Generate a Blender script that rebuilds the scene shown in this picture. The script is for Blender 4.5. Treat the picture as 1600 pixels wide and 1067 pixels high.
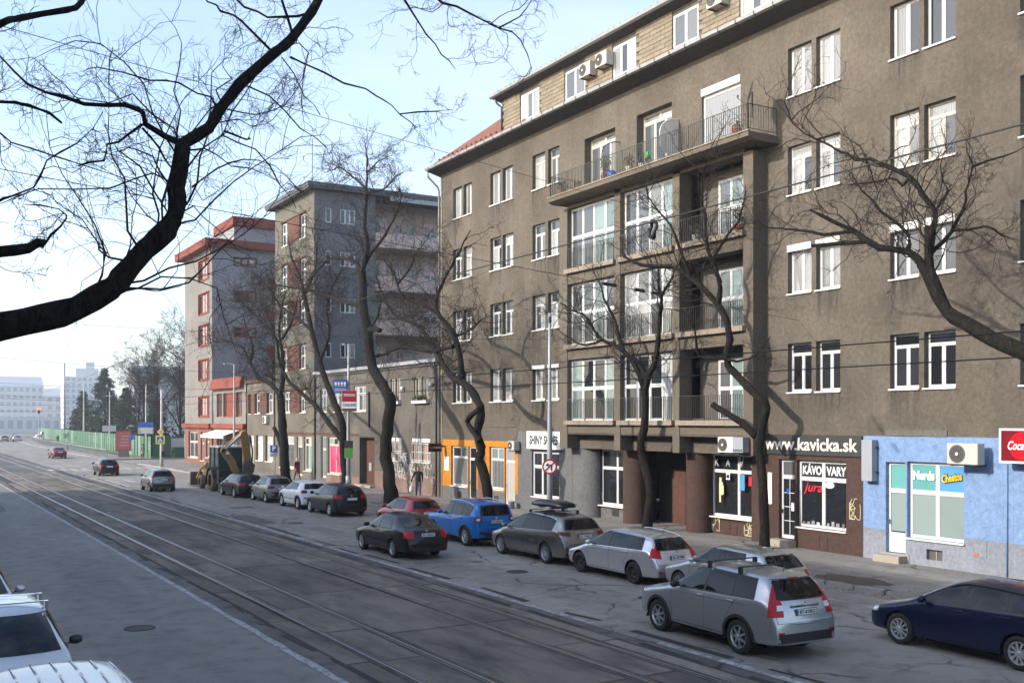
import bpy, bmesh, math, random
import numpy as np
from mathutils import Vector, Matrix
from mathutils.bvhtree import BVHTree

scene = bpy.context.scene
for _o in list(bpy.data.objects):
    bpy.data.objects.remove(_o)
COL = scene.collection
R = math.radians

# ------------------------------------------------------------------ camera
cam_d = bpy.data.cameras.new('camera')
cam_d.sensor_width = 36.0
cam_d.lens = 36.0
cam_d.shift_y = 0.0772
cam_d.clip_end = 4000
cam = bpy.data.objects.new('camera', cam_d)
COL.objects.link(cam)
cam.location = (0, 0, 4.65)
cam.rotation_euler = (R(90), 0, -math.atan(955 / 1600))
scene.camera = cam

# ------------------------------------------------------------------ sky, sun, exposure
SUN_EL, SUN_AZ = R(25.0), R(10.0)            # sun stands across the street (-X), a touch towards +Y
sun_dir = Vector((-math.cos(SUN_EL) * math.cos(SUN_AZ), math.cos(SUN_EL) * math.sin(SUN_AZ), math.sin(SUN_EL)))
world = bpy.data.worlds.new('World')
scene.world = world
world.use_nodes = True
wn, wl = world.node_tree.nodes, world.node_tree.links
wn.clear()
sky = wn.new('ShaderNodeTexSky')
sky.sky_type = 'NISHITA'
sky.sun_disc = False
sky.sun_elevation = SUN_EL
sky.sun_rotation = math.atan2(sun_dir.x, sun_dir.y)
sky.altitude = 150
sky.air_density = 1.0
sky.dust_density = 2.0
sky.ozone_density = 1.8
# thin high cloud veil: even, soft noise over the whole dome
tc = wn.new('ShaderNodeTexCoord')
cmap = wn.new('ShaderNodeMapping')
cmap.inputs['Scale'].default_value = (1.2, 1.2, 3.6)
cn = wn.new('ShaderNodeTexNoise')
cn.inputs['Scale'].default_value = 1.3
cn.inputs['Detail'].default_value = 4
cn.inputs['Roughness'].default_value = 0.55
cr = wn.new('ShaderNodeValToRGB')
cr.color_ramp.elements[0].position = 0.42
cr.color_ramp.elements[1].position = 0.78
cr.color_ramp.elements[1].color = (0.32, 0.32, 0.32, 1)
cmix = wn.new('ShaderNodeMixRGB')
cmix.inputs[2].default_value = (4.6, 4.6, 4.65, 1)
bg = wn.new('ShaderNodeBackground')
bg.inputs['Strength'].default_value = 0.142
wo = wn.new('ShaderNodeOutputWorld')
wl.new(tc.outputs['Generated'], cmap.inputs['Vector'])
wl.new(cmap.outputs['Vector'], cn.inputs['Vector'])
wl.new(cn.outputs['Fac'], cr.inputs['Fac'])
wl.new(cr.outputs['Color'], cmix.inputs[0])
wl.new(sky.outputs['Color'], cmix.inputs[1])
wl.new(cmix.outputs['Color'], bg.inputs['Color'])
wl.new(bg.outputs['Background'], wo.inputs['Surface'])

sun_l = bpy.data.lights.new('sun', 'SUN')
sun_l.energy = 2.0
sun_l.angle = R(1.0)
sun_l.color = (1.0, 0.94, 0.86)
sun_o = bpy.data.objects.new('sun', sun_l)
COL.objects.link(sun_o)
sun_o.rotation_euler = sun_dir.to_track_quat('Z', 'Y').to_euler()

scene.view_settings.view_transform = 'Standard'
scene.view_settings.look = 'None'
scene.view_settings.exposure = 1.42
scene.view_settings.gamma = 1.0
scene.view_settings.use_curve_mapping = False
scene.render.resolution_x, scene.render.resolution_y = 1024, 682
scene.render.engine = 'CYCLES'
scene.cycles.volume_bounces = 1
scene.cycles.max_bounces = 6
scene.cycles.transparent_max_bounces = 12

# ------------------------------------------------------------------ helpers
class MB:
    """collects polygons; build() links them as one mesh object"""
    def __init__(s):
        s.v, s.f, s.m = [], [], []
    def face(s, pts, m=0):
        b = len(s.v)
        s.v += [tuple(p) for p in pts]
        s.f.append(tuple(range(b, b + len(pts))))
        s.m.append(m)
    def box(s, x0, x1, y0, y1, z0, z1, m=0):
        if x0 > x1: x0, x1 = x1, x0
        if y0 > y1: y0, y1 = y1, y0
        if z0 > z1: z0, z1 = z1, z0
        b = len(s.v)
        s.v += [(x0, y0, z0), (x1, y0, z0), (x1, y1, z0), (x0, y1, z0), (x0, y0, z1), (x1, y0, z1), (x1, y1, z1), (x0, y1, z1)]
        for q in ((0, 3, 2, 1), (4, 5, 6, 7), (0, 1, 5, 4), (1, 2, 6, 5), (2, 3, 7, 6), (3, 0, 4, 7)):
            s.f.append(tuple(b + i for i in q)); s.m.append(m)
        return s
    def obox(s, c, hx, hy, hz, mat3, m=0):
        b = len(s.v)
        for dx, dy, dz in ((-1,-1,-1),(1,-1,-1),(1,1,-1),(-1,1,-1),(-1,-1,1),(1,-1,1),(1,1,1),(-1,1,1)):
            s.v.append(tuple(Vector(c) + mat3 @ Vector((dx*hx, dy*hy, dz*hz))))
        for q in ((0, 3, 2, 1), (4, 5, 6, 7), (0, 1, 5, 4), (1, 2, 6, 5), (2, 3, 7, 6), (3, 0, 4, 7)):
            s.f.append(tuple(b + i for i in q)); s.m.append(m)
        return s
    def bar(s, a, b_, w, h=None, m=0):
        """rectangular bar from a to b"""
        a, b_ = Vector(a), Vector(b_)
        d = (b_ - a); L = d.length
        if L < 1e-6: return s
        q = d.to_track_quat('X', 'Z').to_matrix()
        return s.obox((a + b_) / 2, L / 2, w / 2, (h or w) / 2, q, m)
    def tube(s, pts, rad, n=6, m=0, caps=True):
        pts = [Vector(p) for p in pts]
        if not hasattr(rad, '__len__'): rad = [rad] * len(pts)
        rings = []
        ref = Vector((0, 0, 1))
        t0 = (pts[-1] - pts[0])
        if t0.length < 1e-6 or abs(t0.normalized().z) > 0.9: ref = Vector((0, 1, 0))
        for i, p in enumerate(pts):
            t = (pts[min(i + 1, len(pts) - 1)] - pts[max(i - 1, 0)])
            if t.length < 1e-9: t = Vector((0, 0, 1))
            t.normalize()
            a = t.cross(ref)
            if a.length < 1e-3: a = t.cross(Vector((1, 0, 0)))
            a.normalize(); c = a.cross(t)
            ring = []
            for k in range(n):
                an = 2 * math.pi * k / n
                ring.append(len(s.v)); s.v.append(tuple(p + (a * math.cos(an) + c * math.sin(an)) * rad[i]))
            rings.append(ring)
        for r0, r1 in zip(rings, rings[1:]):
            for k in range(n):
                s.f.append((r0[k], r0[(k + 1) % n], r1[(k + 1) % n], r1[k])); s.m.append(m)
        if caps:
            s.f.append(tuple(rings[0][::-1])); s.m.append(m)
            s.f.append(tuple(rings[-1])); s.m.append(m)
        return s
    def lathe(s, prof, c=(0, 0, 0), axis='Z', n=16, m=0, caps=True):
        """prof: list of (r, h)"""
        rings = []
        for r, h in prof:
            ring = []
            for k in range(n):
                an = 2 * math.pi * k / n
                p = (r * math.cos(an), r * math.sin(an), h)
                if axis == 'Y': p = (p[0], p[2], p[1])
                if axis == 'X': p = (p[2], p[0], p[1])
                ring.append(len(s.v)); s.v.append((c[0] + p[0], c[1] + p[1], c[2] + p[2]))
            rings.append(ring)
        for r0, r1 in zip(rings, rings[1:]):
            for k in range(n):
                s.f.append((r0[k], r0[(k + 1) % n], r1[(k + 1) % n], r1[k])); s.m.append(m)
        if caps:
            s.f.append(tuple(rings[0][::-1])); s.m.append(m)
            s.f.append(tuple(rings[-1])); s.m.append(m)
        return s
    def prism(s, poly, a0, a1, plane='XZ', m=0):
        """extrude a 2-D polygon along the remaining axis"""
        def P(p, a):
            if plane == 'XZ': return (p[0], a, p[1])
            if plane == 'YZ': return (a, p[0], p[1])
            return (p[0], p[1], a)
        b = len(s.v); n = len(poly)
        s.v += [P(p, a0) for p in poly] + [P(p, a1) for p in poly]
        s.f.append(tuple(range(b, b + n))[::-1]); s.m.append(m)
        s.f.append(tuple(range(b + n, b + 2 * n))); s.m.append(m)
        for k in range(n):
            j = (k + 1) % n
            s.f.append((b + k, b + j, b + n + j, b + n + k)); s.m.append(m)
        return s
    def mesh(s, name, mats, smooth=False, fix=True):
        me = bpy.data.meshes.new(name)
        me.from_pydata(s.v, [], s.f)
        for mt in (mats if isinstance(mats, (list, tuple)) else [mats]):
            me.materials.append(MAT[mt] if isinstance(mt, str) else mt)
        if any(s.m): me.polygons.foreach_set('material_index', s.m)
        if fix:
            bm = bmesh.new(); bm.from_mesh(me)
            bmesh.ops.recalc_face_normals(bm, faces=bm.faces)
            bm.to_mesh(me); bm.free()
        if smooth: me.polygons.foreach_set('use_smooth', [True] * len(me.polygons))
        me.update()
        return me
    def build(s, name, mats, parent=None, smooth=False, loc=None, rotz=0, fix=True):
        return link(name, s.mesh(name, mats, smooth, fix), parent, loc, rotz)

def link(name, me, parent=None, loc=None, rotz=0):
    o = bpy.data.objects.new(name, me)
    COL.objects.link(o)
    if loc is not None: o.location = loc
    if rotz: o.rotation_euler = (0, 0, rotz)
    if parent is not None:
        o.parent = parent
        if parent.get('_static'):
            o.matrix_parent_inverse = Matrix.Translation(-Vector(parent.location))
    return o
def tag(o, label=None, cat=None, group=None, kind=None):
    if label: o['label'] = label
    if cat: o['category'] = cat
    if group: o['group'] = group
    if kind: o['kind'] = kind
    return o
def empty(name, loc, label, cat, group=None, rotz=0, static=False):
    """an Empty at the thing's base. static: children are given in world coordinates"""
    o = bpy.data.objects.new(name, None)
    COL.objects.link(o)
    o.empty_display_size = 0.2
    o.location = loc; o.rotation_euler = (0, 0, rotz)
    if static: o['_static'] = 1
    return tag(o, label, cat, group)
def bevel_mesh(me, w, seg=2):
    bm = bmesh.new(); bm.from_mesh(me)
    bmesh.ops.remove_doubles(bm, verts=bm.verts, dist=1e-5)
    bmesh.ops.bevel(bm, geom=list(bm.edges), offset=w, segments=seg, affect='EDGES', clamp_overlap=True)
    bm.to_mesh(me); bm.free()
    return me
_FONT = {}
def text_mesh(txt, size, ext=0.004, shear=0.0, bold=0.0, space=1.0):
    cu = bpy.data.curves.new('lettering', 'FONT')
    cu.body = txt; cu.size = size; cu.extrude = ext; cu.shear = shear; cu.offset = bold; cu.space_character = space
    cu.align_x = 'CENTER'; cu.align_y = 'CENTER'; cu.resolution_u = 3
    o = bpy.data.objects.new('tmp', cu); COL.objects.link(o)
    dg = bpy.context.evaluated_depsgraph_get()
    me = bpy.data.meshes.new_from_object(o.evaluated_get(dg))
    bpy.data.objects.remove(o); bpy.data.curves.remove(cu)
    return me
def text_obj(name, txt, size, mat, parent, center, ubase, vbase=(0, 0, 1), ext=0.004, shear=0.0, bold=0.0, width=None, space=1.0):
    """flat raised lettering at center, running along ubase, upright along vbase; coordinates as the parent uses them"""
    me = text_mesh(txt, size, ext, shear, bold, space)
    me.materials.clear(); me.materials.append(MAT[mat])
    u, v = Vector(ubase).normalized(), Vector(vbase).normalized()
    n = u.cross(v)
    xs = [q.co.x for q in me.vertices]
    k = 1.0
    if width and xs: k = width / max(1e-6, max(xs) - min(xs))
    for q in me.vertices:
        p = q.co
        q.co = Vector(center) + u * p.x * k + v * p.y + n * p.z
    me.name = name
    return link(name, me, parent)
# ------------------------------------------------------------------ materials
MAT = {}
def nt(name):
    m = bpy.data.materials.new(name); m.use_nodes = True
    n = m.node_tree.nodes; b = n['Principled BSDF']
    MAT[name] = m
    return m, n, m.node_tree.links, b
def plain(name, col, rough=0.6, metal=0.0, coat=0.0, ior=None, var=0.0, bump=0.0, scale=20.0, spec=None):
    """one colour with slight noise in tone and relief"""
    m, n, l, b = nt(name)
    b.inputs['Base Color'].default_value = (*col, 1)
    b.inputs['Roughness'].default_value = rough
    b.inputs['Metallic'].default_value = metal
    if coat: b.inputs['Coat Weight'].default_value = coat; b.inputs['Coat Roughness'].default_value = 0.04
    if ior: b.inputs['IOR'].default_value = ior
    if spec is not None: b.inputs['Specular IOR Level'].default_value = spec
    if var or bump:
        t = n.new('ShaderNodeTexCoord'); no = n.new('ShaderNodeTexNoise')
        no.inputs['Scale'].default_value = scale; no.inputs['Detail'].default_value = 6
        l.new(t.outputs['Object'], no.inputs['Vector'])
        if var:
            mx = n.new('ShaderNodeMixRGB')
            mx.inputs[1].default_value = (*[c * (1 - var) for c in col], 1)
            mx.inputs[2].default_value = (*[min(1, c * (1 + var)) for c in col], 1)
            l.new(no.outputs['Fac'], mx.inputs[0]); l.new(mx.outputs[0], b.inputs['Base Color'])
        if bump:
            bp = n.new('ShaderNodeBump'); bp.inputs['Strength'].default_value = bump; bp.inputs['Distance'].default_value = 0.02
            l.new(no.outputs['Fac'], bp.inputs['Height']); l.new(bp.outputs[0], b.inputs['Normal'])
    return m
def noise(n, l, vec, scale, detail=5, rough=0.55, dist=0.0):
    t = n.new('ShaderNodeTexNoise'); t.inputs['Scale'].default_value = scale; t.inputs['Detail'].default_value = detail
    t.inputs['Roughness'].default_value = rough; t.inputs['Distortion'].default_value = dist
    l.new(vec, t.inputs['Vector']); return t.outputs['Fac']
def ramp(n, l, fac, p0, c0, p1, c1):
    r = n.new('ShaderNodeValToRGB'); e = r.color_ramp.elements
    e[0].position, e[1].position = p0, p1
    e[0].color = (*c0, 1) if len(c0) == 3 else c0; e[1].color = (*c1, 1) if len(c1) == 3 else c1
    l.new(fac, r.inputs['Fac']); return r.outputs['Color']
def mixc(n, l, fac, a, b, mode='MIX'):
    mx = n.new('ShaderNodeMixRGB'); mx.blend_type = mode
    for s, v in ((0, fac), (1, a), (2, b)):
        if hasattr(v, 'is_output') or hasattr(v, 'links'): l.new(v, mx.inputs[s])
        elif isinstance(v, (int, float)): mx.inputs[s].default_value = v
        else: mx.inputs[s].default_value = (*v, 1)
    return mx.outputs[0]
def world_vec(n, l, sc=(1, 1, 1), loc=(0, 0, 0)):
    g = n.new('ShaderNodeNewGeometry'); mp = n.new('ShaderNodeMapping')
    mp.inputs['Scale'].default_value = sc; mp.inputs['Location'].default_value = loc
    l.new(g.outputs['Position'], mp.inputs['Vector']); return mp.outputs['Vector']
def bumpn(n, l, b, h, strength, dist=0.02):
    bp = n.new('ShaderNodeBump'); bp.inputs['Strength'].default_value = strength; bp.inputs['Distance'].default_value = dist
    l.new(h, bp.inputs['Height']); l.new(bp.outputs[0], b.inputs['Normal'])
def plaster(name, col, grain=9.0, var=0.35, streak=0.5, bump=0.5, rough=0.92, dirt=(0.10, 0.09, 0.075)):
    """render coat: grain, cloudy tone, vertical rain streaks"""
    m, n, l, b = nt(name)
    v = world_vec(n, l)
    big = noise(n, l, v, 0.35, 6, 0.6)
    fine = noise(n, l, v, grain, 8, 0.82)
    st = noise(n, l, world_vec(n, l, (1.6, 1.6, 0.10)), 1.3, 7, 0.65)
    c = mixc(n, l, ramp(n, l, big, 0.3, (0, 0, 0), 0.72, (1, 1, 1)), [x * (1 - var * .55) for x in col], [min(1, x * (1 + var * .45)) for x in col])
    c = mixc(n, l, ramp(n, l, fine, 0.3, (0, 0, 0), 0.7, (1, 1, 1)), mixc(n, l, 1.0, c, (0.56, 0.56, 0.56), 'MULTIPLY'), mixc(n, l, 1.0, c, (1.12, 1.12, 1.12), 'MULTIPLY'))
    sf = ramp(n, l, st, 0.52, (0, 0, 0), 0.78, (streak, streak, streak))
    c = mixc(n, l, sf, c, dirt)
    l.new(c, b.inputs['Base Color'])
    b.inputs['Roughness'].default_value = rough
    b.inputs['Specular IOR Level'].default_value = 0.2
    bumpn(n, l, b, fine, bump, 0.03)
    return m
def asphalt(name, col, wornc, patch=0.5, crack=True, sc=1.0, grain=60.0):
    m, n, l, b = nt(name)
    v = world_vec(n, l)
    vs = world_vec(n, l, (1.0, 0.22, 1.0))
    big = noise(n, l, vs, 0.5 * sc, 6, 0.6)
    mid = noise(n, l, v, 1.7 * sc, 6, 0.65)
    fine = noise(n, l, v, grain, 3, 0.7)
    c = mixc(n, l, ramp(n, l, big, 0.3, (0, 0, 0), 0.7, (1, 1, 1)), col, wornc)
    c = mixc(n, l, ramp(n, l, mid, 0.50, (0, 0, 0), 0.72, (patch, patch, patch)), c, [x * 0.55 for x in col])
    gm = n.new('ShaderNodeMixRGB'); gm.blend_type = 'MULTIPLY'; gm.inputs[0].default_value = 1.0
    l.new(c, gm.inputs[1]); l.new(ramp(n, l, fine, 0.3, (0.50, 0.50, 0.50), 0.72, (1.42, 1.42, 1.42)), gm.inputs[2])
    c = gm.outputs[0]
    if crack:
        nv = n.new('ShaderNodeTexNoise'); nv.inputs['Scale'].default_value = 1.1; nv.inputs['Detail'].default_value = 5
        l.new(v, nv.inputs['Vector'])
        ad = n.new('ShaderNodeMixRGB'); ad.blend_type = 'ADD'; ad.inputs[0].default_value = 0.9
        l.new(v, ad.inputs[1]); l.new(nv.outputs['Color'], ad.inputs[2])
        vo = n.new('ShaderNodeTexVoronoi'); vo.feature = 'DISTANCE_TO_EDGE'; vo.inputs['Scale'].default_value = 0.33
        l.new(ad.outputs[0], vo.inputs['Vector'])
        cf = ramp(n, l, vo.outputs['Distance'], 0.006, (0.85, 0.85, 0.85), 0.018, (0, 0, 0))
        gate = ramp(n, l, noise(n, l, v, 0.4, 3), 0.45, (0, 0, 0), 0.6, (1, 1, 1))
        g2 = n.new('ShaderNodeMixRGB'); g2.blend_type = 'MULTIPLY'; g2.inputs[0].default_value = 1
        l.new(cf, g2.inputs[1]); l.new(gate, g2.inputs[2])
        c = mixc(n, l, g2.outputs[0], c, (0.018, 0.018, 0.018))
    l.new(c, b.inputs['Base Color'])
    rr = ramp(n, l, mid, 0.3, (0.62, 0.62, 0.62), 0.7, (0.9, 0.9, 0.9))
    l.new(rr, b.inputs['Roughness'])
    b.inputs['Specular IOR Level'].default_value = 0.35
    bumpn(n, l, b, fine, 0.35, 0.01)
    return m

asphalt('asphalt_road', (0.188, 0.174, 0.153), (0.325, 0.302, 0.268), 0.6)
asphalt('asphalt_near', (0.172, 0.161, 0.145), (0.265, 0.249, 0.225), 0.45, crack=False, grain=45)
asphalt('asphalt_walk', (0.190, 0.175, 0.155), (0.28, 0.26, 0.232), 0.45)
asphalt('tram_asphalt', (0.070, 0.064, 0.058), (0.165, 0.150, 0.134), 0.75)
asphalt('tar', (0.045, 0.041, 0.037), (0.125, 0.114, 0.102), 0.8, crack=False)
asphalt('ground_far', (0.14, 0.135, 0.125), (0.2, 0.19, 0.175), 0.4, crack=False)
def slab_mat():
    m, n, l, b = nt('tram_slab')
    v = world_vec(n, l); vs = world_vec(n, l, (1, 0.3, 1))
    oi = n.new('ShaderNodeObjectInfo')
    base = mixc(n, l, oi.outputs['Random'], (0.135, 0.114, 0.091), (0.260, 0.222, 0.178))
    c = mixc(n, l, ramp(n, l, noise(n, l, vs, 1.2, 7, 0.65), 0.42, (0, 0, 0), 0.68, (0.85, 0.85, 0.85)), base, (0.050, 0.046, 0.043))
    c = mixc(n, l, ramp(n, l, noise(n, l, v, 0.5, 4), 0.60, (0, 0, 0), 0.75, (0.45, 0.45, 0.45)), c, (0.17, 0.125, 0.085))
    f = noise(n, l, v, 70, 3, 0.7)
    gm = n.new('ShaderNodeMixRGB'); gm.blend_type = 'MULTIPLY'; gm.inputs[0].default_value = 1.0
    l.new(c, gm.inputs[1]); l.new(ramp(n, l, f, 0.3, (0.5, 0.5, 0.5), 0.72, (1.4, 1.4, 1.4)), gm.inputs[2])
    l.new(gm.outputs[0], b.inputs['Base Color']); b.inputs['Roughness'].default_value = 0.85
    b.inputs['Specular IOR Level'].default_value = 0.3
    bumpn(n, l, b, f, 0.4, 0.01)
slab_mat()
plain('joint_dark', (0.03, 0.028, 0.026), 0.9)
plain('rail_steel', (0.34, 0.325, 0.305), 0.33, 0.9, var=0.3, scale=3)
plain('rail_groove', (0.05, 0.045, 0.04), 0.7, 0.3)
def wornpaint(name, col, under):
    m, n, l, b = nt(name)
    v = world_vec(n, l)
    f = ramp(n, l, noise(n, l, v, 5, 8, 0.75), 0.40, (0, 0, 0), 0.56, (1, 1, 1))
    l.new(mixc(n, l, f, under, col), b.inputs['Base Color']); b.inputs['Roughness'].default_value = 0.8
wornpaint('white_marking', (0.52, 0.52, 0.51), (0.17, 0.17, 0.175))
wornpaint('edge_marking', (0.42, 0.42, 0.425), (0.16, 0.16, 0.165))
plain('yellow_rubber', (0.65, 0.44, 0.03), 0.6, var=0.2)
plain('kerb_granite', (0.25, 0.24, 0.225), 0.85, var=0.35, bump=0.4, scale=14)
plain('cobble', (0.20, 0.19, 0.175), 0.85, var=0.4, bump=0.3, scale=12)
plain('soil', (0.075, 0.052, 0.036), 0.95, var=0.5, bump=0.8, scale=25)
plain('grass_verge', (0.10, 0.12, 0.045), 0.95, var=0.4, bump=0.5, scale=30)

plaster('roughcast', (0.138, 0.117, 0.092), 7.0, 0.55, 0.6, 1.0, dirt=(0.085, 0.075, 0.064))
plaster('roughcast_dark', (0.165, 0.150, 0.128), 9.0, 0.5, 0.6, 0.7)
plaster('bay_render', (0.150, 0.126, 0.096), 14.0, 0.25, 0.35, 0.25)
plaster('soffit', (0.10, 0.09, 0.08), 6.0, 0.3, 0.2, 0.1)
plaster('low_render', (0.138, 0.125, 0.106), 8.0, 0.6, 0.85, 0.5, dirt=(0.10, 0.09, 0.078))
plaster('tower_front', (0.145, 0.135, 0.108), 7.0, 0.5, 0.6, 0.5, dirt=(0.10, 0.094, 0.075))
plaster('tower_side', (0.205, 0.200, 0.204), 7.0, 0.4, 0.45, 0.4, dirt=(0.11, 0.11, 0.12))
plaster('pink_render', (0.62, 0.49, 0.43), 5.0, 0.3, 0.35, 0.2, dirt=(0.42, 0.34, 0.31))
plaster('grey_render', (0.215, 0.205, 0.19), 5.0, 0.3, 0.35, 0.2, dirt=(0.165, 0.155, 0.14))
plaster('grey_side', (0.30, 0.30, 0.325), 5.0, 0.25, 0.3, 0.2, dirt=(0.2, 0.2, 0.22))
plaster('orange_paint', (0.215, 0.064, 0.044), 6.0, 0.3, 0.3, 0.2, dirt=(0.17, 0.05, 0.038))
plaster('salmon_paint', (0.22, 0.105, 0.08), 6.0, 0.3, 0.4, 0.2, dirt=(0.2, 0.10, 0.08))
plaster('maroon_panel', (0.125, 0.062, 0.046), 6.0, 0.3, 0.3, 0.2, dirt=(0.1, 0.05, 0.04))
plaster('socle_pink', (0.25, 0.165, 0.135), 6.0, 0.5, 0.6, 0.3)
plaster('shop_blue', (0.215, 0.325, 0.52), 6.0, 0.12, 0.12, 0.15, dirt=(0.19, 0.28, 0.44))
plaster('shop_blue_grey', (0.27, 0.285, 0.32), 8.0, 0.2, 0.25, 0.2, dirt=(0.22, 0.22, 0.24))
plaster('shop_brown', (0.082, 0.050, 0.040), 8.0, 0.25, 0.25, 0.25, dirt=(0.07, 0.045, 0.036))
plaster('shop_orange', (0.55, 0.225, 0.03), 6.0, 0.15, 0.2, 0.12, dirt=(0.45, 0.22, 0.06))
plaster('shop_grey', (0.155, 0.155, 0.155), 8.0, 0.25, 0.3, 0.2, dirt=(0.12, 0.12, 0.12))
plaster('panel_brown', (0.15, 0.092, 0.070), 10.0, 0.25, 0.3, 0.2)
plaster('panel_grey', (0.235, 0.225, 0.20), 10.0, 0.25, 0.3, 0.2)
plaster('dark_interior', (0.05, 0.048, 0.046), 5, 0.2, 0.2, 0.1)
plaster('ledge_stone', (0.30, 0.25, 0.195), 9.0, 0.35, 0.4, 0.3)
plaster('opposite_render', (0.28, 0.26, 0.23), 5.0, 0.3, 0.4, 0.2)
plain('white_frame', (0.60, 0.60, 0.59), 0.45)
plain('old_frame', (0.48, 0.44, 0.37), 0.6, var=0.3)
plain('red_brown_frame', (0.22, 0.075, 0.05), 0.6, var=0.2)
plain('sill_white', (0.70, 0.68, 0.63), 0.6, var=0.15)
plain('zinc', (0.34, 0.345, 0.34), 0.5, 0.35, var=0.25, scale=4)
plain('zinc_dark', (0.10, 0.10, 0.105), 0.5, 0.3, var=0.2, scale=4)
plain('iron', (0.06, 0.055, 0.05), 0.6, 0.4)
plain('iron_green', (0.075, 0.08, 0.07), 0.6, 0.3)
plain('wood_door', (0.20, 0.08, 0.036), 0.55, var=0.35, scale=6)
plain('black_void', (0.012, 0.012, 0.014), 0.7)
plain('step_stone', (0.33, 0.29, 0.235), 0.85, var=0.25, bump=0.3)

def pane_mat(name, col, folds=0.0, rough=0.03, ior=1.75, var=0.0):
    m, n, l, b = nt(name)
    b.inputs['Roughness'].default_value = rough
    b.inputs['IOR'].default_value = ior
    v = n.new('ShaderNodeTexCoord').outputs['Object']
    oi = n.new('ShaderNodeObjectInfo')
    c = mixc(n, l, oi.outputs['Random'], [x * (1 - var) for x in col], [min(1, x * (1 + var)) for x in col])
    if folds:
        w = n.new('ShaderNodeTexWave'); w.bands_direction = 'Y'; w.inputs['Scale'].default_value = 4.0
        w.inputs['Distortion'].default_value = 7.0; w.inputs['Detail'].default_value = 3; w.inputs['Detail Scale'].default_value = 0.6
        l.new(v, w.inputs['Vector'])
        c = mixc(n, l, w.outputs['Fac'], mixc(n, l, 1.0, c, (1 - folds,) * 3, 'MULTIPLY'), c)
    l.new(c, b.inputs['Base Color'])
    # very slight unevenness of the glass
    bumpn(n, l, b, noise(n, l, v, 1.3, 2), 0.06, 0.02)
    return m
pane_mat('pane_dark', (0.022, 0.024, 0.026), var=0.6)
pane_mat('pane_grey', (0.09, 0.095, 0.095), folds=0.3, var=0.5)
pane_mat('pane_curtain_glare', (0.29, 0.29, 0.275), folds=0.25, var=0.5)  # pale colour holds curtains and the painted sky reflection of upper windows
pane_mat('pane_aqua', (0.20, 0.27, 0.255), folds=0.45, var=0.25)
pane_mat('pane_frost', (0.25, 0.31, 0.29), var=0.1, rough=0.12)
pane_mat('pane_shop', (0.016, 0.018, 0.02), ior=1.6)
pane_mat('pane_teal', (0.13, 0.36, 0.33), var=0.05, rough=0.1)
pane_mat('pane_sky', (0.10, 0.30, 0.52), var=0.05, rough=0.1)
pane_mat('pane_pink', (0.70, 0.05, 0.14), var=0.05, rough=0.1)
pane_mat('pane_poster', (0.42, 0.40, 0.36), var=0.3, rough=0.1)
pane_mat('pane_redprint', (0.42, 0.20, 0.18), var=0.3, rough=0.1)
pane_mat('blind_slats', (0.50, 0.50, 0.48), rough=0.3)

def roof_tiles():
    m, n, l, b = nt('roof_tile_red')
    v = world_vec(n, l)
    c = mixc(n, l, noise(n, l, v, 3.5, 6, 0.7), (0.12, 0.042, 0.027), (0.23, 0.088, 0.058))
    l.new(c, b.inputs['Base Color']); b.inputs['Roughness'].default_value = 0.8
roof_tiles()
def shingle_mat():
    m, n, l, b = nt('shingle')
    oi = n.new('ShaderNodeObjectInfo')
    c = mixc(n, l, oi.outputs['Random'], (0.175, 0.145, 0.10), (0.245, 0.205, 0.145))
    c = mixc(n, l, ramp(n, l, noise(n, l, world_vec(n, l), 3, 6, 0.7), 0.4, (0, 0, 0), 0.75, (0.7, 0.7, 0.7)), c, (0.16, 0.125, 0.085))
    l.new(c, b.inputs['Base Color']); b.inputs['Roughness'].default_value = 0.9
shingle_mat()
def bark():
    m, n, l, b = nt('bark')
    t = n.new('ShaderNodeTexCoord'); mp = n.new('ShaderNodeMapping'); mp.inputs['Scale'].default_value = (1, 1, 0.25)
    l.new(t.outputs['Object'], mp.inputs['Vector'])
    f = noise(n, l, mp.outputs[0], 16, 7, 0.7, 0.8)
    c = ramp(n, l, f, 0.36, (0.005, 0.0045, 0.004), 0.72, (0.038, 0.032, 0.026))
    l.new(c, b.inputs['Base Color']); b.inputs['Roughness'].default_value = 0.95
    b.inputs['Specular IOR Level'].default_value = 0.15
    bumpn(n, l, b, f, 1.0, 0.05)
bark()
plain('twig', (0.030, 0.022, 0.018), 0.9, var=0.3, scale=3, spec=0.2)
plain('twig_pale', (0.13, 0.105, 0.085), 0.9, var=0.3, scale=3, spec=0.2)
plain('cut_wood', (0.20, 0.155, 0.105), 0.9, var=0.2)
plain('pine_needle', (0.035, 0.052, 0.040), 0.85, var=0.5, scale=0.6, spec=0.2)
plain('leaf_green', (0.035, 0.060, 0.022), 0.7, var=0.5, scale=4)
plain('leaf_dry', (0.14, 0.10, 0.05), 0.9, var=0.4)

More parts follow.
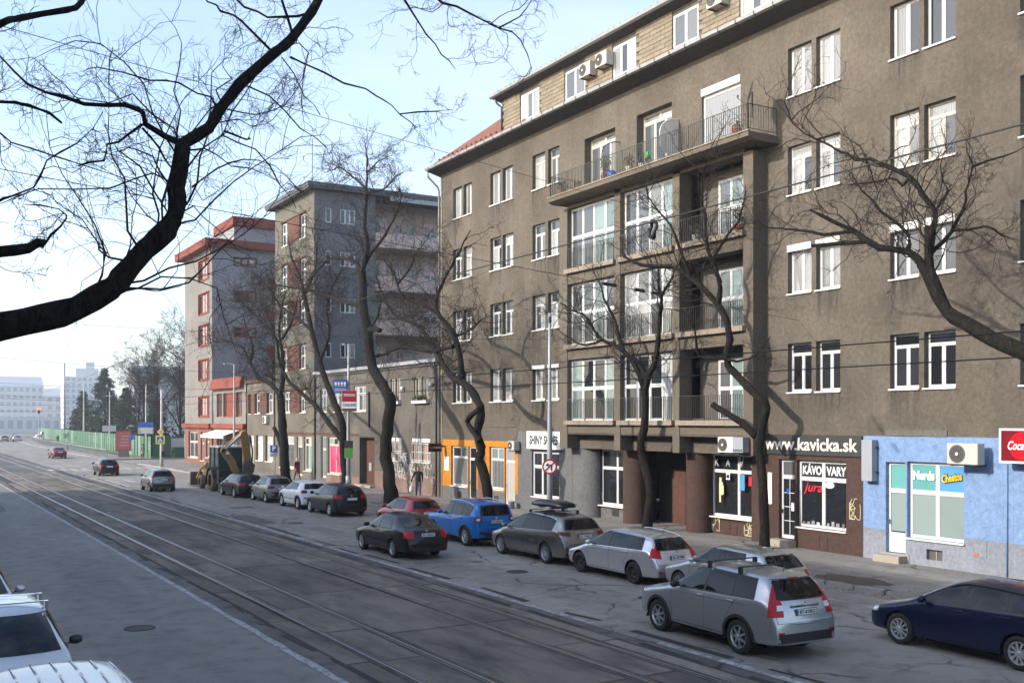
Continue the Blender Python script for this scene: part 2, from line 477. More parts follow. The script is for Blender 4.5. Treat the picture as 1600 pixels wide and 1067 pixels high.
plain('tyre', (0.018, 0.018, 0.019), 0.85, bump=0.15, scale=40)
plain('rim_alloy', (0.56, 0.57, 0.58), 0.28, 0.85)
plain('rim_dark', (0.06, 0.06, 0.065), 0.4, 0.6)
plain('rim_steel', (0.025, 0.025, 0.027), 0.5, 0.3)
plain('hub_cap', (0.50, 0.51, 0.52), 0.35, 0.6)
plain('trim_black', (0.016, 0.016, 0.017), 0.45)
plain('cladding', (0.022, 0.022, 0.023), 0.7, bump=0.1, scale=150)
plain('under_black', (0.008, 0.008, 0.008), 0.9)
plain('chrome', (0.75, 0.75, 0.76), 0.12, 1.0)
plain('plate_white', (0.72, 0.72, 0.70), 0.5)
plain('plate_blue', (0.02, 0.07, 0.35), 0.5)
plain('ink', (0.012, 0.012, 0.014), 0.6)
plain('seat_cloth', (0.03, 0.03, 0.033), 0.9)
plain('head_lamp', (0.55, 0.57, 0.6), 0.06, 0.5, coat=1)
plain('reverse_lamp', (0.72, 0.70, 0.70), 0.1, coat=1)
def lamp_red(name, c):
    m, n, l, b = nt(name)
    b.inputs['Base Color'].default_value = (*c, 1); b.inputs['Roughness'].default_value = 0.18
    b.inputs['Coat Weight'].default_value = 0.35; b.inputs['Coat Roughness'].default_value = 0.03; b.inputs['Specular IOR Level'].default_value = 0.2
    w = n.new('ShaderNodeTexWave'); w.bands_direction = 'Z'; w.inputs['Scale'].default_value = 18
    t = n.new('ShaderNodeTexCoord'); l.new(t.outputs['Object'], w.inputs['Vector'])
    bumpn(n, l, b, w.outputs['Fac'], 0.25, 0.01)
lamp_red('tail_red', (0.42, 0.010, 0.018))
lamp_red('tail_dark', (0.14, 0.012, 0.020))
def paint(name, col, metal=0.0, rough=0.35, coat=0.8):
    m, n, l, b = nt(name)
    v = n.new('ShaderNodeTexCoord').outputs['Object']
    # road film
    d = ramp(n, l, noise(n, l, v, 2.2, 6, 0.65), 0.45, (0.0, 0.0, 0.0), 0.9, (0.10, 0.10, 0.10))
    l.new(mixc(n, l, d, col, [0.5 * c + 0.03 for c in col]), b.inputs['Base Color'])
    b.inputs['Metallic'].default_value = metal; b.inputs['Roughness'].default_value = rough
    b.inputs['Coat Weight'].default_value = coat; b.inputs['Coat Roughness'].default_value = 0.03; b.inputs['Specular IOR Level'].default_value = 0.25
    return m
paint('paint_silver', (0.53, 0.54, 0.55), 0.8, 0.32)
paint('paint_silver_blue', (0.45, 0.47, 0.49), 0.8, 0.33)
paint('paint_silver_kia', (0.68, 0.69, 0.70), 0.75, 0.28)
paint('paint_grey', (0.25, 0.245, 0.232), 0.85, 0.26)
paint('paint_greygreen', (0.21, 0.215, 0.19), 0.6, 0.36)
paint('paint_black', (0.004, 0.004, 0.005), 0.0, 0.3, 0.5)
paint('paint_navy', (0.005, 0.009, 0.040), 0.1, 0.3, 0.5)
paint('paint_blue', (0.003, 0.15, 0.50), 0.15, 0.32, 0.6)
paint('paint_red', (0.34, 0.012, 0.016), 0.05, 0.32)
paint('paint_darkred', (0.10, 0.014, 0.018), 0.1, 0.34)
paint('paint_white', (0.74, 0.75, 0.76), 0.0, 0.35)
def car_glass():
    """tinted glass over a dim cabin: soft dark shapes, clear reflections"""
    m, n, l, b = nt('car_glass')
    v = n.new('ShaderNodeTexCoord').outputs['Object']
    f = ramp(n, l, noise(n, l, v, 2.6, 3, 0.5), 0.42, (0.004, 0.005, 0.006), 0.70, (0.030, 0.034, 0.036))
    l.new(f, b.inputs['Base Color']); b.inputs['Roughness'].default_value = 0.02
    b.inputs['IOR'].default_value = 1.42
car_glass()
plain('car_glass_dark', (0.005, 0.006, 0.007), 0.02, ior=1.38)
plain('digger_yellow', (0.27, 0.17, 0.055), 0.6, var=0.35, scale=5)
plain('digger_dark', (0.035, 0.032, 0.028), 0.7, var=0.3)
plain('digger_steel', (0.10, 0.085, 0.07), 0.65, 0.3, var=0.4)
plain('cab_glass', (0.05, 0.09, 0.08), 0.05, ior=1.5)
plain('mud', (0.19, 0.145, 0.105), 0.95, var=0.4, bump=0.6)

plain('pole_grey', (0.34, 0.35, 0.36), 0.55, 0.3, var=0.2, scale=3)
plain('pole_concrete', (0.42, 0.41, 0.385), 0.85, var=0.25, scale=3)
plain('cable', (0.020, 0.020, 0.021), 0.6)
plain('cable_pale', (0.16, 0.16, 0.16), 0.5, 0.4)
plain('sign_white', (0.78, 0.78, 0.77), 0.5)
plain('sign_red', (0.34, 0.012, 0.018), 0.45)
plain('sign_maroon', (0.20, 0.035, 0.035), 0.45)
plain('panel_red', (0.26, 0.06, 0.06), 0.5)
plain('sign_blue', (0.015, 0.085, 0.36), 0.45)
plain('sign_green', (0.10, 0.27, 0.07), 0.5)
plain('sign_grey', (0.30, 0.31, 0.33), 0.5)
plain('sign_yellow', (0.75, 0.62, 0.02), 0.5)
plain('sign_amber', (0.72, 0.38, 0.02), 0.5)
plain('sign_char', (0.030, 0.031, 0.031), 0.55, var=0.25, scale=3)
plain('letter_cream', (0.78, 0.74, 0.62), 0.5)
plain('letter_red', (0.75, 0.02, 0.03), 0.4)
plain('letter_yellow', (0.85, 0.50, 0.02), 0.4)
plain('coke_red', (0.55, 0.004, 0.012), 0.3)
plain('coke_dark', (0.16, 0.004, 0.010), 0.3)
plain('ac_white', (0.46, 0.445, 0.40), 0.55, var=0.12)
plain('ac_grille', (0.09, 0.085, 0.075), 0.6)
plain('ac_cream', (0.72, 0.70, 0.64), 0.55, var=0.1)
plain('hoarding_green', (0.05, 0.140, 0.08), 0.5, var=0.12, scale=2)
plain('hoarding_dark', (0.022, 0.105, 0.055), 0.5, var=0.12, scale=2)
plain('hoarding_pale', (0.15, 0.23, 0.17), 0.5, var=0.12, scale=2)
plain('graffiti_white', (0.60, 0.58, 0.55), 0.7)
plain('graffiti_yellow', (0.55, 0.50, 0.28), 0.7)
plain('skin', (0.42, 0.25, 0.18), 0.6)
plain('hair_dark', (0.03, 0.024, 0.02), 0.8)
plain('hair_grey', (0.30, 0.28, 0.26), 0.8)
plain('cloth_black', (0.012, 0.012, 0.015), 0.85)
plain('cloth_jeans', (0.045, 0.075, 0.13), 0.9, var=0.3)
plain('cloth_maroon', (0.13, 0.018, 0.026), 0.9, var=0.2)
plain('cloth_dark', (0.03, 0.03, 0.032), 0.9)
plain('cloth_beige', (0.27, 0.24, 0.20), 0.9)
plain('bag_white', (0.66, 0.65, 0.63), 0.5)
plain('pot_orange', (0.46, 0.13, 0.05), 0.7)
plain('plastic_blue', (0.03, 0.10, 0.42), 0.5)
plain('plastic_green', (0.06, 0.42, 0.14), 0.5)
plain('far_grey', (0.48, 0.50, 0.52), 0.85, var=0.1)  # far building colours made paler, with distance haze painted in
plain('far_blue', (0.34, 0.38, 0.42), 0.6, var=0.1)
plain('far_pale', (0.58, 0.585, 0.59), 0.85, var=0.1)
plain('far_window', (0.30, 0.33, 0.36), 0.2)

def stain():
    """soot washed down by rain: streaky, fading out downwards along its own run"""
    m, n, l, b = nt('stain')
    b.inputs['Base Color'].default_value = (0.05, 0.045, 0.04, 1); b.inputs['Roughness'].default_value = 0.95
    t = n.new('ShaderNodeTexCoord')
    f = ramp(n, l, noise(n, l, world_vec(n, l, (1, 3.2, .22)), 2.0, 6, .7), 0.42, (0, 0, 0), 0.70, (.80, .80, .80))
    sp = n.new('ShaderNodeSeparateXYZ'); l.new(t.outputs['Generated'], sp.inputs[0])
    fd = ramp(n, l, sp.outputs['Z'], 0.0, (0, 0, 0), 1.0, (1, 1, 1))
    sy = ramp(n, l, sp.outputs['Y'], 0.0, (0, 0, 0), 0.12, (1, 1, 1)); sy2 = ramp(n, l, sp.outputs['Y'], 0.88, (1, 1, 1), 1.0, (0, 0, 0))
    c = mixc(n, l, 1.0, mixc(n, l, 1.0, f, fd, 'MULTIPLY'), mixc(n, l, 1.0, sy, sy2, 'MULTIPLY'), 'MULTIPLY')
    tr = n.new('ShaderNodeBsdfTransparent'); mx = n.new('ShaderNodeMixShader')
    out = [q for q in n if q.type == 'OUTPUT_MATERIAL'][0]
    l.new(c, mx.inputs[0]); l.new(tr.outputs[0], mx.inputs[1]); l.new(b.outputs[0], mx.inputs[2]); l.new(mx.outputs[0], out.inputs['Surface'])
stain()
# ------------------------------------------------------------------ ground, road, tram bed, pavements
random.seed(7)
TILT = -0.0075                     # the carriageway runs slightly skew to the house fronts
def tx(x, y): return x + TILT * (y - 18)
def strip(name, x0, x1, z, y0, y1, mat, step=20, kind='structure', parent=None, jag=0.0):
    m = MB()
    y = y0
    rng = random.Random(hash(name) % 1000 if False else len(name) * 7)
    j0 = j1 = 0.0
    while y < y1 - 1e-6:
        yn = min(y + step, y1)
        k0, k1 = (rng.uniform(-jag, jag), rng.uniform(-jag, jag)) if jag else (0, 0)
        m.face([(tx(x0, y) + j0, y, z), (tx(x1, y) + j1, y, z), (tx(x1, yn) + k1, yn, z), (tx(x0, yn) + k0, yn, z)])
        j0, j1 = k0, k1
        y = yn
    o = m.build(name, mat, parent)
    if parent is None: tag(o, kind=kind)
    return o
g = MB(); g.face([(-1800, -400, -0.05), (1800, -400, -0.05), (1800, 2600, -0.05), (-1800, 2600, -0.05)])
tag(g.build('ground', 'ground_far'), kind='structure')
road = strip('road', 13.55, 22.52, 0.0, -40, 420, 'asphalt_road')
near = strip('near_lane', -0.2, 6.72, 0.0, -40, 420, 'asphalt_near')
bed = strip('tram_bed', 6.72, 13.55, 0.0, -40, 420, 'tram_asphalt')
# side street joining from the right beyond the orange house
m = MB(); m.face([(21.7, 116.5, -0.004), (120, 119, -0.004), (120, 127.5, -0.004), (21.7, 127.5, -0.004)])
tag(m.build('side_street', 'asphalt_road'), kind='structure')

# worn pale edge line between the near lane and the tram bed: ragged concrete lip
edge = MB(); rng = random.Random(3)
y = 6.0; a = tx(6.66, y); b = tx(6.82, y)
while y < 150:
    yn = y + rng.uniform(0.18, 0.5) * (1 + y / 40)
    a2, b2 = tx(6.66, yn) + rng.uniform(-.02, .02), tx(6.82, yn) + rng.uniform(-.025, .025)
    edge.face([(a, y, 0.006), (b, y, 0.006), (b2, yn, 0.006), (a2, yn, 0.006)])
    y, a, b = yn, a2, b2
edge.build('edge_line', 'edge_marking', near)
# broken pale line between tram bed and right carriageway
edge = MB(); y = 8.0
while y < 130:
    L = rng.uniform(0.5, 2.6)
    if rng.random() < 0.86:
        ya, n_ = y, 5
        for k in range(n_):
            y0_, y1_ = y + L * k / n_, y + L * (k + 1) / n_
            w0 = rng.uniform(0.05, 0.16)
            edge.face([(tx(13.62, y0_) - w0 / 2, y0_, 0.006), (tx(13.62, y0_) + w0, y0_, 0.006), (tx(13.62, y1_) + w0, y1_, 0.006), (tx(13.62, y1_) - w0 / 2, y1_, 0.006)])
    y += L + rng.uniform(0.02, 0.5)
edge.build('worn_line', 'edge_marking', road)
# dark tar seams and patches along the tram bed edge
seam = MB(); y = 8.0
for xs in (13.95, 13.2, 7.25):
    y = 8.0
    while y < 110:
        L = rng.uniform(1.0, 5.0)
        w0, w1, o0, o1 = rng.uniform(.03, .12), rng.uniform(.03, .12), rng.uniform(-.14, .14), rng.uniform(-.14, .14)
        seam.face([(tx(xs, y) + o0 - w0, y, 0.005), (tx(xs, y) + o0 + w0, y, 0.005), (tx(xs, y + L) + o1 + w1, y + L, 0.005), (tx(xs, y + L) + o1 - w1, y + L, 0.005)])
        y += L + rng.uniform(.1, 2.0)
seam.build('tar_seams', 'joint_dark', bed)

# concrete infill slabs between the rails
RX = (12.50, 11.38, 9.00, 7.90)    # rail lines
def slab_mesh(w, L):
    m = MB().box(-w / 2, w / 2, 0, L, -0.03, 0.014)
    return bevel_mesh(m.mesh('slab', 'tram_slab'), 0.008, 1)
def slab_row(xa, xb, L, y0, y1, gap=0.055):
    w = xb - xa; me = [slab_mesh(w - gap, L - gap), slab_mesh(w - gap * 2, L - gap * 1.5)]
    y = y0; i = 0
    while y < y1:
        o = link('slab', me[i % 2], bed, (tx((xa + xb) / 2, y + L / 2), y, random.uniform(-0.002, 0.002)), -TILT + random.uniform(-.002, .002))
        y += L; i += 1
strip('joint_bed', RX[3] - .64, RX[0] + .64, 0.004, 8.5, 101, 'joint_dark', parent=bed)
slab_row(RX[1] + .10, RX[0] - .06, 2.9, 9, 100)
slab_row(RX[3] + .10, RX[2] - .06, 3.1, 9, 100)
slab_row(RX[2] + .09, RX[1] - .07, 5.8, 9, 100)
slab_row(RX[0] + .10, RX[0] + .62, 4.3, 9, 80)
slab_row(RX[3] - .62, RX[3] - .07, 4.7, 9, 80)

tb = MB(); rng = random.Random(12)
for xr in RX:
    for sd in (-1, 1):
        y = 7.0; w0 = .12
        while y < 90:
            L = rng.uniform(.4, 1.6); w1 = max(.03, min(.18, w0 + rng.uniform(-.06, .06)))
            a0, a1 = xr + sd * .03, xr + sd * .03
            tb.face([(tx(a0, y), y, .0185), (tx(a0 + sd * w0, y), y, .0185), (tx(a1 + sd * w1, y + L), y + L, .0185), (tx(a1, y + L), y + L, .0185)])
            y += L; w0 = w1
tb.build('tar_band', 'tar', bed, fix=False)
RL = ('tram rail closest to the parked cars, outer rail of its track', 'second tram rail from the parked cars',
      'third tram rail from the parked cars', 'tram rail closest to the white van, outer rail of its track')
for i, xr in enumerate(RX):
    t = empty('tram_rail', (tx(xr, 0), 0, 0), RL[i], 'rail', 'tram rails set in the street', static=True)
    for nm, xo, w, z1, mat in (('rail_head', 0.0, 0.062, 0.024, 'rail_steel'), ('groove', 0.052, 0.042, 0.018, 'rail_groove'), ('guard_lip', 0.085, 0.024, 0.022, 'rail_steel')):
        mm = MB()
        s = -1 if i in (0, 2) else 1           # groove on the inner side of each track
        for y0, y1 in ((-20, 60), (60, 420)):
            xa, xb = tx(xr + s * xo, y0), tx(xr + s * xo, y1)
            mm.v += [(xa - w / 2, y0, -0.02), (xa + w / 2, y0, -0.02), (xa + w / 2, y0, z1), (xa - w / 2, y0, z1),
                     (xb - w / 2, y1, -0.02), (xb + w / 2, y1, -0.02), (xb + w / 2, y1, z1), (xb - w / 2, y1, z1)]
            b0 = len(mm.v) - 8
            for q in ((3, 2, 6, 7), (0, 3, 7, 4), (1, 5, 6, 2)):
                mm.f.append(tuple(b0 + k for k in q)); mm.m.append(0)
        mm.build(nm, mat, t)

# pavement on the house side with granite kerb stones
pv = MB()
y = -40
while y < 116:
    yn = min(116, y + 13)
    pv.face([(tx(22.66, y), y, 0.13), (31, y, 0.13), (31, yn, 0.13), (tx(22.66, yn), yn, 0.13)])
    y = yn
pv.face([(tx(22.66, 116), 116, 0.13), (31, 116, 0.13), (31, 116, -0.05), (tx(22.66, 116), 116, -0.05)])
pav = tag(pv.build('pavement', 'asphalt_walk'), kind='structure')
ks = [bevel_mesh(MB().box(-0.16, 0.0, 0, L, -0.05, h).mesh('kerb_stone', 'kerb_granite'), 0.018, 2) for L, h in ((0.97, 0.135), (0.77, 0.14), (1.17, 0.13))]
y = 8.0
while y < 114:
    k = random.randrange(3); L = (1.0, 0.8, 1.2)[k]
    big = y < 60
    o = link('kerb_stone', ks[k], pav, (tx(22.66, y) + random.uniform(-.025, .015) - 0.0, y, random.uniform(-.03, .008)), -TILT + random.uniform(-.03, .03))
    y += L + 0.012 + (random.random() < .1) * 0.05
kb = MB().box(-0.12, 0, -40, 8, -0.05, 0.125); kb.build('kerb_stone', 'kerb_granite', pav, loc=(22.85, 0, 0))
# uneven cobbles along the kerb
cb = MB(); rng = random.Random(5)
y = 13.0
while y < 62:
    w = rng.uniform(.09, .16)
    if rng.random() < .9:
        x = 21.95
        while x < 22.42:
            l_ = rng.uniform(.09, .15)
            if rng.random() < .85:
                h = rng.uniform(.004, .03); xa = tx(x, y)
                cb.v += [(xa, y, -.02), (xa + l_ - .012, y, -.02), (xa + l_ - .012, y + w - .012, -.02), (xa, y + w - .012, -.02),
                         (xa + .02, y + .02, h), (xa + l_ - .03, y + .02, h), (xa + l_ - .03, y + w - .03, h), (xa + .02, y + w - .03, h)]
                b0 = len(cb.v) - 8
                for q in ((4, 5, 6, 7), (0, 1, 5, 4), (1, 2, 6, 5), (2, 3, 7, 6), (3, 0, 4, 7)):
                    cb.f.append(tuple(b0 + k for k in q)); cb.m.append(0)
            x += l_
    y += w
tag(cb.build('cobbles', 'cobble', road), kind='stuff')
# parking bay lines beside the cycle strip, bay separators, arrows and zebra crossing far off
def mark(pts, z=0.006, mat='white_marking', name='road_marking'):
    mm = MB(); mm.face([(x, y, z) for x, y in pts]); return mm.build(name, mat, road)
for y0, y1 in ((11, 17.5), (18.4, 24), (25, 33), (34, 47), (48, 66)):
    mark([(tx(20.75, y0), y0), (tx(20.87, y0), y0), (tx(20.87, y1), y1), (tx(20.75, y1), y1)])
for y0, y1 in ((14, 16.5), (19.2, 22.2), (30, 31), (44, 45)):
    mark([(tx(20.0, y0), y0), (tx(20.1, y0), y0), (tx(20.1, y1), y1), (tx(20.0, y1), y1)])
mark([(17.55, 17.9), (19.9, 18.15), (19.9, 18.27), (17.55, 18.0)])
mark([(15.9, 16.6), (17.4, 18.35), (17.4, 18.45), (15.8, 16.65)], mat='edge_marking')
for k in range(14):
    x = 11.9 + k * 0.98
    if k in (4,): continue
    mark([(x, 103.4), (x + .5, 103.3), (x + .5, 106.6), (x, 106.7)], name='zebra_stripe')
mark([(15.0, 81.2), (15.9, 80.9), (15.9, 82.0), (15.4, 81.7), (15.2, 85.5), (15.05, 85.5)], name='road_arrow')
mark([(13.7, 76), (14.0, 76), (14.0, 86), (13.8, 86)], mat='edge_marking')
# yellow rubber lane separator
sp = MB(); prof = [(0, 0), (0.10, 0.07), (0.42, 0.085), (0.70, 0.055), (0.98, 0.085), (1.30, 0.07), (1.40, 0)]
sp.prism(prof, -0.1, 0.1, 'YZ')
so = bevel_mesh(sp.mesh('lane_separator', 'yellow_rubber'), 0.012, 2)
tag(link('lane_separator', so, None, (19.86, 19.45, 0.0), 0.02), 'yellow rubber lane separator on the road ahead of the navy car', 'separator')
# resurfaced patches, covers
rng = random.Random(17)
for k in range(16):
    yc = rng.uniform(10, 75); xc = rng.choice((rng.uniform(14.2, 17.2), rng.uniform(3.2, 6.0))); hw_, hl_ = rng.uniform(.25, .7), rng.uniform(.5, 2.4); pts_ = []
    for cx_, cy_ in ((-1, -1), (0, -1.04), (1, -1), (1.03, 0), (1, 1), (.1, 1.03), (-1, 1), (-1.04, .1)): pts_.append((xc + cx_ * hw_ + rng.uniform(-.06, .06), yc + cy_ * hl_ + rng.uniform(-.08, .08)))
    mm = MB(); mm.face([(x, y, .0045 + k * .0002) for x, y in pts_]); mm.build('repair_patch', rng.choice(('tram_asphalt', 'asphalt_near', 'asphalt_walk')), road if xc > 13 else near)
for x_, y_ in ((16.3, 27.0), (15.4, 45), (4.6, 24), (10.2, 26.0), (16.9, 21.2)):
    mm = MB().lathe([(.34, -.01), (.34, .010), (.30, .011), (.295, .006), (.02, .0065)], (x_, y_, 0.003), n=24); mm.build('manhole_cover', 'rail_groove', road)
# earth patch of a missing tree
ep = MB(); n = 22
ring = []
for k in range(n):
    a = 2 * math.pi * k / n; r_ = 1 + random.uniform(-.16, .16)
    ring.append((23.25 + math.cos(a) * .62 * r_, 20.0 + math.sin(a) * 1.25 * r_, 0.138))
ep.face(ring); ep.build('soil_patch', 'soil', pav)
for (x, y, r0) in ((23.3, 51.2, .75), (23.3, 41.6, .6), (26.2, 26.9, .5), (26.2, 33.4, .5), (23.3, 58.6, .6), (23.3, 68.5, .6)):
    ep = MB(); ring = []
    for k in range(n):
        a = 2 * math.pi * k / n; r_ = r0 * (1 + random.uniform(-.16, .16)); ring.append((x + math.cos(a) * r_, y + math.sin(a) * r_, 0.138))
    ep.face(ring); ep.build('soil_patch', 'soil', pav)
# asphalt repair strips on the pavement
for (xa, xb, y0, y1) in ((25.2, 26.0, 9, 22.5), (24.3, 25.2, 28, 44), (25.5, 26.6, 46, 58)):
    mm = MB(); mm.face([(xa, y0, .137), (xb, y0 + .4, .137), (xb + .1, y1, .137), (xa - .05, y1 - .3, .137)])
    mm.build('repair_patch', 'asphalt_road', pav)
# dry leaves and scraps gathered along the kerb and walls
lf = MB(); rng = random.Random(44)
for k in range(900):
    yy = rng.uniform(9, 70); xx = rng.choice((22.3 + rng.gauss(0, .12), 22.95 + abs(rng.gauss(0, .2)), 27.15 - abs(rng.gauss(0, .15)), rng.uniform(22.8, 27.1))); zz = .006 if xx < 22.6 else .142
    if xx < 22.6: xx = tx(xx, yy)
    elif xx < 24: xx = tx(xx, yy)
    a = rng.uniform(0, 6.28); s_ = rng.uniform(.02, .05)
    p = Vector((xx, yy, zz)); u_ = Vector((math.cos(a), math.sin(a), rng.uniform(0, .25))) * s_; v_ = Vector((-math.sin(a), math.cos(a), rng.uniform(0, .25))) * s_ * .6
    lf.face([p - u_, p + v_, p + u_ + Vector((0, 0, .008)), p - v_])
tag(lf.build('leaf_litter', 'leaf_dry', pav, fix=False), kind='stuff')
# pavement on the near side
pv = MB().box(-30, -0.25, -40, 200, -0.04, 0.13)
tag(pv.build('near_pavement', 'asphalt_walk'), kind='structure')
# far pavement corner and verge past the side street
pv = MB()
pv.face([(20.9, 128, 0.12), (60, 128, 0.12), (60, 136, 0.12), (24.6, 136, 0.12), (26.6, 250, 0.12), (22.2, 250, 0.12), (20.4, 160, 0.12)])
pv.v += [(20.9, 128, -.05), (60, 128, -.05)]; b0 = len(pv.v) - 2
pv.f.append((0, 1, b0 + 1, b0)); pv.m.append(0)
pv.v += [(20.4, 160, -.05), (22.2, 250, -.05)]; b1 = len(pv.v) - 2
pv.f.append((0, b0, b1, 6)); pv.m.append(0); pv.f.append((6, b1, b1 + 1, 5)); pv.m.append(0)
tag(pv.build('far_pavement', 'asphalt_walk'), kind='structure')
gv = MB(); gv.face([(25.0, 134, .13), (27.9, 131, .13), (29.8, 250, .13), (26.7, 250, .13)])
tag(gv.build('grass_verge', 'grass_verge'), kind='structure')
gv = MB(); gv.face([(28.6, 134, .10), (130, 134, .10), (130, 330, .10), (30.5, 330, .10)])
tag(gv.build('park_ground', 'grass_verge'), kind='structure')
# ------------------------------------------------------------------ building kit
def cuts(vals): return sorted(set(round(v, 4) for v in vals))
def wall_front(m, X, y0, y1, z0, z1, holes, depth=0.18, mat=0, jmat=None, zones=None):
    """wall in the plane x=X facing -X with rectangular openings (ya,yb,za,zb[,depth]); zones colour rectangles differently"""
    zones = zones or []
    ys = cuts([y0, y1] + [min(max(h[i], y0), y1) for h in holes + zones for i in (0, 1)])
    zs = cuts([z0, z1] + [min(max(h[i], z0), z1) for h in holes + zones for i in (2, 3)])
    for a, b in zip(ys, ys[1:]):
        for c, d in zip(zs, zs[1:]):
            u, w = (a + b) / 2, (c + d) / 2
            if any(h[0] < u < h[1] and h[2] < w < h[3] for h in holes): continue
            mm = mat
            for zn in zones:
                if zn[0] < u < zn[1] and zn[2] < w < zn[3]: mm = zn[4]
            m.face([(X, b, c), (X, a, c), (X, a, d), (X, b, d)], mm)
    for h in holes:
        a, b, c, d = h[:4]; dp = h[4] if len(h) > 4 else depth
        jm = mat if jmat is None else jmat
        for zn in zones:
            if zn[0] <= (a + b) / 2 <= zn[1] and zn[2] <= (c + d) / 2 <= zn[3]: jm = zn[4]
        m.face([(X, a, c), (X, a, d), (X + dp, a, d), (X + dp, a, c)], jm)
        m.face([(X, b, d), (X, b, c), (X + dp, b, c), (X + dp, b, d)], jm)
        m.face([(X, a, c), (X + dp, a, c), (X + dp, b, c), (X, b, c)], jm)
        m.face([(X, a, d), (X, b, d), (X + dp, b, d), (X + dp, a, d)], jm)
def wall_side(m, Y, x0, x1, z0, z1, holes, depth=0.15, mat=0):
    """wall in the plane y=Y facing -Y"""
    xs = cuts([x0, x1] + [h[i] for h in holes for i in (0, 1)]); zs = cuts([z0, z1] + [h[i] for h in holes for i in (2, 3)])
    for a, b in zip(xs, xs[1:]):
        for c, d in zip(zs, zs[1:]):
            if any(h[0] < (a + b) / 2 < h[1] and h[2] < (c + d) / 2 < h[3] for h in holes): continue
            m.face([(a, Y, c), (b, Y, c), (b, Y, d), (a, Y, d)], mat)
    for a, b, c, d in holes:
        m.face([(a, Y, c), (a, Y, d), (a, Y + depth, d), (a, Y + depth, c)], mat)
        m.face([(b, Y, d), (b, Y, c), (b, Y + depth, c), (b, Y + depth, d)], mat)
        m.face([(a, Y, c), (a, Y + depth, c), (b, Y + depth, c), (b, Y, c)], mat)
        m.face([(a, Y, d), (b, Y, d), (b, Y + depth, d), (a, Y + depth, d)], mat)

_WC = {}
def win_meshes(w, h, nu, splits, fw, bar, frame_mat):
    """local: x inwards, y across 0..w, z up 0..h. splits: heights (fractions) of horizontal bars; nu: number of lights per row (list)"""
    key = (round(w, 2), round(h, 2), str(nu), str(splits), fw, bar, frame_mat)
    if key in _WC: return _WC[key]
    fr = MB(); d0, d1 = 0.0, 0.07
    fr.box(d0, d1, 0, fw, 0, h); fr.box(d0, d1, w - fw, w, 0, h)
    fr.box(d0, d1, fw, w - fw, 0, fw); fr.box(d0, d1, fw, w - fw, h - fw, h)
    lv = [0] + [s * h for s in splits] + [h]
    panes = []
    for r in range(len(lv) - 1):
        za = fw if r == 0 else lv[r] + bar / 2
        zb = h - fw if r == len(lv) - 2 else lv[r + 1] - bar / 2
        if r > 0: fr.box(d0 - .004, d1 - .004, fw, w - fw, lv[r] - bar / 2, lv[r] + bar / 2)
        n = nu[r] if isinstance(nu, (list, tuple)) else nu
        edges = [fw + (w - 2 * fw) * k / n for k in range(n + 1)]
        for k in range(n):
            ya = edges[k] + (bar / 2 if k else 0); yb = edges[k + 1] - (bar / 2 if k < n - 1 else 0)
            if k: fr.box(d0 - .002, d1 - .002, edges[k] - bar / 2, edges[k] + bar / 2, za, zb)
            s_ = 0.028 if n > 1 or r == 0 else 0.0
            if s_ and (yb - ya) > .2:       # sash rim set back a little
                fr.box(d0 + .012, d1, ya, ya + s_, za, zb); fr.box(d0 + .012, d1, yb - s_, yb, za, zb)
                fr.box(d0 + .012, d1, ya + s_, yb - s_, za, za + s_); fr.box(d0 + .012, d1, ya + s_, yb - s_, zb - s_, zb)
                ya, yb, za_, zb_ = ya + s_, yb - s_, za + s_, zb - s_
            else: za_, zb_ = za, zb
            panes.append((ya, yb, za_, zb_))
    fme = fr.mesh('window', frame_mat)
    pms = []
    for ya, yb, za, zb in panes:
        p = MB().box(0.03, 0.042, ya, yb, za, zb)
        pms.append(p.mesh('pane', 'pane_dark'))
    _WC[key] = (fme, pms)
    return _WC[key]
_PC = {}
def pane_with(me, mat):
    k = (me.name, mat)
    if k not in _PC:
        c = me.copy(); c.materials.clear(); c.materials.append(MAT[mat]); _PC[k] = c
    return _PC[k]
_SC = {}
def window(parent, X, y0, y1, z0, z1, nu=2, splits=(), fw=0.07, bar=0.08, frame='white_frame', panes='pane_dark', inset=0.19,
           sill=True, box=0.0, side=None, name='window', sillmat='sill_white'):
    """a window in an opening. side: None = facade facing -X (X plane), else Y plane value for walls facing -Y (y0,y1 are then x)"""
    w, h = y1 - y0, z1 - z0 - box
    fme, pms = win_meshes(w, h, nu, tuple(splits), fw, bar, frame)
    if side is None: loc, rz = (X + inset, y0, z0), 0
    else: loc, rz = (y1, side + inset, z0), math.pi / 2
    o = link(name, fme, parent, loc, rz)
    if not isinstance(panes, (list, tuple)): panes = [panes]
    for i, pm in enumerate(pms):
        link('pane', pane_with(pm, panes[i % len(panes)]), o)
    if sill:
        k = round(w, 2), round(inset, 2), sillmat
        if k not in _SC:
            _SC[k] = MB().box(-inset - 0.07, 0.0, -0.03, w + 0.03, -0.055, -0.006).mesh('sill', sillmat)
        link('sill', _SC[k], o)
    if box:
        k = ('b', round(w, 2), round(box, 2), round(h, 2), round(inset, 2))
        if k not in _SC:
            _SC[k] = MB().box(-inset - 0.05, 0.05, 0.0, w, h + 0.004, h + box - 0.004).mesh('shutter_box', 'sill_white')
        link('shutter_box', _SC[k], o)
    return o
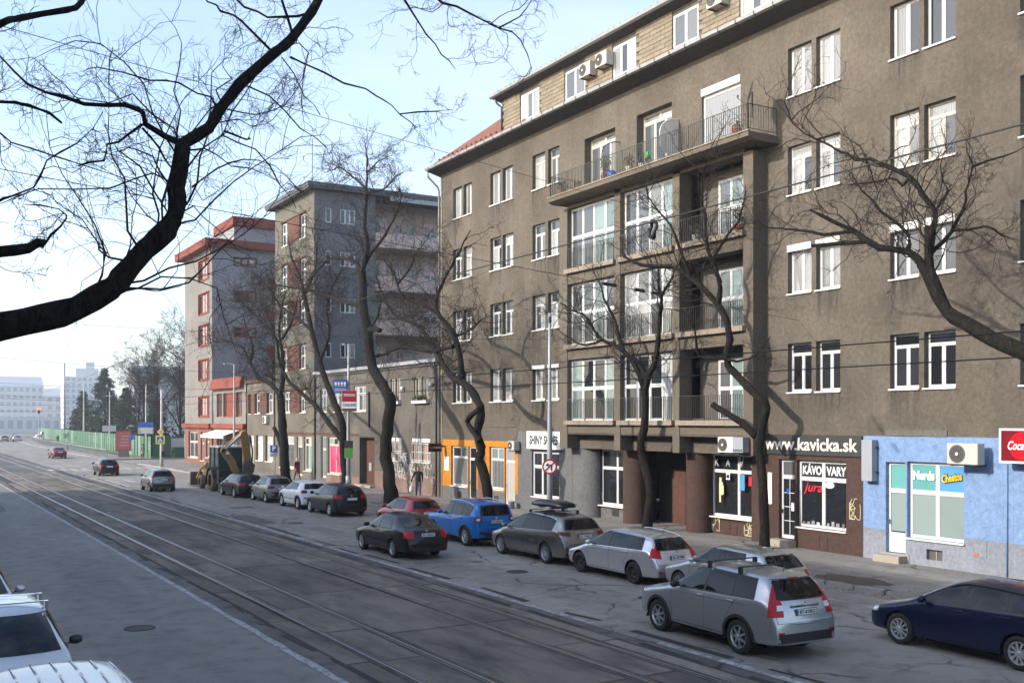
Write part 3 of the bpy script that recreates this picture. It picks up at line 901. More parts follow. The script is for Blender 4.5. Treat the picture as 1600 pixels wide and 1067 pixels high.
def railing(parent, pts, z0, z1, gap=0.11, r=0.009, rail=0.02, mat='iron_green', name='railing'):
    """bars and two rails along a plan polyline"""
    m = MB()
    for (xa, ya), (xb, yb) in zip(pts, pts[1:]):
        L = math.hypot(xb - xa, yb - ya); n = max(1, int(L / gap))
        m.bar((xa, ya, z1), (xb, yb, z1), rail * 1.6, rail)
        m.bar((xa, ya, z0 + .07), (xb, yb, z0 + .07), rail, rail * .8)
        for k in range(n + 1):
            x, y = xa + (xb - xa) * k / n, ya + (yb - ya) * k / n
            rr = r * (1.8 if k % 12 == 0 or k == n else 1)
            m.box(x - rr, x + rr, y - rr, y + rr, z0 + (.0 if k % 12 == 0 or k == n else .07), z1)
    return m.build(name, mat, parent)
def pipe(parent, pts, r=0.05, mat='zinc', name='downpipe', n=8):
    return MB().tube(pts, r, n).build(name, mat, parent, smooth=True)
random.seed(21)
def pick(*a): return random.choice(a)

# ------------------------------------------------------------------ the brown roughcast apartment house
A = empty('apartment_house', (27.4, 30, 0.13), 'long brown roughcast apartment house with glazed bay and shops below', 'building', static=True)
FX = 27.4
ROWS = (5.67, 9.19, 12.73, 16.25)
WH = 1.74
colsR = [(25.43, 26.54), (24.15, 25.22), (21.02, 22.11), (19.72, 20.83), (16.55, 17.64), (15.25, 16.36), (12.1, 13.2), (10.8, 11.9), (7.7, 8.8), (6.4, 7.5)]
colsL = [(51.43, 52.54), (50.28, 51.26), (47.04, 48.2), (45.78, 46.87), (42.70, 43.89), (41.43, 42.44)]
holes = []
for ya, yb in colsR + colsL:
    for z in ROWS: holes.append((ya, yb, z, z + WH))
# balcony doors of the top floor
doors_top = [(36.9, 39.3, 15.0, 17.75), (33.0, 35.35, 15.0, 17.85), (28.95, 31.15, 15.0, 17.8)]
holes += [d + (0.45,) for d in doors_top]
# ground floor openings
gf = {
    'salon_a': (50.78, 52.8, 0.92, 3.2), 'salon_door': (49.75, 50.7, 0.2, 3.2), 'salon_b': (46.75, 48.3, 0.98, 3.24), 'salon_door2': (45.6, 46.66, 0.25, 3.24),
    'shoe': (41.45, 43.95, 0.85, 3.12),
    'cafe_door': (26.22, 26.98, 0.38, 3.26), 'cafe_win': (23.9, 26.12, 0.9, 3.26),
    'blue_door': (21.52, 22.28, 0.40, 3.32), 'blue_win': (19.44, 21.46, 0.96, 3.36), 'blue_vent': (20.18, 20.75, 0.34, 0.66),
    'next_door': (16.2, 17.5, 0.3, 3.4), 'next_win': (12.5, 15.6, 0.9, 3.4),
}
holes += [v + (0.22,) for v in gf.values()]
BAY0, BAY1 = 27.62, 40.42
under = (27.72, 40.30, 0.1, 3.36, 0.05)
zones = [(4.0, 16.0, 0, 4.15, 4), (16.0, 23.18, 1.12, 4.15, 4), (16.0, 23.18, 0, 1.12, 5), (23.18, 27.72, 0, 3.36, 6), (23.18, 27.72, 3.36, 4.15, 6),
         (45.3, 54.05, 0.85, 3.56, 7), (45.3, 54.05, 0, 0.85, 8), (40.3, 45.3, 0, 4.1, 8)]
w = MB()
wall_front(w, FX, 2.0, 54.1, 0.05, 19.3, holes + [under, (27.9, 31.75, 4.72, 7.5, .02), (27.9, 31.75, 8.25, 11.0, .02), (27.9, 31.75, 11.8, 14.5, .02)], 0.27, 0, None, zones)
w.face([(FX, 54.1, .05), (FX, 54.1, 19.3), (FX + 11, 54.1, 19.3), (FX + 11, 54.1, .05)], 0)
w.face([(FX, 2.0, .05), (FX + 11, 2.0, .05), (FX + 11, 2.0, 19.3), (FX, 2.0, 19.3)], 0)
w.face([(FX + 11, 2, .05), (FX + 11, 54.1, .05), (FX + 11, 54.1, 19.3), (FX + 11, 2, 19.3)], 0)
w.build('wall', ['roughcast', 'roughcast_dark', 'soffit', 'shop_grey', 'shop_blue', 'shop_blue_grey', 'shop_brown', 'shop_orange', 'shop_grey'], A)
# windows of the flats
OLD = {(0, 0), (1, 1)}
for ci, (ya, yb) in enumerate(colsR + colsL):
    for ri, z in enumerate(ROWS):
        bright = ri >= 2  # upper floors: white sky reflection put into paler pane colours
        pm = pick('pane_dark', 'pane_grey', 'pane_curtain_glare') if not bright else pick('pane_grey', 'pane_grey', 'pane_curtain_glare', 'pane_dark', 'pane_curtain_glare')
        if ri == 0: pm = pick('pane_dark', 'pane_dark', 'pane_grey')
        kw = {}
        pair = ci // 2
        if ri == 1 and pair in (0, 1): window(A, FX, ya, yb, z, z + WH, 2, box=0.24, panes=[pm]); continue
        if ri == 0 and pair in (0, 1, 2, 3): window(A, FX, ya, yb, z, z + WH, [2, 1], (0.78,), panes=[pm, pm, 'pane_dark']); continue
        if ri == 2 and pair in (0, 1): window(A, FX, ya, yb, z, z + WH, [2, 1], (0.76,), frame='old_frame' if pair else 'white_frame', panes=[pm, 'pane_curtain_glare', 'pane_curtain_glare']); continue
        if ri == 0 and pair == 7: window(A, FX, ya, yb, z, z + WH, 2, box=0.2, panes=['pane_dark', 'pane_curtain_glare']); continue
        if ri == 3 and pair == 7: window(A, FX, ya, yb, z, z + WH, [2, 1], (0.76,), frame='old_frame', panes=[pm]); continue
        if pair >= 5 and ri in (1, 2): window(A, FX, ya, yb, z, z + WH, [2, 1], (0.72,), panes=[pm, pick('pane_grey', 'pane_curtain_glare'), pm]); continue
        window(A, FX, ya, yb, z, z + WH, 2, panes=[pm, pick('pane_curtain_glare', pm)])
# rain stains below the sills
random.seed(77)
for ci, (ya, yb) in enumerate(colsR + colsL):
    for ri, z in enumerate(ROWS):
        if random.random() < .25: continue
        hgt = random.uniform(.7, 1.7); m_ = MB()
        m_.face([(0, -.12, -hgt), (0, yb - ya + .12, -hgt), (0, yb - ya + .12, 0), (0, -.12, 0)])
        o = link('rain_stain', m_.mesh('rain_stain', 'stain', fix=False), A, (FX - .004, ya, z - .06))
# balcony doors on top floor: frame deep in the reveal
for i, (ya, yb, za, zb) in enumerate(doors_top):
    if i == 2: window(A, FX, ya, yb, za, zb, 1, fw=0.09, inset=0.1, panes=['pane_curtain_glare'], sill=False, box=0.28, name='balcony_door')
    else: window(A, FX, ya, yb, za, zb, [3, 2], (0.86,), fw=0.10, bar=0.11, frame='old_frame', inset=0.36, panes=['pane_curtain_glare', 'pane_dark', 'pane_grey', 'pane_curtain_glare', 'pane_curtain_glare'], sill=False, name='balcony_door')
# ---- the bay: strips, floor beams, ledges, loggias
BX = 26.75
strips = [(39.78, 40.42), (35.68, 36.12), (31.75, 32.18), (27.62, 28.14)]
bay = MB()
for ya, yb in strips: bay.box(BX, FX + .5, ya, yb, 3.36 if ya > 30 or ya < 28 else 3.36, 14.55)
levels = [(4.10, 4.60), (7.48, 8.10), (11.0, 11.62), (14.52, 14.78)]
for za, zb in levels:
    for (a0, a1), (b0, b1) in zip(strips[1:], strips[:-1]):
        bay.box(BX + .03, FX + .48, a1, b0, za, zb)
bay.build('bay', 'bay_render', A)
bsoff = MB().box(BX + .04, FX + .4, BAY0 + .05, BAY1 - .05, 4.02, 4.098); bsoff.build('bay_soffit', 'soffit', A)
for zi, z in enumerate((4.60, 8.10, 11.62)):
    for bi, ((a0, a1), (b0, b1)) in enumerate(zip(strips[1:], strips[:-1])):
        bevel = MB().box(BX - 0.16, BX + .20, a1 - .12, b0 + .08, z - .14, z + .06)
        bevel.build('ledge', 'ledge_stone', A)
        railing(A, [(BX - .02, b0 - .03), (BX - .02, a1 + .03)], z + .06, z + 1.02, gap=.12, mat='iron_green' if bi < 2 else 'iron')
        top = (7.46, 10.98, 14.5)[zi]
        if bi < 2:      # glazed loggia
            pm = [['pane_aqua', 'pane_dark', 'pane_dark', 'pane_aqua'], ['pane_dark', 'pane_dark', 'pane_dark', 'blind_slats'],
                  ['pane_grey', 'pane_grey', 'pane_aqua', 'pane_grey'], ['pane_curtain_glare', 'pane_curtain_glare', 'pane_grey', 'pane_curtain_glare'],
                  ['pane_grey', 'pane_grey', 'pane_aqua', 'pane_aqua'], ['pane_grey', 'pane_grey', 'pane_curtain_glare', 'pane_aqua']][zi * 2 + bi]
            pm = pm[::-1]
            window(A, BX + .18, a1 + .01, b0 - .01, z + .06, top, 4, (0.52,), fw=.07, bar=.11, inset=0.06, panes=pm + pm, sill=False, name='loggia_glazing')
        else:           # open loggia, a recess with its own back wall and a glazed door
            lg = MB()
            xb = FX + .45
            lg.face([(xb, a1, z), (xb, b0, z), (xb, b0, top + .1), (xb, a1, top + .1)])
            lg.face([(FX, b0, z), (xb, b0, z), (xb, b0, top + .1), (FX, b0, top + .1)])
            lg.face([(FX, a1, z), (FX, a1, top + .1), (xb, a1, top + .1), (xb, a1, z)])
            lg.face([(FX, a1, top + .02), (FX, b0, top + .02), (xb, b0, top + .02), (xb, a1, top + .02)])
            lg.face([(BX + .1, a1, z + .05), (xb, a1, z + .05), (xb, b0, z + .05), (BX + .1, b0, z + .05)])
            lg.build('loggia', 'roughcast_dark', A)
            window(A, xb - .12, a1 + 1.0, a1 + 2.45, z + .06, top - .40, 2, (0.52,), fw=.08, bar=.09, inset=0.04, panes=['pane_aqua', 'pane_grey'], sill=False, name='loggia_door')
# ---- top balcony
sb = MB().prism([(25.92, 14.80), (26.15, 14.70), (FX, 14.70), (FX, 14.98), (25.92, 14.98)], 27.0, 40.15, 'XZ')
# prism extrudes along Y
sb.build('balcony_slab', 'bay_render', A)
MB().box(25.88, 25.98, 26.96, 40.2, 14.982, 15.03).build('balcony_edge', 'ledge_stone', A)
railing(A, [(FX - .05, 40.05), (25.98, 40.05), (25.98, 27.08), (FX - .05, 27.08)], 15.03, 15.98, gap=.115, mat='iron_green')
MB().tube([(FX - .02, 39.75, 14.7), (FX - .02, 39.75, 14.68)], .01, 4)
# half-round screen panels between the balcony parts
for yy, solid in ((36.55, 0), (32.55, 1)):
    pts = [(FX - .02, 15.0), (FX - .02, 16.95)] + [(FX - .05 - .95 * math.sin(R(a)), 16.3 + .68 * math.cos(R(a))) for a in range(0, 91, 10)] + [(FX - 1.0, 15.75)]
    sc = MB()
    sc.tube([(x, yy, z) for x, z in pts[1:]], .022, 6)
    if solid:
        b_ = len(sc.v)
        poly = [(FX - .02, 15.05)] + pts[1:]
        sc.prism([(x, z) for x, z in poly], yy - .012, yy + .012, 'XZ')
    sc.build('balcony_screen', 'sill_white' if solid else 'iron', A)
# ---- ground floor under the bay: fascia, round piers, recessed glazing
MB().box(FX + .02, FX + .2, 36.15, 40.28, 3.37, 4.02).build('fascia_panel', 'panel_grey', A)
MB().box(FX + .02, FX + .2, 28.1, 36.1, 3.372, 4.02).build('fascia_panel', 'panel_brown', A)
for yc, mt in ((36.15, 'shop_brown'), (31.9, 'shop_brown')):
    MB().lathe([(.56, .06), (.56, 3.36)], (FX + .56, yc, 0), n=28).build('pier', mt, A, smooth=False)
pm_ = MB()
arc = [(FX + .7 - .7 * math.cos(R(a)), 39.95 - .95 * math.sin(R(a))) for a in range(0, 91, 9)]
pm_.prism([(FX, 40.32)] + arc + [(FX + .7, 40.32)], 0.06, 3.36, 'XY'); pm_.build('pier', 'shop_grey', A)
GX = FX + .72
MB().box(FX + .02, GX + .3, 27.72, 28.4, 0.06, 3.36).build('pier', 'shop_brown', A)
MB().box(GX, GX + .25, 36.4, 39.3, 0.06, 0.72).build('parapet', 'shop_grey', A)
MB().box(GX, GX + .25, 28.35, 31.7, 0.06, 0.82).build('parapet', 'shop_brown', A)
window(A, GX - .1, 36.6, 39.05, 0.74, 3.34, [2, 2], (0.66,), fw=.08, bar=.09, panes='pane_shop', name='shop_window')
wk = window(A, GX - .1, 28.42, 31.4, 0.84, 3.34, [2, 2], (0.72,), fw=.07, bar=.08, panes='pane_shop', name='shop_window')
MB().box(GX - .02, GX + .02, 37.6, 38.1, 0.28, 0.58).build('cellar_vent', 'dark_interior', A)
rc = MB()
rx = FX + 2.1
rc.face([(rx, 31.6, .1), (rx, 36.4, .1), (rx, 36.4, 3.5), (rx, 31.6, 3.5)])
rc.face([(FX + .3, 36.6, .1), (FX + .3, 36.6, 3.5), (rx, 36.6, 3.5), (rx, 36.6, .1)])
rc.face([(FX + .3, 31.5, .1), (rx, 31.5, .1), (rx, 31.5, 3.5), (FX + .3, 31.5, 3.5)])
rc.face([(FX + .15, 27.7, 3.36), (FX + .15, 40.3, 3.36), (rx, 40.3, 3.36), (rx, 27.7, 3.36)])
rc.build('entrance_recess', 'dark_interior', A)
dm = MB()
dm.box(rx - .14, rx - .05, 32.0, 33.5, .12, 2.6)
dm.box(rx - .17, rx - .14, 32.15, 33.35, .3, 1.2); dm.box(rx - .18, rx - .15, 32.1, 33.4, 1.22, 1.34)
dr = dm.build('entrance_door', 'wood_door', A)
MB().box(rx - .16, rx - .142, 32.2, 32.65, 1.5, 2.4).build('pane', 'pane_grey', dr)
MB().box(rx - .16, rx - .142, 32.85, 33.3, 1.5, 2.4).build('pane', 'pane_grey', dr)
dm = MB().box(rx - .12, rx - .05, 33.6, 35.4, .12, 2.5); dm.build('entrance_door', 'maroon_panel', A)
for yy, zz in ((32.55, 3.55), (32.2, 3.55)): MB().box(FX - .02, FX + .03, yy - .14, yy + .14, zz, zz + .32).build('house_number', 'sign_white', A)
# ---- shops on the flat front
def door(parent, X, ya, yb, za, zb, trans, frame='white_frame', pane='pane_shop', kick=0.0, bars=False, tpane=None):
    h = zb - za
    m = MB(); fw = .09
    m.box(X, X + .08, ya, ya + fw, za, zb); m.box(X, X + .08, yb - fw, yb, za, zb)
    m.box(X, X + .08, ya + fw, yb - fw, zb - fw, zb); m.box(X, X + .08, ya + fw, yb - fw, za, za + fw + .04)
    if trans: m.box(X, X + .08, ya + fw, yb - fw, trans - .07, trans + .07)
    if kick: m.box(X + .01, X + .07, ya + fw, yb - fw, za + fw, za + fw + kick)
    d = m.build('door', frame, parent)
    z0 = za + fw + .04 + kick; z1 = (trans - .07) if trans else zb - fw
    MB().box(X + .03, X + .045, ya + fw, yb - fw, z0, z1).build('pane', pane, d)
    if trans: MB().box(X + .03, X + .045, ya + fw, yb - fw, trans + .07, zb - fw).build('pane', tpane or pane, d)
    if bars:
        mm = MB()
        for t in (1, 2, 3): mm.box(X + .02, X + .05, ya + fw, yb - fw, z0 + (z1 - z0) * t / 4 - .012, z0 + (z1 - z0) * t / 4 + .012)
        mm.box(X + .018, X + .052, (ya + yb) / 2 - .012, (ya + yb) / 2 + .012, z0, z1)
        mm.build('glazing_bar', frame, d)
    MB().box(X - .05, X - .02, yb - .09, yb - .06, za + .9, za + 1.05).build('handle', 'chrome', d)
    return d
door(A, FX + .14, 26.22, 26.98, 0.4, 3.26, 2.62, bars=True, tpane='pane_grey')
cw = window(A, FX, 23.9, 26.12, 0.9, 3.26, [2, 2], (0.72,), fw=.07, bar=.09, inset=.14, panes='pane_shop', name='shop_window')
door(A, FX + .14, 21.52, 22.28, 0.42, 3.32, 2.40, kick=.55, pane='pane_frost', tpane='pane_teal')
window(A, FX, 19.44, 21.46, 0.96, 3.36, [2, 2], (0.60,), fw=.07, bar=.09, inset=.14, panes=['pane_frost', 'pane_frost', 'pane_sky', 'pane_teal'], name='shop_window')
door(A, FX + .14, 16.2, 17.5, 0.3, 3.4, 2.40, pane='pane_shop', tpane='pane_teal', kick=.3)
window(A, FX, 12.5, 15.6, 0.9, 3.4, [2, 2], (0.62,), inset=.14, panes='pane_shop', name='shop_window')
v_ = MB().box(FX + .12, FX + .16, 20.18, 20.75, .34, .66); vo = v_.build('cellar_vent', 'ac_grille', A)
MB().box(FX + .10, FX + .118, 20.45, 20.48, .34, .66).build('vent_bar', 'sign_grey', vo)
MB().box(FX - .015, FX + .01, 18.68, 19.16, .60, 1.14).build('meter_box', 'shop_blue_grey', A)
MB().box(FX - .03, FX - .012, 18.94, 19.1, .64, .72).build('meter_sticker', 'pot_orange', A)
MB().box(FX - .03, FX + .01, 21.38, 22.75 - .3, .10, .40).build('door_step', 'step_stone', A)
bs = MB().box(FX - .42, FX + .1, 21.45, 22.45, .10, .36); bs.build('door_step', 'step_stone', A)
bs = MB().box(FX - .42, FX + .1, 26.15, 27.15, .10, .38); bs.build('door_step', 'step_stone', A)
pipe(A, [(FX - .03, 18.03, .15), (FX - .03, 18.03, 3.4)], .025, 'shop_blue', 'conduit')
for ya in (24.7, 25.05):        # cellar flaps under the cafe window
    MB().box(FX - .015, FX + .01, ya, ya + .33, .22, .62).build('cellar_flap', 'shop_brown', A)
for ya in (29.9, 30.3): MB().box(GX - .02, GX + .01, ya, ya + .36, .18, .55).build('cellar_flap', 'shop_brown', A)
# orange salon
window(A, FX, 50.78, 52.8, 0.92, 3.2, [1, 2], (0.72,), fw=.08, bar=.07, inset=.12, panes=['pane_grey', 'pane_aqua', 'pane_dark'], name='shop_window')
door(A, FX + .1, 49.75, 50.7, 0.2, 3.2, 2.5)
window(A, FX, 46.75, 48.3, 0.98, 3.24, [1, 2], (0.70,), fw=.08, bar=.07, inset=.12, panes=['pane_grey', 'pane_aqua', 'pane_aqua'], name='shop_window')
door(A, FX + .1, 45.6, 46.66, 0.25, 3.24, 2.5, pane='pane_poster', tpane='pane_poster')
for ya, yb, za, zb in ((50.85, 52.7, 1.0, 2.5), (46.85, 48.2, 1.06, 2.5)):      # security bars inside the frame
    mm = MB(); n = int((yb - ya) / .14)
    for k in range(1, n): mm.box(FX + .10, FX + .112, ya + (yb - ya) * k / n - .008, ya + (yb - ya) * k / n + .008, za, zb)
    mm.build('window_bars', 'sill_white', A)
MB().box(FX - .02, FX + .01, 53.05, 53.6, 1.75, 2.55).build('notice', 'sign_white', A)
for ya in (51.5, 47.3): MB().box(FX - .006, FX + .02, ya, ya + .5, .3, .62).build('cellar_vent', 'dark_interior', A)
MB().box(FX - .03, FX + .02, 48.75, 49.55, .2, 3.0).build('salon_panel', 'salmon_paint', A)
MB().box(FX - .05, FX - .028, 48.95, 49.35, 1.55, 2.0).build('salon_notice', 'shop_orange', A)
# shoe shop
window(A, FX, 41.45, 43.95, 0.85, 3.12, [3, 3], (0.66,), fw=.08, bar=.11, inset=.10, panes=['pane_shop'], name='shop_window')
MB().box(FX - .01, FX + .01, 44.7, 44.72, 0.2, 3.5)
# awning wire / cable ledge above the salon
MB().box(FX - .04, FX + .0, 45.4, 53.9, 4.33, 4.37).build('cable_duct', 'roughcast_dark', A)
MB().box(FX - .03, FX + .0, 20.0, 22.3, 4.16, 4.36).build('patched_render', 'roughcast_dark', A)
# ---- eaves, gutter, mansard and roof
EY0, EY1 = 1.6, 54.4
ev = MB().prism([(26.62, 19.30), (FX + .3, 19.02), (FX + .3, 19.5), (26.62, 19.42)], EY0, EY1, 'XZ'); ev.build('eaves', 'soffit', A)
gt = MB().prism([(26.50, 19.34), (26.62, 19.30), (26.70, 19.34), (26.70, 19.44), (26.47, 19.46)], EY0, EY1 + .02, 'XZ'); gu = gt.build('gutter', 'zinc', A)
gj = MB()
y = EY0 + 1
while y < EY1: gj.prism([(26.485, 19.325), (26.62, 19.288), (26.63, 19.30), (26.455, 19.475)], y, y + .05, 'XZ'); y += 0.95
gj.build('gutter_bracket', 'zinc_dark', gu)
RFK = 0.82
rf = MB()
# main slope and hip end
cr0 = (26.62, EY1, 19.47); tp = 6.2
rf.face([(26.70, EY0, 19.42), (26.70, EY1, 19.42), (26.62 + tp, EY1 - tp, 19.47 + tp * RFK), (26.62 + tp, EY0, 19.47 + tp * RFK)])
rf.face([(26.62, EY1, 19.47), (39, EY1, 19.47), (26.62 + tp, EY1 - tp, 19.47 + tp * RFK)])
rf.face([(39, EY1, 19.47), (39, EY0, 19.47), (26.62 + tp, EY0, 19.47 + tp * RFK), (26.62 + tp, EY1 - tp, 19.47 + tp * RFK)])
roof = rf.build('roof', 'roof_tile_red', A)
# tile courses in relief (too fine to count): one joined part
tcs = MB()
for i in range(34):
    t0 = .10 + i * .18
    if t0 + .2 > tp: break
    for seg in range(1):
        ye = EY1 - t0 - .05; x0 = 26.62 + t0; z0 = 19.47 + t0 * RFK
        tcs.v += [(x0, 44.0, z0 + .035), (x0, ye, z0 + .035), (x0 + .19, ye - .19, z0 + .19 * RFK + .012), (x0 + .19, 44.0, z0 + .19 * RFK + .012), (x0, 44.0, z0), (x0, ye, z0)]
        b0 = len(tcs.v) - 6
        tcs.f += [(b0, b0 + 1, b0 + 2, b0 + 3), (b0 + 4, b0 + 5, b0 + 1, b0)]; tcs.m += [0, 0]
tag(tcs.build('tile_courses', 'roof_tile_red', roof), kind='stuff')
sg = MB(); y = 46.9
while y < 53.6:
    sg.box(26.98, 27.06, y, y + .12, 19.80, 19.93); y += .55
sg.build('snow_guard', 'roof_tile_red', roof)
MX = 27.05; MZ0, MZ1 = 19.60, 21.35; MY1 = 46.3
dorm_win = [(42.7, 44.45), (38.75, 40.4), (34.95, 36.6), (30.95, 32.5), (26.9, 28.6), (22.8, 24.5), (18.8, 20.5), (14.8, 16.5)]
mw = MB(); wall_front(mw, MX, EY0, MY1, 19.45, MZ1 + .1, [(a, b, 19.75, 21.12) for a, b in dorm_win], .1)
mw.face([(MX, MY1, 19.45), (MX + 4, MY1, 19.45), (MX + 4, MY1, 22.5), (MX, MY1, MZ1 + .1)])
mw.build('mansard_wall', 'roughcast_dark', A)
for i, (a, b) in enumerate(dorm_win):
    window(A, MX, a, b, 19.75, 21.12, 3 if i % 2 == 0 else 2, fw=.08, bar=.1, inset=.02, panes=['pane_curtain_glare', 'pane_grey', 'pane_curtain_glare'], sill=False, name='dormer_window')
# shingles, each its own piece on the bays between the dormers
sh_me = bevel_mesh(MB().box(-.022, .0, .006, .494, 0.0, .205).mesh('shingle', 'shingle'), .004, 1)
for q in sh_me.vertices:
    if q.co.z < .1: q.co.x -= .022
edges = [MY1] + [v for ab in dorm_win for v in (ab[1], ab[0])] + [EY0]
spans = [(edges[i + 1], edges[i]) for i in range(0, len(edges) - 1, 2)]
cnt = 0; rest = MB()
for a, b in spans:
    n = max(1, round((b - a - .04) / .5)); wd = (b - a - .04) / n
    for r_ in range(9):
        zz = 19.62 + r_ * .19
        for k in range(n):
            off = (wd / 2 if r_ % 2 else 0)
            ya = a + .02 + k * wd - off
            yb = ya + wd
            ya, yb = max(a + .01, ya), min(b - .01, yb)
            if cnt < 300 and yb - ya > .1 and b > 24:
                o = link('shingle', sh_me, A, (MX - .004 - random.uniform(0, .006), ya, zz), 0); o.scale = (1, (yb - ya) / .5, 1); cnt += 1
            elif yb - ya > .1:
                rest.box(MX - .035, MX - .004, ya + .006, yb - .006, zz, zz + .2)
tag(rest.build('shingle_field', 'shingle', A), kind='stuff')
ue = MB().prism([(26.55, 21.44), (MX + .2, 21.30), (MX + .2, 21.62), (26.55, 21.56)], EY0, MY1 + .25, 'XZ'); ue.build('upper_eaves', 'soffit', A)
ug = MB().prism([(26.42, 21.50), (26.53, 21.44), (26.62, 21.50), (26.62, 21.58), (26.39, 21.62)], EY0, MY1 + .35, 'XZ'); ug.build('upper_gutter', 'zinc', A)
ur = MB(); ur.face([(26.5, EY0, 21.62), (26.5, MY1 + .2, 21.62), (33.5, MY1 - .6, 24.9), (33.5, EY0, 24.9)])
ur.face([(26.5, MY1 + .2, 21.62), (33.5, MY1 - .6, 24.9), (33.5, MY1 - .6, 21.6)])
ur.build('upper_roof', 'roof_tile_red', A)
sg = MB(); y = EY0 + 1
while y < MY1: sg.box(26.52, 26.58, y, y + .08, 21.62, 21.73); y += .42
sg.build('snow_guard', 'zinc_dark', A)
pipe(A, [(26.6, MY1 + .1, 21.5), (26.75, MY1 + .06, 21.2), (26.98, MY1 - .05, 21.0), (26.98, MY1 - .05, 19.5)], .055, 'zinc_dark')
pipe(A, [(26.55, 54.2, 19.3), (26.6, 54.2, 18.95), (27.25, 54.2, 18.4), (27.32, 54.2, 18.2), (27.32, 54.2, .15)], .06, 'zinc')
MB().box(FX - .03, FX + .0, 53.92, 54.07, 0.1, 18.9).build('corner_strip', 'ledge_stone', A)
# ------------------------------------------------------------------ the two-storey grey house
random.seed(5)
B = empty('low_house', (27.3, 64, 0.13), 'low two-storey grey rendered house with graffiti and flower boxes', 'building', static=True)
LX = 27.3
hs = [(59.55, 60.25, 6.0, 7.35), (60.4, 61.05, 6.0, 7.35), (55.45, 56.4, 6.0, 7.3), (56.6, 57.55, 6.0, 7.3),
      (59.4, 60.15, 2.1, 3.55), (60.3, 61.03, 2.1, 3.55), (55.25, 56.4, 2.12, 3.55), (56.6, 57.74, 2.12, 3.55),
      (63.75, 66.35, 0.3, 3.5, .6), (65.2, 67.45, 5.3, 7.05), (69.2, 71.2, 5.3, 7.05), (72.6, 74.2, 5.3, 7.05),
      (69.66, 72.4, 0.74, 3.45), (72.85, 73.85, 0.35, 3.45)]
w = MB(); wall_front(w, LX, 54.1, 75.0, 0.05, 8.0, hs, .2, 0, None, [(54.1, 63.7, 0, 1.3, 1), (66.4, 72.8, 0, .7, 1), (54.1, 63.7, 1.3, 1.9, 0)])
w.face([(LX, 54.12, 8), (LX, 54.12, .05), (LX + 10, 54.12, .05), (LX + 10, 54.12, 8)])
w.build('wall', ['low_render', 'socle_pink'], B)
for i, h in enumerate(hs):
    ya, yb, za, zb = h[:4]
    if i in (8, 13): continue
    if i < 4: window(B, LX, ya, yb, za, zb, 2, fw=.06, bar=.07, frame='old_frame', panes=['pane_curtain_glare', 'pane_grey'], inset=.08)
    elif i < 8:
        o = window(B, LX, ya, yb, za, zb, 2, box=.22, fw=.06, bar=.06, frame='old_frame', panes=['pane_aqua', 'pane_redprint'], inset=.08)
        gb = MB()
        for k in range(5): gb.box(-.13, -.115, (yb - ya) * k / 4 - .01, (yb - ya) * k / 4 + .01, -.1, zb - za - .2)
        for k in (0.1, .5, .95): gb.box(-.135, -.118, -.1, yb - ya + .1, (zb - za - .25) * k - .012, (zb - za - .25) * k + .012)
        link('window_grille', gb.mesh('window_grille', 'sill_white'), o)
    elif i in (9, 10, 11): window(B, LX, ya, yb, za, zb, [3, 3], (.68,), panes=['pane_curtain_glare', 'pane_dark', 'pane_curtain_glare'], inset=.1)
    elif i == 12: window(B, LX, ya, yb, za, zb, [2, 3], (.78,), fw=.10, frame='old_frame', panes=['pane_pink', 'pane_pink', 'pane_poster', 'pane_dark', 'pane_poster'], inset=.1, name='shop_window')
door(B, LX + .12, 72.85, 73.85, .35, 3.45, 2.5, pane='pane_aqua', tpane='pane_aqua')
dm = MB().box(LX + .5, LX + .58, 64.9, 66.35, .3, 3.5); d1 = dm.build('house_door', 'maroon_panel', B)
MB().box(LX + .44, LX + .5, 65.3, 65.75, 1.2, 1.75).build('letter_panel', 'sign_grey', d1)
dm = MB().box(LX + .5, LX + .58, 63.75, 64.9, .3, 3.5); d2 = dm.build('house_door', 'digger_steel', B)
MB().box(LX + .47, LX + .5, 63.95, 64.7, 1.3, 3.0).build('pane', 'pane_grey', d2)
MB().box(LX - .35, LX + .4, 63.7, 66.4, .1, .28).build('door_step', 'step_stone', B)
MB().box(LX - .10, LX + .05, 54.1, 75.0, 7.96, 8.12).build('cornice', 'zinc_dark', B)
MB().box(LX - .28, LX + .05, 54.12, 75.0, 8.124, 8.34).build('gutter', 'zinc', B)
rf = MB(); rf.face([(LX - .2, 54.12, 8.35), (LX - .2, 75, 8.35), (LX + 10, 75, 9.3), (LX + 10, 54.12, 9.3)]); rf.build('roof', 'zinc_dark', B)
pipe(B, [(LX - .15, 54.55, 8.15), (LX - .15, 54.5, 7.9), (LX - .05, 54.45, 7.5), (LX - .05, 54.45, .15)], .055, 'zinc_dark')
MB().box(LX - .05, LX, 66.5, 75.0, 3.58, 3.74).build('shop_moulding', 'maroon_panel', B)
MB().box(LX - .06, LX, 61.2, 66.5, 3.6, 3.66).build('cable_duct', 'zinc_dark', B)
MB().box(LX - .012, LX + .1, 74.1, 74.98, .05, 8.0).build('dark_pilaster', 'shop_grey', B)
for yy, zz in ((59.0, 6.55), (54.95, 6.7)):
    MB().lathe([(.02, 0), (.09, .03), (.12, .12), (.10, .22), (.02, .26)], (LX - .16, yy, zz), n=10).build('wall_lamp', 'sign_white', B, smooth=True)
MB().box(LX - .12, LX, 64.5, 64.58, 4.2, 6.6).build('cable_down', 'cable', B)
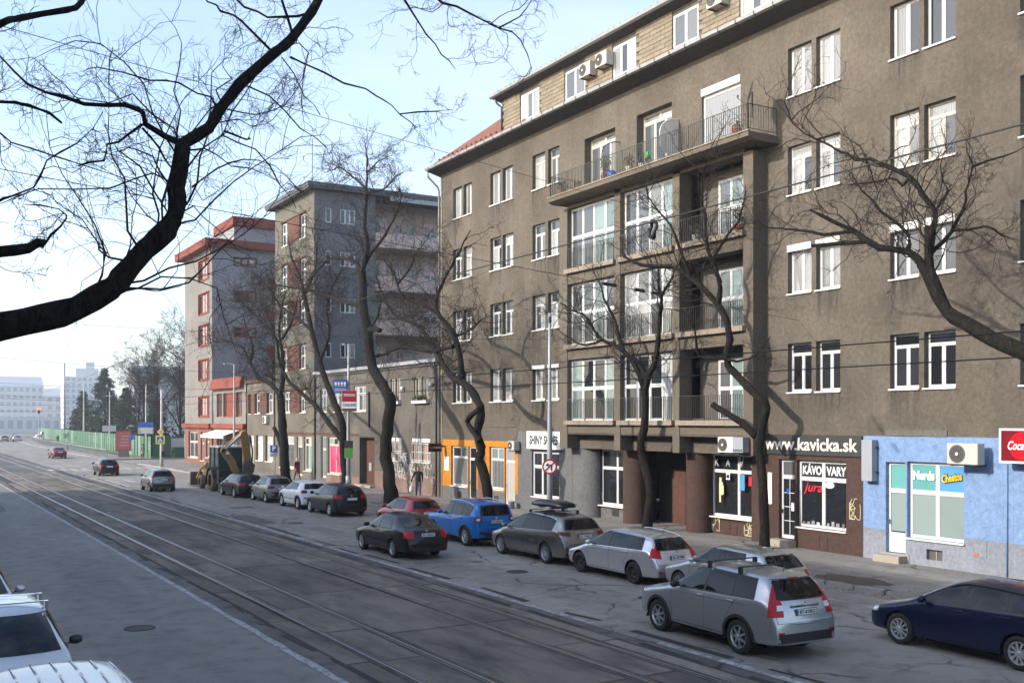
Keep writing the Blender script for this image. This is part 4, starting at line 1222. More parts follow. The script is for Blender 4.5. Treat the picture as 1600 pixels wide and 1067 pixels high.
# graffiti: sprayed loops as thin raised strokes
def graffiti(parent, X, y0, y1, z0, z1, n, mat, seed, w=.03, nm='graffiti'):
    rng = random.Random(seed); m = MB()
    for k in range(n):
        y, z = rng.uniform(y0, y1), rng.uniform(z0, z1)
        a = rng.uniform(0, 6.28); pts = []
        for s in range(rng.randrange(6, 13)):
            a += rng.uniform(-1.1, 1.4)
            st = rng.uniform(.07, .15)
            y = min(max(y + math.cos(a) * st, y0), y1); z = min(max(z + math.sin(a) * st * 1.4, z0), z1)
            pts.append((y, z))
        for i in range(len(pts) - 1):
            (ya, za), (yb, zb) = pts[i], pts[i + 1]
            d = math.hypot(yb - ya, zb - za)
            if d < .01: continue
            ny, nz = -(zb - za) / d * w / 2, (yb - ya) / d * w / 2
            m.face([(X - .004 - .0004 * k, ya + ny, za + nz), (X - .004 - .0004 * k, yb + ny, zb + nz), (X - .004 - .0004 * k, yb - ny, zb - nz), (X - .004 - .0004 * k, ya - ny, za - nz)])
    return m.build(nm, mat, parent, fix=False)
graffiti(B, LX, 57.3, 60.6, 1.0, 2.6, 34, 'graffiti_white', 4, .045)
graffiti(B, LX, 54.7, 56.2, .9, 2.0, 12, 'graffiti_white', 8, .03)
graffiti(B, LX, 61.4, 62.8, 1.6, 2.5, 9, 'graffiti_white', 9, .04)
graffiti(B, LX, 57.6, 58.6, .5, 1.0, 8, 'graffiti_yellow', 10, .03)
graffiti(A, GX - .01, 30.9, 31.35, .25, .8, 12, 'graffiti_yellow', 11, .022)
graffiti(A, GX - .01, 28.6, 29.5, .2, .8, 20, 'graffiti_yellow', 12, .025)
graffiti(A, FX, 23.3, 23.75, 1.35, 2.1, 7, 'graffiti_yellow', 13, .02)

# ------------------------------------------------------------------ grey-green tower house with blue-grey flank
TW = empty('tower_house', (27.15, 80, 0.13), 'seven-storey weathered house with blue-grey flank wall and flat overhanging roof', 'building', static=True)
TXF = 27.15; TY0, TY1, TZ = 75.0, 84.5, 22.35
fl = [(8.71, 10.6), (12.25, 14.15), (15.4, 17.4), (19.0, 20.9)]
hs = []
for za, zb in fl: hs += [(76.95, 78.2, za, zb), (81.2, 82.75, za, zb)]
hs += [(76.95, 78.15, 5.28, 7.02), (80.55, 82.1, 5.28, 7.02), (75.6, 77.25, .75, 3.4), (77.7, 79.0, .3, 3.4), (79.7, 83.4, .8, 3.4)]
w = MB(); wall_front(w, TXF, TY0, TY1, .05, TZ, hs, .2, 0)
w.build('wall', 'tower_front', TW)
for i, h in enumerate(hs):
    if i < 8: window(TW, TXF, *h, [2, 2], (.55,), fw=.09, bar=.09, panes=['pane_curtain_glare', 'pane_dark'], inset=.1)
    elif i < 10: window(TW, TXF, *h, [2, 2], (.66,), fw=.1, bar=.1, panes=['pane_dark', 'pane_grey'], inset=.1)
    elif i == 11: door(TW, TXF + .1, *h, 2.6, frame='old_frame', pane='pane_grey', tpane='pane_poster')
    else: window(TW, TXF, *h, [2, 2], (.76,), fw=.12, bar=.1, frame='old_frame', panes=['pane_teal', 'pane_grey', 'pane_poster', 'pane_dark'] if i == 10 else ['pane_grey', 'pane_grey', 'pane_poster', 'pane_dark'], inset=.1, name='shop_window')
for za, zb in fl + [(5.28, 7.02)]:
    MB().box(TXF - .05, TXF + .02, 78.2, 80.55 if za < 6 else 81.2, za, zb).build('brick_panel', 'maroon_panel', TW)
    MB().box(TXF - .09, TXF, 76.8, 82.9, zb + .03, zb + .13).build('window_moulding', 'maroon_panel', TW)
MB().box(TXF - .06, TXF, 75.0, 86.5, 3.55, 3.72).build('shop_moulding', 'maroon_panel', TW)
sw = MB(); shs = []
for za in (9.5, 13.0, 16.6, 19.9): shs += [(28.05, 28.55, za, za + 1.15), (29.25, 30.5, za, za + 1.15)]
wall_side(sw, TY0, TXF, 32.2, 8.0, TZ, shs, .12, 0)
sw.build('flank_wall', 'tower_side', TW)
for i, (a, b, c, d) in enumerate(shs):
    window(TW, 0, a, b, c, d, 1 if i % 2 == 0 else 3, fw=.07, bar=.07, panes=['pane_grey', 'pane_redprint'] if i == 5 else ['pane_dark', 'pane_grey'], side=TY0, inset=.06, sill=False)
MB().box(TXF + .6, 31.0, TY0 - .03, TY0, 15.75, 15.85).build('string_course', 'tower_side', TW)
pk = MB(); PY = 77.4
phs = []
for za in (8.8, 12.3, 15.7, 19.2): phs += [(33.0, 34.3, za, za + 2.0), (35.2, 35.6, za + .9, za + 1.6), (36.3, 36.8, za + .7, za + 1.6), (37.6, 38.9, za + .3, za + 1.9)]
wall_side(pk, PY, 32.2, 45, 8.0, TZ, phs, .12)
pk.face([(32.2, TY0, 8), (32.2, PY, 8), (32.2, PY, TZ), (32.2, TY0, TZ)])
pk.build('court_wall', 'pink_render', TW)
for i, (a, b, c, d) in enumerate(phs):
    window(TW, 0, a, b, c, d, [1, 2, 1, 2][i % 4] if i % 4 != 0 else 2, ((.5,) if i % 4 == 3 else ()), fw=.06, bar=.06, panes=[['pane_redprint', 'pane_dark'], ['pane_grey'], ['pane_dark'], ['pane_dark', 'pane_dark', 'pane_redprint', 'pane_redprint']][i % 4], side=PY, inset=.06, sill=False)
for z in (11.45, 14.95, 18.35):
    # curved balcony front: parapet that swings out towards the court
    pts = [(32.2, TY0 + .05), (33.4, TY0 - .25), (35.0, TY0 - .35), (37.0, TY0 - .3), (39.5, TY0 + .1), (45, TY0 + .3)]
    b_ = MB()
    for (xa, ya), (xb, yb) in zip(pts, pts[1:]):
        b_.face([(xa, ya, z), (xb, yb, z), (xb, yb, z + 1.15), (xa, ya, z + 1.15)])
        b_.face([(xa, ya, z + 1.15), (xb, yb, z + 1.15), (xb, yb + .12, z + 1.15), (xa, ya + .12, z + 1.15)])
        b_.face([(xa, ya, z), (xa, PY, z), (xb, PY, z), (xb, yb, z)])
        b_.face([(xa, ya + .12, z + .1), (xb, yb + .12, z + .1), (xb, yb + .12, z + 1.15), (xa, ya + .12, z + 1.15)])
        b_.face([(xa, ya, z + .1), (xb, yb, z + .1), (xb, PY, z + .1), (xa, PY, z + .1)])
    b_.build('balcony', 'pink_render', TW)
rf = MB().box(26.5, 45, TY0 - .55, TY1 + .6, TZ, TZ + .14); rf.build('roof_slab', 'zinc_dark', TW)
MB().box(26.44, 45.05, TY0 - .61, TY1 + .66, TZ + .143, TZ + .46).build('roof_fascia', 'zinc_dark', TW)
MB().box(33.2, 45, TY0 - .66, TY0 - .58, TZ - .35, TZ - .02).build('gutter', 'zinc', TW)
MB().tube([(28.8, 80, 22.8), (28.8, 80, 27.6)], .03, 5).build('aerial_mast', 'iron', TW)
MB().box(34.9, 35.1, 76.5, 76.7, 22.8, 23.6).build('vent_pipe', 'zinc_dark', TW)
w = MB(); w.face([(TXF, TY1, .05), (TXF, TY1, TZ), (45, TY1, TZ), (45, TY1, .05)]); w.build('rear_wall', 'tower_front', TW)

# ------------------------------------------------------------------ low connecting house and the orange-trimmed house
K = empty('connecting_house', (27.05, 88, 0.13), 'low two-storey grey house between weathered tower and orange-trimmed house', 'building', static=True)
KX = 27.05
hs = [(84.85, 86.4, 5.26, 7.03), (88.4, 89.9, 5.26, 7.03), (91.0, 91.8, 5.26, 7.03), (84.9, 86.9, 1.15, 3.35), (87.6, 89.6, 1.15, 3.35), (90.3, 91.9, .4, 3.35)]
w = MB(); wall_front(w, KX, 84.5, 92.4, .05, 8.0, hs, .2); w.build('wall', 'low_render', K)
for i, h in enumerate(hs):
    if i < 3: window(K, KX, *h, [2, 2], (.66,), fw=.1, bar=.1, panes=['pane_dark', 'pane_grey'])
    else: window(K, KX, *h, [3, 3], (.72,), fw=.1, bar=.12, panes=['pane_redprint', 'pane_poster', 'pane_poster'], name='shop_window')
for a, b in ((86.4, 88.4), (89.9, 91.0), (91.8, 92.4)): MB().box(KX - .05, KX, a, b, 5.26, 7.03).build('brick_panel', 'maroon_panel', K)
MB().box(KX - .2, KX + 9, 84.45, 92.4, 8.0, 8.25).build('roof_edge', 'maroon_panel', K)
O = empty('orange_house', (26.85, 109, 0.13), 'six-storey grey house with orange roof edge and orange window surrounds', 'building', static=True)
OX = 26.85; OY0, OY1, OZ = 103.8, 115.2, 22.1
hs = []
for za in (8.72, 12.28, 15.56, 19.03): hs.append((104.85, 109.2, za, za + 2.3))
hs += [(104.85, 109.2, 4.95, 7.2), (105.0, 106.2, .9, 3.5), (107.0, 108.3, .5, 3.5), (109.6, 113.6, .7, 3.5)]
w = MB(); wall_front(w, OX, OY0, OY1, .05, OZ, hs, .25, 0, None, [(OY0, OY1, 0, 3.9, 1)])
w.build('wall', ['grey_render', 'salmon_paint'], O)
for i, h in enumerate(hs):
    ya, yb, za, zb = h
    if i < 5:
        window(O, OX, ya + .12, yb - .12, za + .12, zb - .12, 4, fw=.12, bar=.25, frame='orange_paint', panes=['pane_dark', 'pane_redprint', 'pane_curtain_glare', 'pane_dark'], inset=.1, sill=False)
        f_ = MB(); f_.box(OX - .06, OX + .25, ya - .02, ya + .12, za, zb); f_.box(OX - .06, OX + .25, yb - .12, yb + .02, za, zb)
        f_.box(OX - .06, OX + .25, ya + .12, yb - .12, za, za + .12); f_.box(OX - .06, OX + .25, ya + .12, yb - .12, zb - .12, zb); f_.build('window_surround', 'orange_paint', O)
    else: window(O, OX, ya, yb, za, zb, 2, (.6,), fw=.12, bar=.15, frame='old_frame', panes=['pane_shop', 'pane_grey'], name='shop_window')
MB().box(OX - .35, OX + 10, OY0, OY1 + .2, 3.9, 4.35).build('shop_cornice', 'orange_paint', O)
sw = MB(); shs = [(29.0, 31.4, 13.1, 14.2), (29.0, 31.4, 16.7, 17.9), (29.0, 31.4, 20.3, 21.3), (33.0, 34.6, 9.5, 11.0), (33.0, 34.6, 13.0, 14.5), (33.0, 34.6, 16.6, 18.0)]
wall_side(sw, OY0, OX, 46, 4.0, OZ, shs, .15); sw.build('flank_wall', 'grey_side', O)
for i, (a, b, c, d) in enumerate(shs):
    window(O, 0, a, b, c, d, 3, fw=.16, bar=.14, frame='orange_paint', panes=['pane_curtain_glare', 'pane_grey', 'pane_dark'], side=OY0, inset=.04, sill=False)
for z in (11.2, 14.7, 18.2): MB().box(32.6, 36, OY0 - .9, OY0, z, z + 1.1).build('balcony', 'orange_paint', O)
w = MB(); w.face([(OX, OY1, .05), (OX, OY1, OZ), (46, OY1, OZ), (46, OY1, .05)]); w.build('rear_wall', 'grey_side', O)
MB().box(OX - .9, 46, OY0 - .8, OY1 + .9, OZ, OZ + .75).build('roof_fascia', 'orange_paint', O)
MB().box(29.4, 46, 105, 112, OZ + .8, OZ + 2.5).build('penthouse', 'grey_side', O)
MB().box(29.2, 46, 104.7, 112.3, OZ + 2.51, OZ + 3.5).build('penthouse_fascia', 'orange_paint', O)
N = empty('orange_annex', (26.9, 98, 0.13), 'low annex with orange parapet and panels beside the orange-trimmed house', 'building', static=True)
NX = 26.95
hs = [(93.6, 95.4, 5.0, 7.3), (100.4, 102.4, 5.0, 7.3), (98.6, 100.0, 5.0, 7.3), (94.2, 98.0, .6, 3.1), (99.2, 102.2, .6, 3.3)]
w = MB(); wall_front(w, NX, 92.4, 103.8, .05, 7.9, hs, .25, 0, None, [(92.4, 103.8, 0, 3.9, 1)])
w.build('wall', ['grey_render', 'salmon_paint'], N)
for i, h in enumerate(hs): window(N, NX, *h, 2, fw=.12, bar=.12, frame='orange_paint' if i < 3 else 'old_frame', panes=['pane_dark', 'pane_grey'], sill=False)
MB().box(NX - .05, NX, 95.4, 98.6, 5.0, 7.3).build('orange_panel', 'orange_paint', N)
pr_ = MB().prism([(NX - .45, 7.7), (NX + .0, 7.7), (NX + .0, 8.75), (NX - .2, 8.75)], 93.0, 103.7, 'XZ'); pr_.build('parapet', 'orange_paint', N)
MB().box(NX + .01, NX + 9, 92.41, 103.7, 7.92, 8.3).build('roof', 'zinc_dark', N)
MB().box(NX - .3, NX - .002, 92.41, 103.7, 3.9, 4.35).build('shop_cornice', 'orange_paint', N)
aw = MB(); aw.face([(NX, 94.5, 3.75), (NX, 102.8, 3.75), (NX - 1.5, 102.8, 3.25), (NX - 1.5, 94.5, 3.25)])
aw.face([(NX - 1.5, 94.5, 3.25), (NX - 1.5, 102.8, 3.25), (NX - 1.5, 102.8, 3.0), (NX - 1.5, 94.5, 3.0)])
tag(aw.build('awning', 'sill_white'), 'white sloping shop awning on the orange annex', 'awning')
# an ochre block peeping over the court
m = empty('ochre_house', (48, 92, 0), 'ochre house block peeping over the tower court roof', 'building', static=True)
MB().box(46.5, 62, 92, 108, 0, 26.2).build('wall', 'shingle', m)
MB().box(46.2, 62.3, 91.7, 108.3, 26.2, 26.6).build('roof_slab', 'ledge_stone', m)
# ------------------------------------------------------------------ the block on the viewer's side, which shades the carriageway
V = empty('facing_block', (-7, 30, 0.13), 'plain pale apartment block across the street, on the viewer\'s side', 'building', static=True)
w = MB(); VX = -5.0; VH = 14.3
hs = []
for k in range(28):
    y = -38 + k * 4.1
    for z in (2.0, 5.3, 8.6): hs.append((y + 1.2, y + 2.8, z, z + 1.8))
ys = cuts([-40, 76] + [v for h in hs for v in h[:2]]); zs = cuts([.1, VH] + [v for h in hs for v in h[2:]])
for a, b in zip(ys, ys[1:]):
    for c, d in zip(zs, zs[1:]):
        hole = any(h[0] < (a + b) / 2 < h[1] and h[2] < (c + d) / 2 < h[3] for h in hs)
        w.face([(VX - (.15 if hole else 0), a, c), (VX - (.15 if hole else 0), b, c), (VX - (.15 if hole else 0), b, d), (VX - (.15 if hole else 0), a, d)], 1 if hole else 0)
w.face([(VX, 76, .1), (-17, 76, .1), (-17, 76, VH), (VX, 76, VH)]); w.face([(VX, -40, .1), (VX, -40, VH), (-17, -40, VH), (-17, -40, .1)])
w.face([(-17, -40, .1), (-17, -40, VH), (-17, 76, VH), (-17, 76, .1)]); w.face([(VX, -40, VH), (VX, 76, VH), (-17, 76, VH), (-17, -40, VH)])
w.build('wall', ['opposite_render', 'pane_dark'], V, fix=False)
# ------------------------------------------------------------------ cars: cage -> subdivision -> parts
def ring_pts(c, L, W):
    """c: dict of one station. returns left half ring r0..r7 in local coordinates (+x forward, +y left)"""
    w = W / 2 * c['wf']
    sb, st = c.get('sb', c['s']), c.get('st', c.get('sb', c['s']))
    wt = W / 2 * c['wt']
    zl = c['zt'] - c.get('drop', .05)
    cs = c.get('cs', 0.0)
    P = [(c['s'], .80 * w, c['zb']), (c['s'], .955 * w, c['zb'] + .045), (c['s'], 1.0 * w, c['zm']), ((c['s'] + sb) / 2, .992 * w, c['zw']),
         (sb, .945 * w, c['zl']), (st, wt, zl), (st + cs * .75, wt * .55, c['zt']), (st + cs, 0, c['zt'] + c.get('cr', .012))]
    return [Vector((L / 2 - s, y, z)) for s, y, z in P]
def car_cage(S):
    L, W, H = S['L'], S['W'], S['H']
    zb = S.get('zb', .20); bf, br = S['belt']; hn, hc = S['hood']; zm = S.get('zm', .52)
    wr = S.get('wr', .70)
    cowl, wst, rwt, (rws, rwz) = S['cowl'], S['wst'], S['rwt'], S['rwb']
    bp, cp = S['bp'], S['cp']
    fa = S['fo']; ra = S['fo'] + S['wb']
    H2 = S.get('H2', H - .02); HR = S['rwtz']
    tz = S.get('tail', None)
    lerp = lambda a, b, t: a + (b - a) * t
    def belt(s): return lerp(bf, br, (s - cowl) / (rws - cowl))
    C = []
    C.append(dict(s=.0, wf=.66, zb=zb + .06, zm=.45, zw=hn * .82, zl=hn * .88, zt=hn * .90, wt=.52, drop=.01, cs=-.02, sb=.02, st=.04))
    C.append(dict(s=.10, wf=.87, zb=zb + .01, zm=.47, zw=hn * .88, zl=hn * .95, zt=hn * .985, wt=.66, drop=.012, cs=-.06, sb=.14, st=.17))
    C.append(dict(s=.40, wf=.965, zb=zb, zm=zm, zw=hn * .93, zl=hn * 1.0, zt=hn * 1.06, wt=.74, drop=.02, cs=-.05, sb=.42, st=.44))
    C.append(dict(s=fa + .05, wf=.995, zb=zb, zm=zm, zw=lerp(hn, hc, .5) - .08, zl=lerp(hn, hc, .55), zt=lerp(hn, hc, .72) + .03, wt=.80, drop=.025, cs=-.04))
    C.append(dict(s=cowl, wf=1.0, zb=zb, zm=zm, zw=bf - .13, zl=bf - .015, zt=hc + .02, wt=.80, drop=.02, cs=-.13, st=cowl + .03))
    C.append(dict(s=lerp(cowl, wst, .55), wf=1.0, zb=zb, zm=zm, zw=belt(wst) - .14, zl=belt(lerp(cowl, wst, .5)), zt=H2, wt=wr, drop=.05, cs=-.10, st=wst, cr=.02))
    C.append(dict(s=bp, wf=1.0, zb=zb, zm=zm, zw=belt(bp) - .14, zl=belt(bp), zt=H, wt=wr + .005, drop=.06, st=bp + .05, cr=.025))
    C.append(dict(s=cp, wf=1.0, zb=zb, zm=zm, zw=belt(cp) - .14, zl=belt(cp), zt=lerp(H, HR, .35), wt=wr, drop=.06, st=min(cp - .02, rwt - .35), cr=.025))
    dsb = S.get('dsb', rws - .38)
    C.append(dict(s=ra + .05, wf=.995, zb=zb, zm=zm, zw=belt(dsb) - .14, zl=belt(dsb) + S.get('kick', .02), sb=dsb, zt=HR, wt=wr - .04, drop=.05, st=rwt, cs=.06, cr=.02))
    if tz:      # saloon: rear screen foot, then boot deck and boot edge
        C.append(dict(s=rws, wf=.985, zb=zb + .02, zm=zm, zw=rwz - .14, zl=rwz - .03, zt=rwz + .02, wt=.76, drop=.015, cs=.10, st=rws))
        C.append(dict(s=L - .16, wf=.93, zb=zb + .03, zm=zm, zw=tz - .16, zl=tz - .05, zt=tz + .005, wt=.72, drop=.015, cs=.05, sb=L - .17, st=L - .14))
        C.append(dict(s=L - .015, wf=.84, zb=zb + .05, zm=.50, zw=.64, zl=.70, zt=.74, wt=.64, drop=.01, cs=.03, sb=L - .06, st=L - .055))
        C.append(dict(s=L, wf=.74, zb=zb + .09, zm=.46, zw=.57, zl=.60, zt=.62, wt=.56, drop=.005, cs=.02, sb=L - .01, st=L - .01))
    else:
        C.append(dict(s=L - .30, wf=.965, zb=zb + .02, zm=zm, zw=rwz - .10, zl=rwz - .02, zt=rwz + .005, wt=wr + .08, drop=.012, cs=.07, sb=rws - .06, st=rws))
        lo = S.get('hlo', .66)
        C.append(dict(s=L - .07, wf=.90, zb=zb + .04, zm=.50, zw=lo + .02, zl=lo + .09, zt=lo + .12, wt=wr + .06, drop=.01, cs=.06, sb=lerp(rws, L, .45), st=lerp(rws, L, .5)))
        C.append(dict(s=L - .012, wf=.83, zb=zb + .06, zm=.48, zw=lo - .05, zl=lo, zt=lo + .015, wt=wr, drop=.006, cs=.03, sb=L - .05, st=L - .045))
        C.append(dict(s=L, wf=.74, zb=zb + .11, zm=.46, zw=.54, zl=lo - .07, zt=lo - .05, wt=.58, drop=.005, cs=.02, sb=L - .008, st=L - .008))
    rings = [ring_pts(c, L, W) for c in C]
    bm = bmesh.new(); V = []
    cl = bm.edges.layers.float.new('crease_edge'); cv = bm.verts.layers.float.new('crease_vert')
    for r in rings:
        row = [bm.verts.new(p) for p in r]
        V.append(row + [bm.verts.new((p.x, -p.y, p.z)) for p in r[-2::-1]])       # 0..7 left, 8..14 right
    n = len(C); tagf = {}
    clad = S.get('clad', 1)
    for i in range(n - 1):
        for j in range(14):
            f = bm.faces.new((V[i][j], V[i][j + 1], V[i + 1][j + 1], V[i + 1][j]))
            tagf[(i, j)] = f
            jj = j if j < 7 else 13 - j
            if jj < clad: f.material_index = 2
        f = bm.faces.new((V[i][14], V[i][0], V[i + 1][0], V[i + 1][14])); f.material_index = 3
    for k in (0, n - 1):
        for j in range(7):
            a, b = V[k][j], V[k][j + 1]
            c, d = V[k][13 - j], V[k][14 - j]
            vs = (a, b, c, d) if b is not c else (a, b, d)
            f = bm.faces.new(vs)
            if j < clad: f.material_index = 2
    bmesh.ops.recalc_face_normals(bm, faces=bm.faces)
    for i in range(4, 9):
        for j in (4, 10):
            if not (V[i][j].is_valid and V[i + 1][j].is_valid): continue
            e = bm.edges.get((V[i][j], V[i + 1][j]))
            if e: e[cl] = max(e[cl], .45)
    for i in range(8, n - 1):
        for j in (5, 9):
            e = bm.edges.get((V[i][j], V[i + 1][j]))
            if e: e[cl] = S.get('rcr', .62)
    for i in range(5, 8):
        for j in (5, 9):
            e = bm.edges.get((V[i][j], V[i + 1][j]))
            if e: e[cl] = S.get('box', .30)
    for j in range(5, 9):
        e = bm.edges.get((V[8][j], V[8][j + 1]))
        if e: e[cl] = .35
    for i in range(2, n - 1):
        for j in (1, 13):
            e = bm.edges.get((V[i][j], V[i + 1][j]))
            if e: e[cl] = .5
    me = bpy.data.meshes.new('cage'); bm.to_mesh(me); bm.free()
    return me
_RIM = {}
def wheel_meshes(r, style):
    key = (r, style)
    if key in _RIM: return _RIM[key]
    t = MB(); w = .105; rr = r * .66
    t.lathe([(rr, -w + .015), (rr + .02, -w), (r * .93, -w + .004), (r, -w + .035), (r, w - .035), (r * .93, w - .004), (rr + .02, w), (rr, w - .015)], axis='Y', n=32, caps=False)
    tm = t.mesh('wheel', 'tyre', smooth=True)
    kind, ns, mat = style
    q = MB(); yo = w - .03
    # barrel lip and dark back
    ring = [(rr + .004, yo + .02), (rr - .012, yo + .022), (rr - .03, yo - .02), (rr - .04, -w + .03), (rr + .004, -w + .02)]
    for (ra, ya), (rb, yb) in zip(ring, ring[1:]):
        for k in range(32):
            a0, a1 = 2 * math.pi * k / 32, 2 * math.pi * (k + 1) / 32
            q.face([(ra * math.cos(a0), ya, ra * math.sin(a0)), (ra * math.cos(a1), ya, ra * math.sin(a1)), (rb * math.cos(a1), yb, rb * math.sin(a1)), (rb * math.cos(a0), yb, rb * math.sin(a0))], 0)
    q.lathe([(rr - .02, -.01), (rr - .02, .0)], axis='Y', n=24, m=1)
    if kind == 'spoke':
        for k in range(ns):
            a = 2 * math.pi * k / ns
            c, s_ = math.cos(a), math.sin(a); hw0, hw1 = r * (.30 / ns * 5) * .36, r * (.30 / ns * 5) * .30
            if ns > 8: hw0 *= 1.1; hw1 *= 1.55
            ri, ro = r * .10, rr - .018
            pts = []
            for rad, hw in ((ri, hw0), (ro, hw1)):
                for sg in (-1, 1): pts.append((rad * c - sg * hw * s_, rad * s_ + sg * hw * c))
            p0, p1, p2, p3 = pts
            y1, y0 = yo + .012, yo - .03
            top = [(p0[0], y1 + .004, p0[1]), (p1[0], y1 + .004, p1[1]), (p3[0], y1 - .008, p3[1]), (p2[0], y1 - .008, p2[1])]
            bot = [(x, y0, z) for x, _, z in top]
            b0 = len(q.v); q.v += top + bot
            for f in ((0, 1, 2, 3), (0, 4, 5, 1), (1, 5, 6, 2), (2, 6, 7, 3), (3, 7, 4, 0)): q.f.append(tuple(b0 + i for i in f)); q.m.append(0)
        q.lathe([(r * .15, yo - .03), (r * .15, yo + .012), (r * .09, yo + .022)], axis='Y', n=16, m=0)
    else:   # plain steel disc with holes hinted by studs
        q.lathe([(rr - .03, yo - .04), (rr * .75, yo - .005), (rr * .45, yo - .03), (r * .16, yo - .02), (r * .10, yo + .01)], axis='Y', n=24, m=0)
        for k in range(10):
            a = 2 * math.pi * k / 10; q.lathe([(r * .055, yo - .02), (r * .05, yo - .002)], (rr * .74 * math.cos(a), 0, rr * .74 * math.sin(a)), axis='Y', n=8, m=1)
    rm = q.mesh('rim', [mat, 'under_black'], fix=True)
    _RIM[key] = (tm, rm)
    return _RIM[key]

def make_car(S, loc, heading, label, cat='car', group=None, name='car', lod=2):
    """heading: angle of the forward axis in plan (radians)"""
    L, W, H = S['L'], S['W'], S['H']
    root = empty(name, (loc[0], loc[1], 0.0), label, cat, group, heading)
    cage = car_cage(S)
    tmp = bpy.data.objects.new('tmp', cage); COL.objects.link(tmp)
    sd = tmp.modifiers.new('s', 'SUBSURF'); sd.levels = sd.render_levels = lod + 1; sd.boundary_smooth = 'PRESERVE_CORNERS'
    dg = bpy.context.evaluated_depsgraph_get()
    me = bpy.data.meshes.new_from_object(tmp.evaluated_get(dg))
    bpy.data.objects.remove(tmp)
    bm = bmesh.new(); bm.from_mesh(me)
    bvh = BVHTree.FromBMesh(bm)
    r = S['r']; fa, ra = S['fo'], S['fo'] + S['wb']
    wheels = [(L / 2 - fa, r), (L / 2 - ra, r)]
    RA = r + S.get('gap', .055)
    # cut the wheel arches
    kill = []
    for f in bm.faces:
        for (wx, wz) in wheels:
            if all(math.hypot(v.co.x - wx, v.co.z - wz) < RA + .004 and abs(v.co.y) > W * .24 for v in f.verts) or \
               (all(abs(v.co.x - wx) < RA and v.co.z < wz for v in f.verts) and all(abs(v.co.y) > W * .24 for v in f.verts)): kill.append(f); break
    bmesh.ops.delete(bm, geom=kill, context='FACES')
    for v in bm.verts:
        for (wx, wz) in wheels:
            dx, dz = v.co.x - wx, v.co.z - wz; d = math.hypot(dx, dz)
            if d < RA and abs(v.co.y) > W * .24 and d > 1e-4:
                if dz > -.02: v.co.x, v.co.z = wx + dx / d * RA, wz + dz / d * RA
                else: v.co.x = wx + (1 if dx > 0 else -1) * RA
    paintm, glass = S['paint'], S.get('glass', 'car_glass')
    bme = bpy.data.meshes.new('body'); bm.to_mesh(bme); bm.free()
    bme.materials.clear()
    for mt in (paintm, S.get('ringmat', 'trim_black'), S.get('cladmat', 'trim_black'), 'under_black'): bme.materials.append(MAT[mt])
    bme.polygons.foreach_set('use_smooth', [True] * len(bme.polygons)); bme.update()
    body = link('body', bme, root)
    def side(x, z, sg):
        h = bvh.ray_cast(Vector((x, sg * 3, z)), Vector((0, -sg, 0))); return h[0]
    def rear(y, z):
        h = bvh.ray_cast(Vector((-L, y, z)), Vector((1, 0, 0))); return h[0]
    def front(y, z):
        h = bvh.ray_cast(Vector((L, y, z)), Vector((-1, 0, 0))); return h[0]
    def top(x, y):
        h = bvh.ray_cast(Vector((x, y, 4)), Vector((0, 0, -1))); return h[0]
    X = lambda s: L / 2 - s
    bf, br = S['belt']
    blt = lambda s: bf + (br - bf) * (s - S['cowl']) / (S['rwb'][0] - S['cowl'])
    # glazing: outlines laid on the body surface
    rl = [(S['wst'], S.get('H2', H - .02) - .05), (S['bp'] + .05, H - .06), (min(S['cp'] - .02, S['rwt'] - .35), H + (S['rwtz'] - H) * .35 - .06), (S['rwt'], S['rwtz'] - .05)]
    def rline(s):
        if s <= rl[0][0]: return rl[0][1]
        for (s0, z0), (s1, z1) in zip(rl, rl[1:]):
            if s <= s1: return z0 + (z1 - z0) * (s - s0) / (s1 - s0)
        return rl[-1][1]
    def spatch(nm, mat, sb0, sb1, st0, st1, sg, grow=0.0, off=.006, parent=None, na=12, nb=7, lo=.030, hi=.045):
        grid = []
        for i in range(na + 1):
            a = i / na; row = []
            s_b, s_t = sb0 - grow + (sb1 - sb0 + 2 * grow) * a, st0 - grow + (st1 - st0 + 2 * grow) * a
            z0, z1 = blt(s_b) + lo - grow, rline(s_t) - hi + grow * .6
            for k in range(nb + 1):
                t = k / nb; s_, z_ = s_b + (s_t - s_b) * t, z0 + (z1 - z0) * t
                h = side(X(s_), z_, sg); row.append(None if h is None else h + Vector((0, sg * off, off * .3)))
            grid.append(row)
        return gpatch(nm, mat, grid, parent, 1)
    def gpatch(nm, mat, grid, parent=None, lim=.5):
        vs, idx, fl = [], {}, []
        for i, row in enumerate(grid):
            for k, p in enumerate(row):
                if p is not None: idx[(i, k)] = len(vs); vs.append(tuple(p))
        for i in range(len(grid) - 1):
            for k in range(len(grid[0]) - 1):
                q = [(i, k), (i + 1, k), (i + 1, k + 1), (i, k + 1)]
                if all(c in idx for c in q):
                    P = [Vector(vs[idx[c]]) for c in q]
                    if (P[0] - P[2]).length < lim and (P[1] - P[3]).length < lim: fl.append([idx[c] for c in q])
        if not fl: return None
        gm = bpy.data.meshes.new(nm); gm.from_pydata(vs, [], fl); gm.materials.append(MAT[mat])
        gm.polygons.foreach_set('use_smooth', [True] * len(fl)); gm.update()
        return link(nm, gm, parent or root)
    dsb = S.get('dsb', S['rwb'][0] - .38)
    bp, cp = S['bp'], S['cp']
    A0, A1 = S['cowl'] + .20, S['wst'] + .06
    if S.get('quarter'): D0, D1 = dsb - .06, S['rwt'] - S.get('qd', .22)
    else: D0, D1 = min(dsb - .10, cp + .30), min(S['rwt'] - .22, cp + .12)
    pr_g = 'car_glass_dark' if S.get('privacy') else glass
